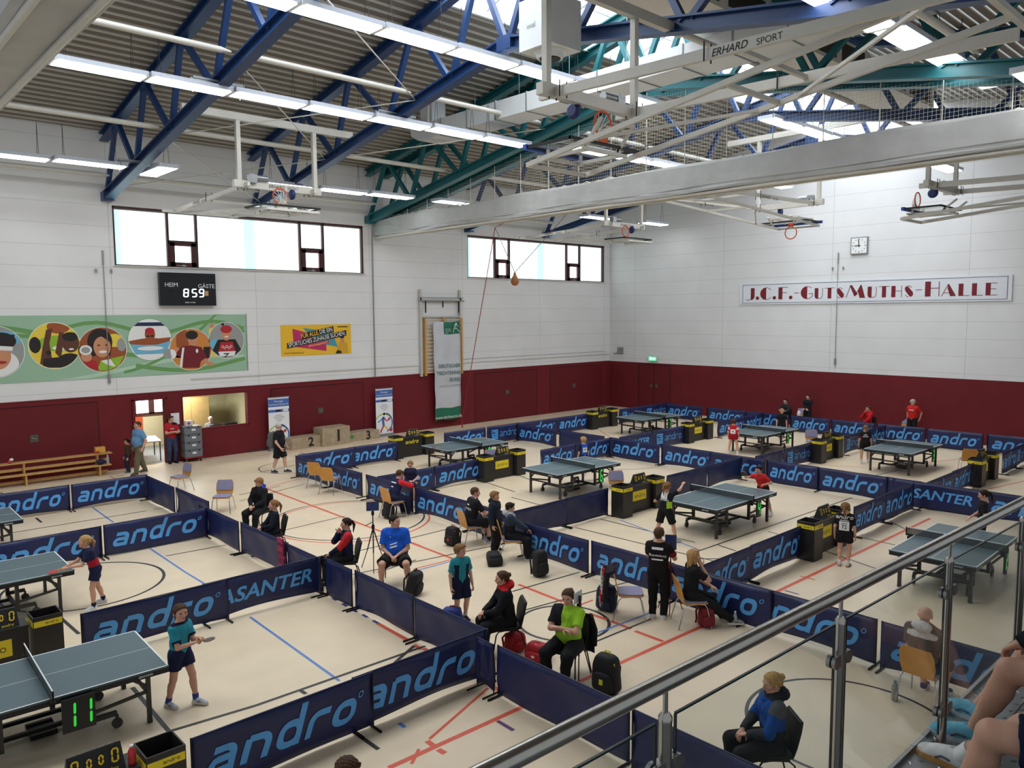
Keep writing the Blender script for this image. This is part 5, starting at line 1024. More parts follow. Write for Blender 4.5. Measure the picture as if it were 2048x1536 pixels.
def bat(label,loc,rot,red=True):
    RR=M('rubber_red',(196,40,44),.5,0,.03) if red else M('rubber_dark',(70,64,70),.35,0,.05)
    t=thing('tennis_bat',label,'bat',loc); t.rotation_euler=rot; m=MB(); P=[(.075*math.cos(2*PI*i/24),.08*math.sin(2*PI*i/24)+.13) for i in range(24)]; m.prism(P,-.004,.004); m.build('blade',WOOD,t); m=MB(); m.prism([(x*.98,.13+(y-.13)*.98) for x,y in P],.004,.007); m.build('red_rubber' if red else 'dark_rubber',RR,t); m=MB(); m.prism([(x*.98,.13+(y-.13)*.98) for x,y in P],-.007,-.004); m.build('black_rubber',BLK,t); m=MB(); m.box((0,0,0),(.03,.11,.022)); m.build('handle',WOOD,t); return t
p=G(876,895,.77); bat('red table tennis bat lying on table eight',(p.x,p.y,.772),(0,0,1.2))
# ---------- people: bodies, clothes, heads, hands and hair as smooth implicit surfaces ----------
def surfnet(F,o,h):
    """dual surface of the zero set of F on a regular grid"""
    nx,ny,nz=F.shape; I=F<0; c=I[:-1,:-1,:-1].astype(np.int8)
    s=np.zeros((nx-1,ny-1,nz-1),np.int8)
    for a in (0,1):
        for b in (0,1):
            for d in (0,1): s+=I[a:nx-1+a,b:ny-1+b,d:nz-1+d]
    act=(s>0)&(s<8); idx=np.argwhere(act); n=len(idx)
    if n==0: return np.zeros((0,3)),np.zeros((0,4),int)
    num=np.full(act.shape,-1,np.int64); num[act]=np.arange(n); P=np.zeros((n,3)); C=np.zeros(n); i,j,k=idx.T
    cor=[(a,b,d) for a in (0,1) for b in (0,1) for d in (0,1)]; val={q:F[i+q[0],j+q[1],k+q[2]] for q in cor}
    for p in cor:
        for ax in range(3):
            if p[ax]==0:
                q=list(p); q[ax]=1; q=tuple(q); f0,f1=val[p],val[q]; m=(f0<0)!=(f1<0)
                t=np.where(m,f0/np.where(f0==f1,1,f0-f1),0); pt=np.tile(np.array(p,float),(n,1)); pt[:,ax]=t; P[m]+=pt[m]; C[m]+=1
    P=(P/C[:,None]+idx)*h+o; Q=[]
    for ax in range(3):
        e0=[slice(1,-1)]*3; e0[ax]=slice(0,-1); e1=[slice(1,-1)]*3; e1[ax]=slice(1,None)
        a,b=I[tuple(e0)],I[tuple(e1)]; E=np.argwhere(a!=b)
        if not len(E): continue
        base=E.copy(); u,v=[(1,2),(2,0),(0,1)][ax]; base[:,u]+=1; base[:,v]+=1
        def cell(du,dv):
            q=base.copy(); q[:,u]-=du; q[:,v]-=dv; return num[q[:,0],q[:,1],q[:,2]]
        quad=np.stack([cell(1,1),cell(0,1),cell(0,0),cell(1,0)],1); ins=I[tuple(e0)][E[:,0],E[:,1],E[:,2]]
        quad[~ins]=quad[~ins][:,::-1]; Q.append(quad)
    return P,np.concatenate(Q)
class Field:
    def __init__(s,lo,hi,h):
        s.o=np.array(lo,float); s.h=h; s.n=np.maximum(4,np.ceil((np.array(hi)-s.o)/h).astype(int)+2); s.D=np.full(s.n,.2,np.float32)
        s.ax=[s.o[i]+h*np.arange(s.n[i]) for i in range(3)]
    def _sl(s,lo,hi):
        a=np.clip(np.floor((np.array(lo)-s.o)/s.h).astype(int),0,s.n); b=np.clip(np.ceil((np.array(hi)-s.o)/s.h).astype(int)+1,0,s.n)
        return tuple(slice(x,y) for x,y in zip(a,b))
    def grid(s,sl): return np.meshgrid(*[s.ax[i][sl[i]] for i in range(3)],indexing='ij',sparse=True)
    def put(s,d,sl,k,sub=False):
        D=s.D[sl]
        if sub: s.D[sl]=np.maximum(D,-d) if k==0 else -Field.sm(-D,d,k)
        else: s.D[sl]=np.minimum(D,d) if k==0 else Field.sm(D,d,k)
    @staticmethod
    def sm(a,b,k):
        hh=np.clip(.5+.5*(b-a)/k,0,1); return b+(a-b)*hh-k*hh*(1-hh)
    def cone(s,a,b,ra,rb,k=.02,cap=0,flat=1.,fdir=None,sub=False):
        """tapered capsule; cap=1 cuts it off square at b"""
        a=np.array(a,float);b=np.array(b,float); r=max(ra,rb)+.06+k; sl=s._sl(np.minimum(a,b)-r,np.maximum(a,b)+r)
        if any(q.stop<=q.start for q in sl): return s
        X,Y,Z=s.grid(sl); ab=b-a; L2=max(ab@ab,1e-9); px,py,pz=X-a[0],Y-a[1],Z-a[2]; t=(px*ab[0]+py*ab[1]+pz*ab[2])/L2; tc=np.clip(t,0,1)
        dx,dy,dz=px-tc*ab[0],py-tc*ab[1],pz-tc*ab[2]
        if fdir is not None:
            q=dx*fdir[0]+dy*fdir[1]+dz*fdir[2]; f=(1/flat-1); dx=dx+q*f*fdir[0]; dy=dy+q*f*fdir[1]; dz=dz+q*f*fdir[2]
        d=np.sqrt(dx*dx+dy*dy+dz*dz)-(ra+(rb-ra)*tc)
        if cap: d=np.maximum(d,(t-1)*math.sqrt(L2))
        s.put(d.astype(np.float32),sl,k,sub); return s
    def ell(s,c,r,k=.02,sub=False,rot=None):
        c=np.array(c,float); r=np.array(r,float); m=r.max()+.06*max(1,r.max()/.3)+k; sl=s._sl(c-m,c+m)
        if any(q.stop<=q.start for q in sl): return s
        X,Y,Z=s.grid(sl); x,y,z=X-c[0],Y-c[1],Z-c[2]
        q=np.sqrt((x/r[0])**2+(y/r[1])**2+(z/r[2])**2); g=np.sqrt((x/r[0]**2)**2+(y/r[1]**2)**2+(z/r[2]**2)**2)+1e-6
        s.put((q*(q-1)/g).astype(np.float32),sl,k,sub); return s
    def plane(s,p,n):
        X,Y,Z=np.meshgrid(*s.ax,indexing='ij',sparse=True); s.D=np.maximum(s.D,((X-p[0])*n[0]+(Y-p[1])*n[1]+(Z-p[2])*n[2]).astype(np.float32)); return s
    def mesh(s): return surfnet(s.D,s.o,s.h)
# --- head prototype: height 1 from chin (-.5) to crown (.5), facing +Y ---
def head_geo():
    f=Field((-.56,-.62,-.8),(.56,.66,.6),.03)
    f.ell((0,-.06,.13),(.375,.46,.385),.04); f.cone((0,.12,-.08),(0,.2,-.33),.27,.15,.1); f.ell((0,.26,-.37),(.12,.1,.1),.07)
    f.ell((.17,.22,-.07),(.14,.14,.12),.06); f.ell((-.17,.22,-.07),(.14,.14,.12),.06); f.ell((0,.3,.13),(.24,.08,.07),.06)
    f.ell((.155,.41,.03),(.085,.07,.05),.04,True); f.ell((-.155,.41,.03),(.085,.07,.05),.04,True)
    f.cone((0,.38,.08),(0,.47,-.12),.035,.055,.04); f.ell((0,.43,-.14),(.085,.06,.045),.03); f.ell((0,.36,-.27),(.12,.06,.035),.03); f.ell((0,.345,-.225),(.1,.05,.025),.03)
    for s in (-1,1): f.ell((s*.385,-.04,0),(.04,.09,.14),.02); f.ell((s*.41,.0,.0),(.025,.035,.07),.02,True)
    f.cone((0,-.1,-.2),(0,-.14,-.75),.235,.25,.08)
    return f.mesh()
HEADG=head_geo()
def face_bits():
    m=MB()
    for s in (-1,1):
        m.ell((s*.155,.338,.03),(.066,.05,.03),0,10,7); m.ell((s*.152,.374,.03),(.024,.018,.026),1,10,7)
        m.ell((s*.16,.385,.118),(.08,.028,.011),2,10,5); m.ell((s*.155,.368,.056),(.07,.03,.006),2,10,5)
    m.ell((0,.405,-.25),(.095,.028,.024),3,12,6); return m
FACEB=face_bits()
def hair_geo(kind):
    f=Field((-.75,-1.0,-1.25),(.75,.6,.72),.036); rise={'short':.03,'crop':.012,'pony':.03,'long':.045,'bun':.03,'bob':.06,'curl':.07,'messy':.06}.get(kind,.03)
    f.ell((0,-.07,.15),(.375+rise+.015,.46+rise+.01,.385+rise),.02)
    f.plane((0,.34,.33 if kind not in('crop','bun','pony') else .37),(0,.80,-.6) if kind in('short','crop','messy','curl') else (0,.8,-.6))
    if kind in('short','messy','curl'):
        for q_ in range(7): f.ell((-.24+.08*q_,.33+.03*math.cos(q_*2.1)-.004*(q_-3)**2,.36+.05*math.sin(q_*2.7)),(.06,.07,.1),.03)
        f.cone((.36,.02,.1),(.37,.03,-.05),.05,.03,.04); f.cone((-.36,.02,.1),(-.37,.03,-.05),.05,.03,.04); f.ell((0,-.36,-.1),(.27,.14,.2),.06)
    if kind=='crop': f.ell((0,-.36,-.05),(.28,.12,.2),.05)
    if kind in('pony','bun'): f.ell((0,-.4,.0),(.28,.12,.22),.08); f.ell((.35,.0,.1),(.05,.14,.14),.04); f.ell((-.35,.0,.1),(.05,.14,.14),.04)
    if kind=='pony': f.ell((0,-.56,.2),(.1,.1,.1),.04); f.cone((0,-.6,.18),(.02,-.74,-.15),.09,.13,.05); f.cone((.02,-.74,-.15),(.0,-.66,-.85),.13,.035,.05)
    if kind=='bun': f.ell((0,-.56,.22),(.17,.14,.16),.04)
    if kind in('long','bob'):
        e=-1.15 if kind=='long' else -.55
        for s in (-1,1): f.cone((s*.34,-.06,.2),(s*.37,.0,e*.8),.12,.09,.07); f.cone((s*.28,-.3,.1),(s*.26,-.3,e),.17,.1,.07)
        f.cone((0,-.38,.1),(0,-.38,e),.18,.1,.08); f.ell((0,.2,.47),(.3,.2,.08),.05)
    amp={'short':.012,'crop':.004,'curl':.03,'messy':.026}.get(kind,.012); X,Y,Z=np.meshgrid(*f.ax,indexing='ij',sparse=True); q=26 if kind!='curl' else 20
    f.D=f.D+(amp*np.sin(q*X+5*np.sin(7*Z))*np.cos(q*.8*Y+4*np.sin(6*X))).astype(np.float32)
    return f.mesh()
HAIRG={k:hair_geo(k) for k in ('short','crop','pony','long','bun','bob','curl','messy')}
# --- hand prototype: wrist at origin, fingers along +Y, palm facing -Z, thumb on +X (right hand seen from its back) ---
def hand_geo(curl,th=30,h=.0052):
    f=Field((-.075,-.05,-.1),(.085,.2,.05),h)
    f.cone((0,-.03,0),(0,.02,0),.026,.027,.01,0,.72,(0,0,1)); f.ell((0,.05,0),(.041,.05,.016),.014); f.ell((.02,.035,-.01),(.022,.034,.017),.01)
    for i,(x,L,r) in enumerate(((.03,.074,.0092),(.01,.082,.0094),(-.011,.076,.009),(-.031,.06,.0082))):
        p=V((x,.088-.004*abs(i-1),.001)); a=0; sp=(1.5-i)*-.06
        for q,(fr,c) in enumerate(zip((.45,.31,.24),curl)):
            a-=R(c+(i*4)); d=V((-math.sin(sp)*math.cos(a),math.cos(sp)*math.cos(a),math.sin(a))); n=p+d*L*fr; f.cone(p,n,r*(1-.08*q),r*(1-.08*(q+1)),.004); p=n
    p=V((.034,.022,-.006)); a=R(48)
    for q,(L,c) in enumerate(((.036,0),(.03,th*.6),(.025,th))):
        a-=R(c*.5); d=V((math.sin(a)*.9,math.cos(a),-.35-.1*q)).normalized(); n=p+d*L; f.cone(p,n,.0125-.0015*q,.011-.0015*q,.006); p=n
    return f.mesh()
HANDG={'relax':hand_geo((22,28,20)),'grip':hand_geo((62,78,55),60),'flat':hand_geo((6,8,6),20)}
def shoe_geo():
    f=Field((-.07,-.12,-.01),(.07,.2,.14),.0075)
    f.cone((0,-.045,.045),(0,.1,.035),.04,.036,.03); f.ell((0,.125,.03),(.043,.05,.03),.02); f.ell((0,-.055,.05),(.036,.04,.05),.02); f.cone((0,-.035,.06),(0,-.04,.1),.042,.04,.02,1); f.cone((0,0,.07),(0,.07,.055),.035,.03,.02)
    f.ell((0,-.02,.135),(.03,.045,.05),.008,True); f.plane((0,0,.016),(0,0,-1)); return f.mesh()
SHOEG=shoe_geo()
SOLE=MB(); SOLE.prism([(a*1.02,b) for a,b in [(-.03,-.098),(.03,-.098),(.042,-.07),(.038,.0),(.044,.08),(.045,.13),(.03,.17),(.0,.182),(-.03,.17),(-.045,.13),(-.044,.08),(-.038,.0),(-.042,-.07)]],.0,.026)
LACE=MB()
for q_ in range(5): LACE.path([(-.024+.001*q_,.03+.018*q_,.078-.0065*q_),(0,.034+.018*q_,.09-.0072*q_),(.024-.001*q_,.03+.018*q_,.078-.0065*q_)],.0035,5)
LACE.path([(-.042,.0,.045),(-.043,.04,.05),(-.043,.07,.032)],.006,5,1); LACE.path([(.042,.0,.045),(.043,.04,.05),(.043,.07,.032)],.006,5,1)
SKIN=M('skin',(208,158,134),.55,0,.05,14,.35); SKIN2=M('skin_tan',(186,134,108),.55,0,.05,14,.35); EYEW=FLAT('eye_white',(226,222,216),.3); EYED=FLAT('eye_dark',(44,32,26),.3); LIPM=FLAT('lip',(172,98,92),.5)
HAIRM={'brown':M('hair_brown',(74,52,36),.65,0,.25,40,.15),'dark':M('hair_dark',(38,28,24),.65,0,.25,40,.15),'blond':M('hair_blond',(176,138,88),.65,0,.25,40,.15),'grey':M('hair_grey',(176,174,168),.65,0,.2,40,.15),'light':M('hair_light_brown',(128,92,60),.65,0,.25,40,.15)}
def CL(c): return M('cloth_%d_%d_%d'%tuple(c),c,.85,0,.1,22,.2)
def np_mesh(name,P,Q,mats,mi=None,smooth=True):
    me=bpy.data.meshes.new(name); me.vertices.add(len(P)); me.vertices.foreach_set('co',np.asarray(P,np.float32).ravel()); n=len(Q)
    me.loops.add(4*n); me.loops.foreach_set('vertex_index',np.asarray(Q,np.int32).ravel()); me.polygons.add(n); me.polygons.foreach_set('loop_start',np.arange(0,4*n,4,dtype=np.int32)); me.polygons.foreach_set('loop_total',np.full(n,4,np.int32))
    me.polygons.foreach_set('use_smooth',np.full(n,smooth))
    for m in mats: me.materials.append(m)
    if mi is not None: me.polygons.foreach_set('material_index',np.asarray(mi,np.int32))
    me.update(calc_edges=True); me.validate(); return me
def A3(v): return np.array((v[0],v[1],v[2]),float)
def tfm(P,Mx):
    Mx=np.array(Mx); return P@Mx[:3,:3].T+Mx[:3,3]
def ik(a,b,l1,l2,pole):
    """two-bone joint between a and b bending towards pole; b is pulled in if out of reach"""
    a=V(a);b=V(b); d=b-a; L=d.length
    if L>(l1+l2)*.995: d=d*((l1+l2)*.995/L); b=a+d; L=d.length
    u=d.normalized(); x=(l1*l1-l2*l2+L*L)/(2*L); hh=math.sqrt(max(0,l1*l1-x*x)); p=V(pole); p=p-u*p.dot(u); p=p.normalized() if p.length>1e-5 else V((0,1,0))
    return a+u*x+p*hh,b
def person(label,loc,v,h=1.7,sit=None,lean=0.,side=0.,turn=0.,look=0.,nod=0.,feet=None,hands=None,elbow=None,hand='relax',top=(30,30,34),sleeve='short',bottom=(28,28,32),legs='long',shoes=(220,220,220),sole=(232,230,226),hair=('short','brown'),
           build=1.,belly=0.,kid=False,skin=None,paint=None,pcol=(),vox=.015,collar=None,decal=None,hood=None,base=0.,socks=None,heading=None,loose=.016,glasses=False,skirt=False,yaw_feet=None,bib=None,waist=None,mid=0.):
    """v: facing (0 towards the viewer, 90 picture right, 180 away). Lengths below are metres in the person's own frame: +Y ahead, +X their right"""
    rz=HD(v,loc[0],loc[1]) if heading is None else heading; t=thing('person',label,'person',(loc[0],loc[1],base),rz); sk=skin or SKIN; B=build; k_=h/1.75
    hh=h*(.132 if not kid else .15); n_up=.833 if not kid else .806
    tor=h*(n_up-.525)
    if sit is None: pel=V((0,0,h*.525+mid)) if feet is None or len(feet)<3 else V(feet[2])
    else: pel=V((0,-.03,sit+.085*k_))
    Rt=Matrix.Rotation(R(turn),3,'Z')@Matrix.Rotation(R(-lean),3,'X')@Matrix.Rotation(R(side),3,'Y'); up=Rt@V((0,0,1)); rt=Rt@V((1,0,0)); fw=Rt@V((0,1,0))
    neck=pel+up*tor; chest=pel+up*tor*.72+fw*.01; waistp=pel+up*tor*.33
    sw=h*(.1 if not kid else .094)*B; hw=h*.052*B; sh={s:neck-up*h*.046+rt*s*sw for s in (-1,1)}; hip={s:pel+V((s*hw,0,-.02*k_)) for s in (-1,1)}
    la,lb=h*.172,h*.15; lt,lc=h*.243,h*.238
    ft={}
    for s in (-1,1):
        if sit is None: f=V((s*.1*k_,.02,0)) if feet is None else V(feet[0 if s<0 else 1])
        else: f=V((s*.13*k_,.36*k_+.06,0)) if feet is None else V(feet[0 if s<0 else 1])
        ft[s]=f+V((0,-.03*k_,.055*k_+.015))
    kn={};an={}
    for s in (-1,1): kn[s],an[s]=ik(hip[s],ft[s],lt,lc,V((s*.25,1.,.35 if sit is not None else 0)))
    el={};wr={}
    for s in (-1,1):
        if hands is None: tg=sh[s]+V((s*.07,.06,-(la+lb)*.96)) if sit is None else pel+V((s*.12,.3*k_,.1*k_))
        else: tg=V(hands[0 if s<0 else 1])
        pl=((V((s*.5,-1,-.3)) if sit is None or hands is None else V((s*1.,-.7,-.25))) if elbow is None else V(elbow[0 if s<0 else 1])); el[s],wr[s]=ik(sh[s],tg,la,lb,pl)
    F3=lambda q:A3(q); rad=h*.001
    pts=np.array([A3(q) for q in [pel,neck,*sh.values(),*hip.values(),*kn.values(),*an.values(),*el.values(),*wr.values()]]); lo=pts.min(0)-.2; hi=pts.max(0)+.2; lo[2]=max(lo[2],-.02)
    def torso(f,g,top_cut=True,hem=None):
        kk=.045
        for s in (-1,1):
            f.cone(F3(pel+rt*s*h*.034*B-up*.01),F3(waistp+rt*s*h*.03*B),h*.062*B+g+belly*.25,h*.053*B+g+belly*.5,kk,0,.92,A3(fw)); f.cone(F3(waistp+rt*s*h*.03*B),F3(chest+rt*s*h*.046*B),h*.055*B+g+belly*.4,h*.06*B+g,kk,0,.9,A3(fw))
            f.cone(F3(chest+rt*s*h*.036*B+up*.0),F3(sh[s]-rt*s*h*.02-up*h*.02),h*.058*B+g,h*.036*B+g*.8,kk)
        for s in (-1,1): f.cone(F3(neck-up*h*.012+rt*s*h*.012),F3(sh[s]+up*h*.004-rt*s*h*.012),h*.034*B+g*.7,h*.026*B+g*.8,kk)
        if belly: f.ell(F3(waistp+fw*(h*.03+belly*.3)-up*.02),(h*.07*B+belly+g,h*.055*B+belly+g,h*.08+belly+g),.05)
    f=Field(lo,hi,vox); torso(f,0)
    f.cone(F3(neck-up*.05),F3(neck+up*hh*.3+fw*.02),h*.034,h*.031,.03)
    for s in (-1,1):
        f.cone(F3(sh[s]),F3(el[s]),h*.028*B,h*.0225*B,.03); f.cone(F3(el[s]),F3(wr[s]),h*.0235*B,h*.0155,.015)
        f.cone(F3(hip[s]),F3(kn[s]),h*.052*B,h*.033*B,.03); f.cone(F3(kn[s]),F3(an[s]),h*.033*B,h*.0215,.02); c=kn[s].lerp(an[s],.3)+(kn[s].lerp(an[s],.3)-(kn[s]+an[s])/2).normalized()*0; bk=(an[s]-kn[s]).normalized().cross(V((1,0,0))); bk=bk if bk.y<0 else -bk; f.cone(F3(c+bk*.012),F3(kn[s].lerp(an[s],.5)+bk*.01),h*.03*B,h*.024*B,.03)
    P,Q=f.mesh(); parts=[(P,Q,0)]
    # head joined on the neck
    Rh=Matrix.Rotation(R(turn*.5+look),4,'Z')@Matrix.Rotation(R(-nod-lean*.35),4,'X'); hc=neck+up*hh*.33+fw*.016*k_+V((0,0,hh*.24))
    Mh=Matrix.Translation(hc)@Rh@Matrix.Scale(hh,4)@Matrix.Diagonal((1.02 if not kid else 1.06,1.,1.,1.)); parts.append((tfm(HEADG[0],Mh),HEADG[1],0))
    for s in (-1,1):
        d=(wr[s]-el[s]).normalized(); inw=V((-s,.0,0)) if hands is None else (V((0,0,-1)) if abs(d.z)<.75 else V((-s,.2,0))); z=-(inw-d*inw.dot(d)).normalized(); x=d.cross(z)
        if s<0: x=-x
        sc=h/1.75*(1. if not kid else .98); mir=1
        xx=d.cross(z); Mw=Matrix(((xx.x*sc,d.x*sc,z.x*sc,wr[s].x),(xx.y*sc,d.y*sc,z.y*sc,wr[s].y),(xx.z*sc,d.z*sc,z.z*sc,wr[s].z),(0,0,0,1)))
        g=HANDG[hand if isinstance(hand,str) else hand[0 if s<0 else 1]]; hp=g[0].copy(); flip=(xx.dot(V((-s,0,0)) if abs(xx.x)>.3 else V((0,1,0)))<0)
        if flip: hp[:,0]*=-1
        parts.append((tfm(hp,Mw),g[1][:,::-1] if flip else g[1],0))
    o=0; PP=[];QQ=[]
    for p,q,_ in parts: PP.append(p); QQ.append(q+o); o+=len(p)
    nb_=sum(len(q) for q in QQ); mi=[0]*nb_; fv=np.array(FACEB.v); fp=tfm(fv,Mh); fq=[];fm2=[]
    for fc,m_ in zip(FACEB.f,FACEB.m): fq.append(fc); fm2.append(m_+1)
    PP.append(fp); QQ.append(np.array(fq)+o); mi+=fm2
    hm=HAIRM[hair[1]]; body=link('body',np_mesh('body',np.concatenate(PP),np.concatenate(QQ),[sk,EYEW,EYED,hm,LIPM],mi),t)
    if hair[0] in HAIRG: link('hair',np_mesh('hair',tfm(HAIRG[hair[0]][0],Mh),HAIRG[hair[0]][1],[hm]),t)
    # top garment
    def wrinkle(f,a=.004):
        X,Y,Z=np.meshgrid(*f.ax,indexing='ij',sparse=True); f.D=f.D+(a*np.sin(38*Z+9*np.sin(11*X+3*Y)+6*Y)*np.cos(21*X+5*Z)).astype(np.float32)
    f=Field(lo,hi,vox); torso(f,loose); hemz=pel-up*(h*.045 if waist is None else waist)
    f.plane(F3(hemz),A3(-up))
    if not hood: f.plane(F3(neck+up*h*.006),A3(up+fw*-.25))
    for s in (-1,1):
        if sleeve=='none': continue
        if sleeve=='short': e=sh[s].lerp(el[s],.74); f.cone(F3(sh[s]),F3(e),h*.027*B+loose*.8,h*.03*B+loose,.035,1)
        else: f.cone(F3(sh[s]),F3(el[s]),h*.027*B+loose*.9,h*.025*B+loose*.9,.035); f.cone(F3(el[s]),F3(el[s].lerp(wr[s],.97)),h*.027*B+loose*.8,h*.02+loose*.4,.02,1)
    if hood: f.ell(F3(neck-fw*h*.055+up*.015),(h*.075,h*.05,h*.042),.03); f.cone(F3(neck-rt*h*.05+up*.0),F3(neck+fw*h*.06-up*h*.03),h*.022,h*.016,.02); f.cone(F3(neck+rt*h*.05),F3(neck+fw*h*.06-up*h*.03),h*.022,h*.016,.02)
    wrinkle(f); P,Q=f.mesh(); cols=[CL(top)]+[CL(c) for c in pcol]; mi=None
    if paint:
        C=P[Q].mean(1); rel=C-A3(pel); w_=rel@A3(up)/tor; u_=rel@A3(rt)/sw; d_=rel@A3(fw)
        arm=np.zeros(len(C)); tt=np.zeros(len(C))
        for s in (-1,1):
            for a,b,o_ in ((sh[s],el[s],0.),(el[s],wr[s],1.)):
                a=A3(a);b=A3(b); ab=b-a; q=np.clip((C-a)@ab/(ab@ab),0,1); dd=np.linalg.norm(C-a-q[:,None]*ab,axis=1); hit=dd<h*.032*B+loose+.012; arm=np.where(hit,s,arm); tt=np.where(hit,q+o_,tt)
        arm=np.where((np.abs(u_)<.8)&(tt<.25),0,arm); mi=np.zeros(len(C),int)
        for idx,fn in enumerate(paint): mi=np.where(fn(u_,d_,w_,arm,tt),idx+1,mi)
    shirt=link('jacket' if sleeve=='long' else 'shirt',np_mesh('shirt',P,Q,cols,mi),t)
    if collar: m=MB(); m.path([F3(neck+up*.012-fw*.004+rt*math.cos(a)*h*.043+fw*math.sin(a)*h*.04-up*.02*max(0,math.sin(a))) for a in [2*PI*i/14 for i in range(14)]],.013,6,0,True); m.build('collar',CL(collar),t)
    # trousers or shorts
    f=Field(lo,hi,vox); g=loose
    for s in (-1,1): f.cone(F3(pel+rt*s*h*.034*B-up*.012),F3(waistp.lerp(pel,.4)+rt*s*h*.03*B),h*.064*B+g*.8+belly*.2,h*.055*B+g*.4+belly*.3,.04,0,.92,A3(fw))
    f.plane(F3(pel+up*tor*.28),A3(up))
    for s in (-1,1):
        if legs=='long': f.cone(F3(hip[s]),F3(kn[s]),h*.055*B+g,h*.04*B+g,.03); f.cone(F3(kn[s]),F3(an[s]),h*.039*B+g,h*.03+g*.7,.02,1)
        else: e=hip[s].lerp(kn[s],{'short':.62,'knee':.9,'mini':.42,'thigh':.76}[legs]); f.cone(F3(hip[s]),F3(e),h*.056*B+g,h*.05*B+g*1.1,.03 if not skirt else .09,1)
    wrinkle(f,.005); P,Q=f.mesh(); link('trousers' if legs=='long' else 'shorts',np_mesh('trousers',P,Q,[CL(bottom)]),t)
    for s in (-1,1):
        yw=R(s*-8) if yaw_feet is None else R(yaw_feet[0 if s<0 else 1]); sc=h/1.75*(1. if not kid else 1.02); a=an[s]; Ms=Matrix.Translation((a.x,a.y,max(0,a.z-.055*k_-.015)))@Matrix.Rotation(yw,4,'Z')@Matrix.Translation((0,.03*sc,0))@Matrix.Scale(sc,4)
        P=tfm(SHOEG[0],Ms); o_=link('shoe',np_mesh('shoe',P,SHOEG[1],[CL(shoes)]),t); m=MB(); m.add([Ms@V(q) for q in SOLE.v],SOLE.f); m.build('sole',CL(sole),o_)
        if vox<.0125: m=MB(); m.add([Ms@V(q) for q in LACE.v],LACE.f,LACE.m,None,True); m.build('laces',[CL((214,214,212) if sum(shoes)<400 else (60,70,130)),CL(sole) if sum(shoes)<400 else CL((90,96,110))],o_)
        if legs!='long' and socks: m=MB(); m.tube(F3(a+V((0,0,-.01))),F3(an[s].lerp(kn[s],.22)),h*.027,10,h*.029); m.build('sock',CL(socks),t)
    t_=None
    if decal or bib:
        bpy.context.view_layer.update(); bv=BVHTree.FromPolygons([V(q.co) for q in shirt.data.vertices],[tuple(p.vertices) for p in shirt.data.polygons])
        def stick(vs,fs,cx,cz,back,mat,nm,lift=.004,step=.03):
            vs,fs=cutmesh(vs,fs,step); m=MB(); sgn=-1 if back else 1; o=[]
            for x,y,_ in vs:
                c=pel+up*(tor*cz+y)+rt*((cx+x)*(1 if not back else 1)*(1 if back else -1)); hit=bv.ray_cast(c+fw*sgn*.6,-fw*sgn); p=hit[0] if hit[0] is not None else c+fw*sgn*.12; o.append(tuple(p+fw*sgn*lift))
            m.add(o,fs); m.build(nm,mat,t)
        if bib: w2,hb,cz,back=bib; stick([(-w2/2,-hb/2,0),(w2/2,-hb/2,0),(w2/2,hb/2,0),(-w2/2,hb/2,0)],[(0,1,2,3)],0,cz,back,WH,'number_bib',.005)
        for dc in (decal or ()):
            g_=dc[0]; vs,fs=(text_geo(g_,dc[1],'CENTER',dc[6] if len(dc)>6 else 0,.012) if isinstance(g_,str) else g_); stick(vs,fs,dc[2],dc[3],dc[4],dc[5],'lettering',.007)
    if glasses: m=MB(); 
    if glasses:
        for s in (-1,1): m.path([Mh@V((s*.155+.075*math.cos(a),.42,.03+.06*math.sin(a))) for a in [2*PI*i/12 for i in range(12)]],.0025,5,0,True); m.tube(Mh@V((s*.23,.41,.04)),Mh@V((s*.39,-.02,.04)),.0025,5)
        m.build('glasses',DARK,t)
    t['_w']=0; del t['_w']; return t,dict(wr=wr,pel=pel,neck=neck,hc=hc,rz=rz,el=el,kn=kn,sh=sh,hh=hh)
def seat(kind,x,y,v,chl,lab,**k):
    """a person on a chair: the chair stands exactly under the pelvis"""
    chair(kind,x,y,v,chl); return person(lab,(x,y),v,sit=.465,**k)
# ---------- the people in the hall ----------
BK=(27,27,31); NVc=(30,36,66); WHT=(224,224,222); JB=(34,44,74)
g=lambda px,py,z=0.:(G(px,py,z).x,G(px,py,z).y)
cross=lambda z:((.03,.24,z),(-.04,.2,z-.03)); XE=((-1,.0,-.5),(1,.0,-.5))
lap=((-.06,.27,.63),(.05,.27,.63))
sleeves=lambda u,d,w,a,t:(a!=0)
person('child in a brown jacket standing left of the man in a light blue shirt',g(258,946),-75,1.22,kid=True,top=(70,58,48),sleeve='long',bottom=(40,46,66),shoes=(110,112,104),hair=('messy','dark'))
person('man in a light blue T-shirt walking left past the gym bench',(8.55,27.9),-62,1.84,top=(104,146,186),bottom=(104,98,78),shoes=(86,80,66),sole=(90,84,70),hair=('crop','brown'),build=1.12,belly=.03,feet=((-.1,.22,0),(.1,-.22,0.01)),hands=((-.34,.05,.92),(.34,-.02,.9)),loose=.022)
person('man with crossed arms in a red sports shirt and jeans by the doorway',g(345,926),20,1.78,top=(178,36,44),bottom=(56,66,92),shoes=(30,30,32),sole=(40,40,42),hair=('short','brown'),hands=cross(1.18),elbow=XE,look=35,paint=(lambda u,d,w,a,t:(w>.86)&(u<-.1),lambda u,d,w,a,t:(abs(w-.62)<.03)&(d>.05)&(abs(u)<.4)),pcol=((26,26,30),WHT))
t,i=person('white-haired man in black shirt and shorts walking with a grey backpack',g(560,945),62,1.74,top=BK,bottom=BK,legs='knee',shoes=(50,54,62),sole=(120,120,120),socks=WHT,hair=('crop','grey'),build=1.1,belly=.03,feet=((-.1,.2,0),(.1,-.18,0)),hands=((-.26,.16,.84),(.26,.2,.88)),glasses=True)
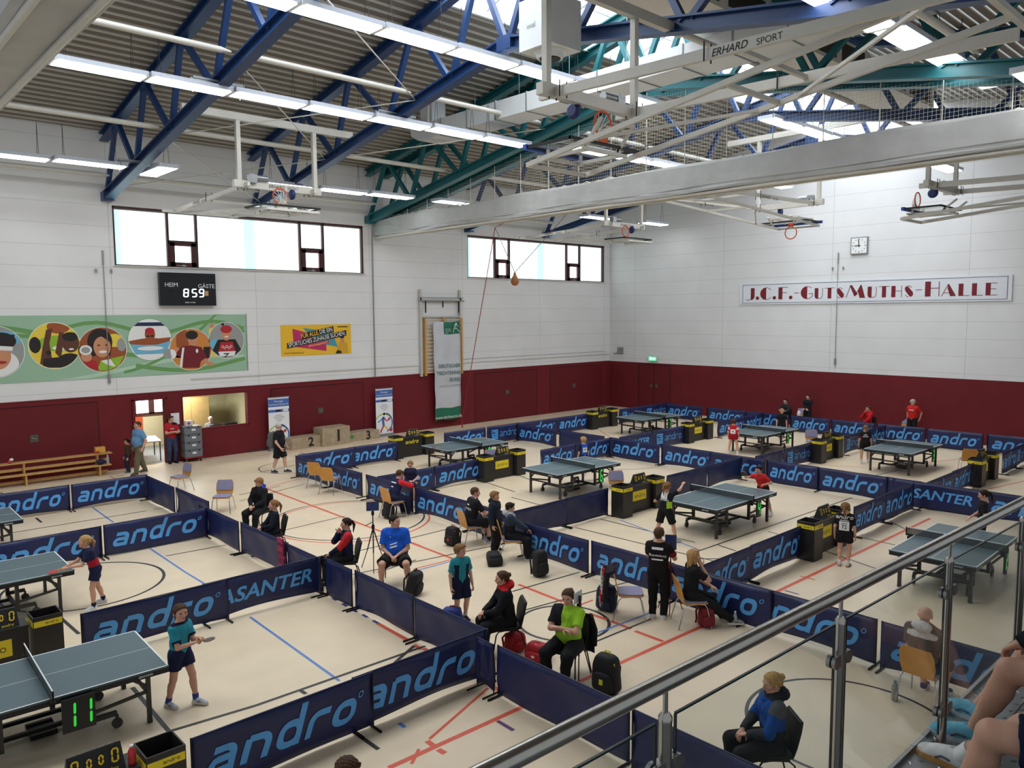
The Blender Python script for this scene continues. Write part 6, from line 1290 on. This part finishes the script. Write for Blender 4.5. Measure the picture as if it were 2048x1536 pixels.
b=backpack('grey backpack with yellow zips on the back of the walking white-haired man',560,945,62,(86,88,88),(170,180,60),.56,.36); c=Matrix.Rotation(i['rz'],3,'Z')@V((0,-.24,0)); b.location=(t.location.x+c.x,t.location.y+c.y,.84); b.rotation_euler=(0,0,i['rz']+PI)
seat('black',*g(517,963,1.2),-38,'black chair under the seated boy in a black jacket with blue collar','seated boy in a black jacket with a blue hood collar, looking down',h=1.62,top=BK,sleeve='long',bottom=BK,shoes=(40,40,44),hair=('messy','light'),hood=True,paint=(lambda u,d,w,a,t:(w>1.0)&(d<.03),),pcol=((36,60,160),),hands=lap,nod=15,look=-20,loose=.026)
seat('black',*g(545,1006,1.15),-80,'black chair under the seated girl with a ponytail, beside the boy in black','seated girl with a brown ponytail in a dark tracksuit, facing left',h=1.52,kid=True,top=(26,28,40),sleeve='long',bottom=(26,28,36),shoes=(60,60,64),hair=('pony','light'),hands=lap,loose=.024)
seat('black',*g(690,1042,1.25),-82,'black chair under the woman in the navy and red jacket','seated woman in a navy jacket with red sleeves, hand on her chin',h=1.68,top=NVc,sleeve='long',bottom=BK,shoes=(40,40,44),hair=('pony','dark'),hands=((-.05,.33,.62),(.03,.13,1.03)),elbow=((-1,-.7,-.25),(.3,.7,-1)),paint=(lambda u,d,w,a,t:(a!=0)&(t<1.05),),pcol=((196,44,50),),loose=.022)
seat('black',*g(790,1040,1.28),-6,'black chair under the man in the blue polo shirt','heavy man seated in a bright blue polo shirt and black shorts',h=1.84,build=1.12,belly=.045,top=(30,88,196),bottom=(34,34,36),legs='knee',shoes=(50,50,54),socks=(40,40,44),hair=('crop','dark'),feet=((-.3,.42,0),(.26,.36,0)),hands=((-.06,.26,.64),(.06,.27,.63)),hand='relax',look=58,collar=(32,86,190),lean=4,decal=[(([(-.11,-.01,0),(.03,.03,0),(.03,.045,0),(-.11,.008,0)],[(0,1,2,3)]),.1,.02,.52,False,WH),(([(-.11,-.01,0),(.03,.03,0),(.03,.055,0),(-.11,.018,0)],[(0,1,2,3)]),.1,.02,.42,False,WH),('a',.05,-.08,.78,False,WH)],loose=.022)
t,i=person('blonde ponytail girl in navy and red playing at the table on the left',(3.9,15.55),948,1.44,kid=True,lean=17,top=NVc,bottom=NVc,legs='short',shoes=(214,216,220),socks=(34,38,70),hair=('pony','blond'),feet=((-.14,.1,0),(.14,-.12,0)),hands=((-.1,.44,.86),(.06,.46,.84)),hand=('relax','grip'),nod=-8,paint=(lambda u,d,w,a,t:(a==0)&(abs(u)>.5)&(w<.45),),pcol=((168,32,50),))
def give_bat(i,t,label,s=1,up=V((0,.5,.6)),red=True):
    w=Matrix.Rotation(i['rz'],4,'Z'); d=(i['wr'][s]-i['el'][s]).normalized(); p=V(t.location)+(w@(i['wr'][s]+d*.09)); y=(w@(d*.6+up)).normalized(); x=y.cross(V((0,0,1))).normalized(); z=x.cross(y); bt=bat(label,(0,0,0),(0,0,0),red); bt.matrix_world=Matrix(((x.x,y.x,z.x,p.x),(x.y,y.y,z.y,p.y),(x.z,y.z,z.z,p.z),(0,0,0,1)))
give_bat(i,t,'red bat in the hand of the blonde girl in navy',1,V((0,.4,0)))
t,i=person('girl in a teal shirt and navy shorts standing at the end of table eleven',g(364,1408),48,1.47,kid=True,lean=4,top=(44,140,158),bottom=NVc,legs='short',shoes=(206,210,216),sole=(214,208,196),socks=(60,72,150),hair=('pony','brown'),feet=((-.06,.22,0),(.12,-.1,0)),hands=((-.02,.32,.98),(.06,.30,.94)),hand=('relax','grip'),look=-25,paint=(lambda u,d,w,a,t:(a==0)&(abs(u)>.42)&(abs(u)<.75)&(w<.62)&(d<.09),lambda u,d,w,a,t:(w>.97),lambda u,d,w,a,t:(a!=0)&(t>.62)),pcol=((26,30,58),(26,30,58),(26,30,58)),vox=.009)
give_bat(i,t,'dark bat held flat by the girl in teal',1,V((.1,.6,.05)),False)
person('boy in a teal shirt standing in the aisle behind the barrier',g(922,1240),22,1.4,kid=True,top=(40,136,146),bottom=(26,30,56),legs='knee',shoes=(70,60,80),socks=WHT,hair=('messy','light'),look=35,collar=(28,34,60),paint=(lambda u,d,w,a,t:(a==0)&(abs(u)>.5)&(w<.75),),pcol=((28,34,62),),vox=.009)
seat('black',*g(1012,1148,1.26),-80,'brown black chair under the woman with the red hood lining','seated woman in a black jacket with a red hood lining, facing left',h=1.7,top=BK,sleeve='long',bottom=(26,26,28),shoes=(60,60,62),hair=('bun','brown'),hood=True,paint=(lambda u,d,w,a,t:(w>.98),),pcol=((184,34,38),),hands=((-.05,.36,.66),(.04,.36,.66)),lean=8,loose=.028,vox=.012)
seat('black',*g(1135,1190,1.24),-26,'black chair with a jacket under the woman in the lime shirt','seated woman in a lime and black shirt with crossed arms',h=1.7,build=1.14,top=(156,206,54),bottom=(27,27,29),shoes=(40,40,44),hair=('bun','brown'),nod=12,look=4,hands=((.02,.25,.83),(-.04,.21,.8)),elbow=XE,belly=.02,paint=(lambda u,d,w,a,t:(u>.25)&(w>.45),),pcol=((27,27,31),),vox=.009)
person('small girl in navy standing behind the aisle barrier near table eight',(12.75,18.0),-8,1.27,kid=True,top=(34,38,66),bottom=(28,30,46),legs='short',shoes=(200,200,204),hair=('pony','light'),nod=20,lean=8,hands=((-.16,.22,.74),(.2,.1,.62)))
seat('wood',11.5,17.05,1131,'beech chair under the boy in the navy and red jacket','seated boy in a navy jacket with red sleeves leaning on the barrier',h=1.66,lean=24,top=NVc,sleeve='long',bottom=(30,34,58),shoes=(120,120,124),hair=('short','brown'),hands=((-.12,.6,.86),(.16,.58,.86)),nod=10,paint=(lambda u,d,w,a,t:(a>0)&(t<1.1),),pcol=((196,40,50),),decal=[(([(-0.11,-0.015,0),(0.11,-0.015,0),(0.11,0.015,0),(-0.11,0.015,0)],[(0,1,2,3)]),.06,0,.74,True,WH,.0),(([(-0.05,-0.015,0),(0.05,-0.015,0),(0.05,0.015,0),(-0.05,0.015,0)],[(0,1,2,3)]),.13,0,.52,True,WH)],loose=.024)
seat('wood',*g(942,985,1.22),1118,'beech chair under the man in the black shirt with white back lettering','seated man in a black shirt with a blue collar, back to the viewer',h=1.76,lean=12,build=1.1,top=BK,bottom=BK,legs='knee',shoes=(150,160,176),socks=(40,40,44),hair=('crop','brown'),hands=((-.16,.34,.64),(.1,.42,.72)),collar=(34,64,190),decal=[('BAYERN',.075,.0,.52,True,WH),(([(-0.05,-0.015,0),(0.05,-0.015,0),(0.05,0.015,0),(-0.05,0.015,0)],[(0,1,2,3)]),.07,0,.7,True,WH)],look=-20)
person('fair-haired child in a dark jacket standing beside the seated boy with a grey hood',(11.45,12.95),62,1.42,kid=True,top=(34,42,56),sleeve='long',bottom=(28,28,30),shoes=(50,50,54),hair=('messy','light'),hood=True,paint=(lambda u,d,w,a,t:(a==0)&(abs(u)<.3)&(d<.1),),pcol=((27,27,29),),loose=.026)
seat('wood',*g(1022,1012,1.18),96,'beech chair under the boy with the grey hood','seated dark-haired boy in a dark jacket with a pale grey hood',h=1.58,top=(48,58,72),sleeve='long',bottom=(26,28,34),shoes=(40,52,84),hair=('short','dark'),hood=True,paint=(lambda u,d,w,a,t:(w>.86)&(a==0),lambda u,d,w,a,t:(a==0)&(w<.5)),pcol=((170,172,172),(27,27,30)),hands=((-.05,.36,.64),(.05,.38,.64)),nod=8,loose=.028)
person('person in black with white back lettering filming with a tablet',g(1316,1236),168,1.66,top=(30,24,26),bottom=(24,24,26),shoes=WHT,hair=('short','brown'),build=1.05,hands=((-.1,.36,1.16),(.16,.36,1.1)),sleeve='short',paint=(lambda u,d,w,a,t:(a>0)&(t>.4),),pcol=((120,30,40),),decal=[(([(-0.1,-0.02,0),(0.1,-0.02,0),(0.1,0.02,0),(-0.1,0.02,0)],[(0,1,2,3)]),.1,0,.8,True,WH),('Brandenburg',.058,0,.56,True,WH),(([(-0.1,-0.0125,0),(0.1,-0.0125,0),(0.1,0.0125,0),(-0.1,0.0125,0)],[(0,1,2,3)]),.06,0,.42,True,WH)],vox=.012)
seat('wood',*g(1385,1112,1.2),108,'beech chair under the blonde woman at the barrier','seated woman with long blonde hair in black, seen from behind',h=1.7,top=BK,sleeve='short',bottom=(30,31,30),shoes=(156,156,156),hair=('long','blond'),feet=((-.1,.62,0),(.16,.75,0.0)),hands=((.0,.34,.66),(.08,.14,1.04)),elbow=((-1,-.7,-.25),(.3,.7,-1)),paint=(lambda u,d,w,a,t:(a<0)&(t>.3),),pcol=((140,206,60),),lean=4,decal=None,vox=.012)
t,i=person('girl in a black and white shirt with raised arm at table four',g(1330,1083),1136,1.46,kid=True,lean=6,top=BK,bottom=(24,24,26),legs='knee',shoes=(190,196,206),socks=WHT,hair=('pony','light'),feet=((-.24,-.05,0),(.24,.12,0)),hands=((-.2,.2,.98),(.26,.34,1.36)),hand=('relax','grip'),paint=(lambda u,d,w,a,t:(d<-.01)&(w>.62)&(a==0)&(abs(u)<.6),lambda u,d,w,a,t:(a==0)&(u>.62)&(w<.5)),pcol=((222,222,220),(170,206,50)),decal=[('SACHSEN',.055,0,.56,True,WH)])
t,i=person('boy in a red shirt lunging at the far end of table four',g(1525,1027),945,1.4,kid=True,lean=24,top=(206,44,44),bottom=(30,30,34),legs='short',shoes=(222,222,222),socks=WHT,hair=('short','dark'),feet=((-.3,.05,0),(.3,-.18,0)),hands=((-.22,.22,.86),(.3,.3,.98)),hand=('relax','grip'))
give_bat(i,t,'dark bat held up by the boy in red',1,V((0,.2,.9)),False)
person('blond boy in a blue shirt standing behind table six',(18.95,17.0),850,1.36,kid=True,top=(44,88,190),bottom=NVc,legs='short',shoes=WHT,hair=('curl','blond'),bib=(.17,.16,.5,True),paint=(lambda u,d,w,a,t:(a!=0),),pcol=((28,32,50),),decal=[(([(-0.04,-0.01,0),(0.04,-0.01,0),(0.04,0.01,0),(-0.04,0.01,0)],[(0,1,2,3)]),.08,0,.5,True,HR)])
person('girl in a red shirt and skirt with a white back number at a far table',g(1466,908),1152,1.38,kid=True,top=(196,36,50),bottom=(150,24,40),legs='mini',skirt=True,shoes=WHT,socks=WHT,hair=('short','brown'),feet=((-.17,0,0),(.17,0,0)),bib=(.19,.17,.38,True),paint=(lambda u,d,w,a,t:(a!=0)&(t>.1)&(abs(u)>.9)&(t<.5),),pcol=((220,206,206),),decal=[(([(-0.04,-0.015,0),(0.04,-0.015,0),(0.04,0.015,0),(-0.04,0.015,0)],[(0,1,2,3)]),.09,0,.38,True,HR)])
person('girl in black standing at the far end of the table, facing the viewer',(30.3,16.1),985,1.38,kid=True,top=BK,bottom=BK,legs='knee',shoes=WHT,hair=('short','blond'))
t,i=person('girl in black with long fair ponytail at the far right table',g(1729,926),1158,1.4,kid=True,top=(28,28,32),bottom=(26,26,28),legs='short',shoes=WHT,socks=WHT,hair=('pony','light'),feet=((-.12,-.06,0),(.1,.1,0)),paint=(lambda u,d,w,a,t:(a!=0)&(t>.5),),pcol=((120,28,34),),decal=[(([(-0.06,-0.015,0),(0.06,-0.015,0),(0.06,0.015,0),(-0.06,0.015,0)],[(0,1,2,3)]),.07,0,.72,True,WH),(([(-0.09,-0.0125,0),(0.09,-0.0125,0),(0.09,0.0125,0),(-0.09,0.0125,0)],[(0,1,2,3)]),.05,0,.56,True,WH)])
seat('black',33.9,17.85,-30,'dark chair under the bearded man by the end wall','man in a dark jacket seated by the end wall, arms crossed',h=1.74,top=(36,40,42),sleeve='long',bottom=(30,30,32),hair=('short','dark'),hands=((.02,.25,.83),(-.04,.21,.8)),elbow=XE)
person('man in a dark jacket leaning at the end wall holding a white bag',(34.0,16.8),-25,1.64,top=(28,30,34),sleeve='long',bottom=(28,28,30),hair=('short','dark'),hands=((.05,.22,.95),(-.05,.24,.97)))
m=MB(); m.ell((0,0,.16),(.12,.07,.16)); tag(m.build('white_bag',WH,None,(33.68,17.05,.55)),'small white bag held in front of the man in a dark jacket','bag')
seat('black',33.9,14.05,-40,'dark chair under the person in the red hoodie','seated person in a red hoodie at the end wall, hand on chin',h=1.7,top=(190,30,38),sleeve='long',bottom=(30,30,32),hair=('short','brown'),hood=True,hands=((-.05,.33,.62),(.05,.13,1.04)),elbow=((-1,-.7,-.25),(.3,.7,-1)),look=-20)
person('fair-haired man in a red shirt standing at the end wall',(33.95,12.25),-22,1.76,top=(204,40,38),bottom=(30,30,32),hair=('messy','grey'),hands=((-.24,-.12,.92),(.24,-.12,.92)),look=25,decal=[(([(-0.1,-0.0175,0),(0.1,-0.0175,0),(0.1,0.0175,0),(-0.1,0.0175,0)],[(0,1,2,3)]),.09,0,.68,False,WH)])
person('girl in black with the number 72 on her back, in front of the scoring station',g(1687,1132),172,1.41,kid=True,top=(26,26,28),bottom=(27,27,29),legs='short',shoes=(210,206,200),sole=(160,110,70),socks=WHT,hair=('pony','light'),bib=(.2,.19,.36,True),decal=[(andro_geo(.24,.1,False)[:2] and ([(x*.058,y*.058,0) for x,y,_ in andro_geo(.24,.1,False)[0]],andro_geo(.24,.1,False)[1]),.1,0,.82,True,WH),(([(-0.085,-0.009,0),(0.085,-0.009,0),(0.085,0.009,0),(-0.085,0.009,0)],[(0,1,2,3)]),.05,0,.66,True,WH),('72',.11,0,.3,True,HR),(([(-0.06,-0.006,0),(0.06,-0.006,0),(0.06,0.006,0),(-0.06,0.006,0)],[(0,1,2,3)]),.028,0,.48,True,HR)],vox=.012)
person('dark-haired girl in black standing at the far end of the right table',(19.15,5.35),-85,1.46,kid=True,top=(30,30,34),bottom=(27,27,29),legs='short',shoes=WHT,hair=('pony','dark'),nod=10,hands=((-.2,.12,.7),(.16,.24,.74)))
seat('wood',*g(1852,1228,1.24),160,'beech chair under the bald man seen through the glass','bald man in a grey shirt with a white hood seated behind the glass railing',h=1.76,build=1.1,top=(98,88,84),bottom=(30,36,64),legs='knee',shoes=(40,60,110),hair=('none','grey'),hood=True,paint=(lambda u,d,w,a,t:(d<-.085)&(w>.72),),pcol=((206,202,200),),vox=.012)
seat('black',*g(1542,1356,1.27),-68,'black chair under the woman in the blue and black jacket','seated woman in a blue and black jacket, hands folded, behind the handrail',h=1.72,top=(24,74,146),sleeve='long',bottom=(32,32,34),shoes=(50,50,54),hair=('bun','blond'),hood=True,hands=((-.05,.28,.65),(.05,.29,.65)),hand='relax',nod=12,paint=(lambda u,d,w,a,t:(w>.97)|((a==0)&(w<.34)),lambda u,d,w,a,t:(a!=0)&(t>1.1),lambda u,d,w,a,t:(a!=0)&(t<.3)),pcol=((34,36,42),(52,54,58),(84,86,88)),loose=.026,vox=.012)
m=MB(); m.ell((0,0,.2),(.15,.08,.2)); o=tag(m.build('lap_bag',M('bag_black',K_,.8,0,.1)),'black bag beside the knees of the woman in the blue and black jacket','bag'); p=G(1450,1500,.45); o.location=(p.x,p.y,.0)
person('dark-haired person below the balcony, only the top of the head showing',(3.2,5.5),40,1.7,top=(60,60,66),bottom=(40,40,44),hair=('curl','brown'))
person('grey-haired man behind the office window desk',(12.3,31.1),0,1.7,sit=.465,top=(120,120,124),bottom=(50,50,56),hair=('crop','grey'),nod=20)
# jacket and scarf on the chair beside the tablet filmer, jacket on the lime woman's chair
chair_px('wood',1258,1232,95,'beech chair with lilac seat, a jacket and scarf over its back'); p=G(1258,1232); hz=HD(95,p.x,p.y)
def hung(label,loc,rz,c,w=.42,h=.55,name='hanging_jacket',y0=-.36):
    t=thing(name,label,'jacket',loc,rz); m=MB(); vs=[];fs=[]; n=14;k=9
    for i in range(n+1):
        u=i/n
        for j in range(k):
            a=(j/(k-1)-.5); vs.append((a*w*(1+.25*abs(u-.3)),y0+.03*math.sin(j*1.7+i*.5)-(.05 if u>.12 else .0)+( .09*(1-u/.12) if u<.12 else 0),.88-h*u+.015*math.sin(j*2.)))
    for i in range(n):
        for j in range(k-1): fs.append((i*k+j,i*k+j+1,(i+1)*k+j+1,(i+1)*k+j))
    m.add(vs,fs,0,None,True); o=m.build('cloth',CL(c),t); md=o.modifiers.new('t','SOLIDIFY'); md.thickness=.025
    for s in (-1,1): m=MB(); m.path([(s*w*.4,y0-.03,.84),(s*w*.55,y0-.07,.6),(s*w*.52,y0-.08,.36)],.05,9); m.build('sleeve',CL(c),t)
    return t
hung('black and red jacket hanging on the beech chair beside the tablet filmer',(p.x,p.y,0),hz,(34,30,34))
t=thing('scarf','red, grey and white scarf draped over the jacket on the beech chair','scarf',(p.x,p.y,0),hz)
for s in (-1,1):
    m=MB()
    for q in range(9): m.box((s*.12,-.45-.008*q,.86-.075*q),(.1,.02,.078),(q//2)%3)
    m.build('scarf_end',[CL((168,40,46)),CL((150,148,146)),CL((208,204,200))],t)
p=g(1135,1190,1.24); hung('black jacket hanging on the chair of the woman in lime',(p[0],p[1],0),HD(-26,p[0],p[1]),(24,24,26),.44,.62)
# ---------- balcony, glass railing, spectators ----------
ST=M('brushed_steel',(176,172,164),.24,1.,.04,30); STD=M('clamp_steel',(150,148,146),.35,1.,.03)
bz=3.13
cp=M('checker_plate',(132,135,136),.45,.35,.06,6)
struct(MB().box((5,-.3,bz-.1),(13,3.42,.2)).build('floor_balcony',cp))
m=MB(); rg=random.Random(3)
for i in range(56):
    for j in range(5):
        x=3.0+i*.055; y=1.02+j*.078+(.039 if i%2 else 0); a=R(45 if (i+j)%2 else -45)
        if y>1.4: continue
        d=V((math.cos(a),math.sin(a),0))*.019; n=V((-d.y,d.x,0))*.22; c=V((x,y,bz)); u=V((0,0,.0022))
        m.add([c-d,c-n*1+u,c+d,c+n+u],[(0,1,2,3)][::1])
struct(m.build('trim_checker_studs',M('stud_steel',(190,190,188),.3,.9,.02)))
m=MB(); m.box((5,1.405,bz-.09),(13,.02,.22)); m.box((5,1.16,bz+.002),(13,.012,.006)); struct(m.build('trim_balcony_edge',STD))
RY=1.32; PX=[.77,1.9,3.03,4.17,5.32,6.46]
t=thing('glass_railing','steel and glass balcony railing running across the lower right','railing',(3.6,RY,bz),R(-1.6))
m=MB(); m.tube((-3.2,0,1.1),(4.2,0,1.1),.0275,24); m.build('handrail',ST,t)
for x in PX:
    x-=3.6; m=MB(); m.tube((x,0,0),(x,0,.985),.0212,20); m.lathe([(.0222,.975),(.0222,.99),(.012,1.005)],20,(x,0,0)); m.tube((x,0,1.0),(x,0,1.09),.008,12); m.build('post',ST,t)
    m=MB(); m.lathe([(.075,0),(.075,.006),(.03,.012),(.024,.02)],24,(x,0,0)); m.build('base_plate',ST,t)
    for z in (.22,.83):
        for s in (-1,1):
            m=MB(); m.box((x+s*.03,0,z),(.03,.034,.05))
            for q in (-1,1): m.tube((x+s*.05,q*.004,z),(x+s*.05,q*.019,z),.027,18)
            m.build('glass_clamp',STD,t)
GE=M('glass_edge',(24,40,40),.2,0,0)
for a,b in zip(PX,PX[1:]):
    a+=.05-3.6; b-=.05+3.6; m=MB(); m.box(((a+b)/2,0,.54),(b-a,.008,.88)); o=m.build('glass_pane',GLASS,t)
    m=MB(); m.box(((a+b)/2,0,.983),(b-a,.0085,.007)); m.box((a,0,.54),(.006,.0085,.88)); m.box((b,0,.54),(.006,.0085,.88)); m.build('pane_edge',GE,o)
# stepped seating and the two spectators whose legs reach into view
m=MB(); m.box((6.6,.33,bz+.2),(7,.5,.4)); struct(m.build('trim_bench_step',M('step_grey',(92,92,92),.6,0,.05)))
def spectator(label,x,y,feet,hands,top,bottom,letters=None,shoe=(226,224,222),sole=(190,140,80),legs='thigh',**k):
    return person(label,(x,y),0,h=1.72,heading=0,base=bz,sit=.43,build=1.08,top=top,bottom=bottom,legs=legs,shoes=shoe,sole=sole,feet=feet,hands=hands,hair=('short','brown'),vox=.009,loose=.012,**k)
spectator('spectator at the right edge in navy shorts and white shoes, only legs in view',3.76,.55,((-.12,.54,0),(.29,.66,0)),((-.08,.06,.8),(.34,.02,.6)),(30,36,60),(24,30,58),socks=(226,226,224))
spectator('spectator further along with a hand on one knee and a black sleeve',4.5,.68,((-.15,.56,0),(.12,.62,0)),((-.1,.38,.555),(.3,.1,.6)),(26,28,34),(30,36,62),None,(120,190,214),(200,214,220),'mini',sleeve='long')
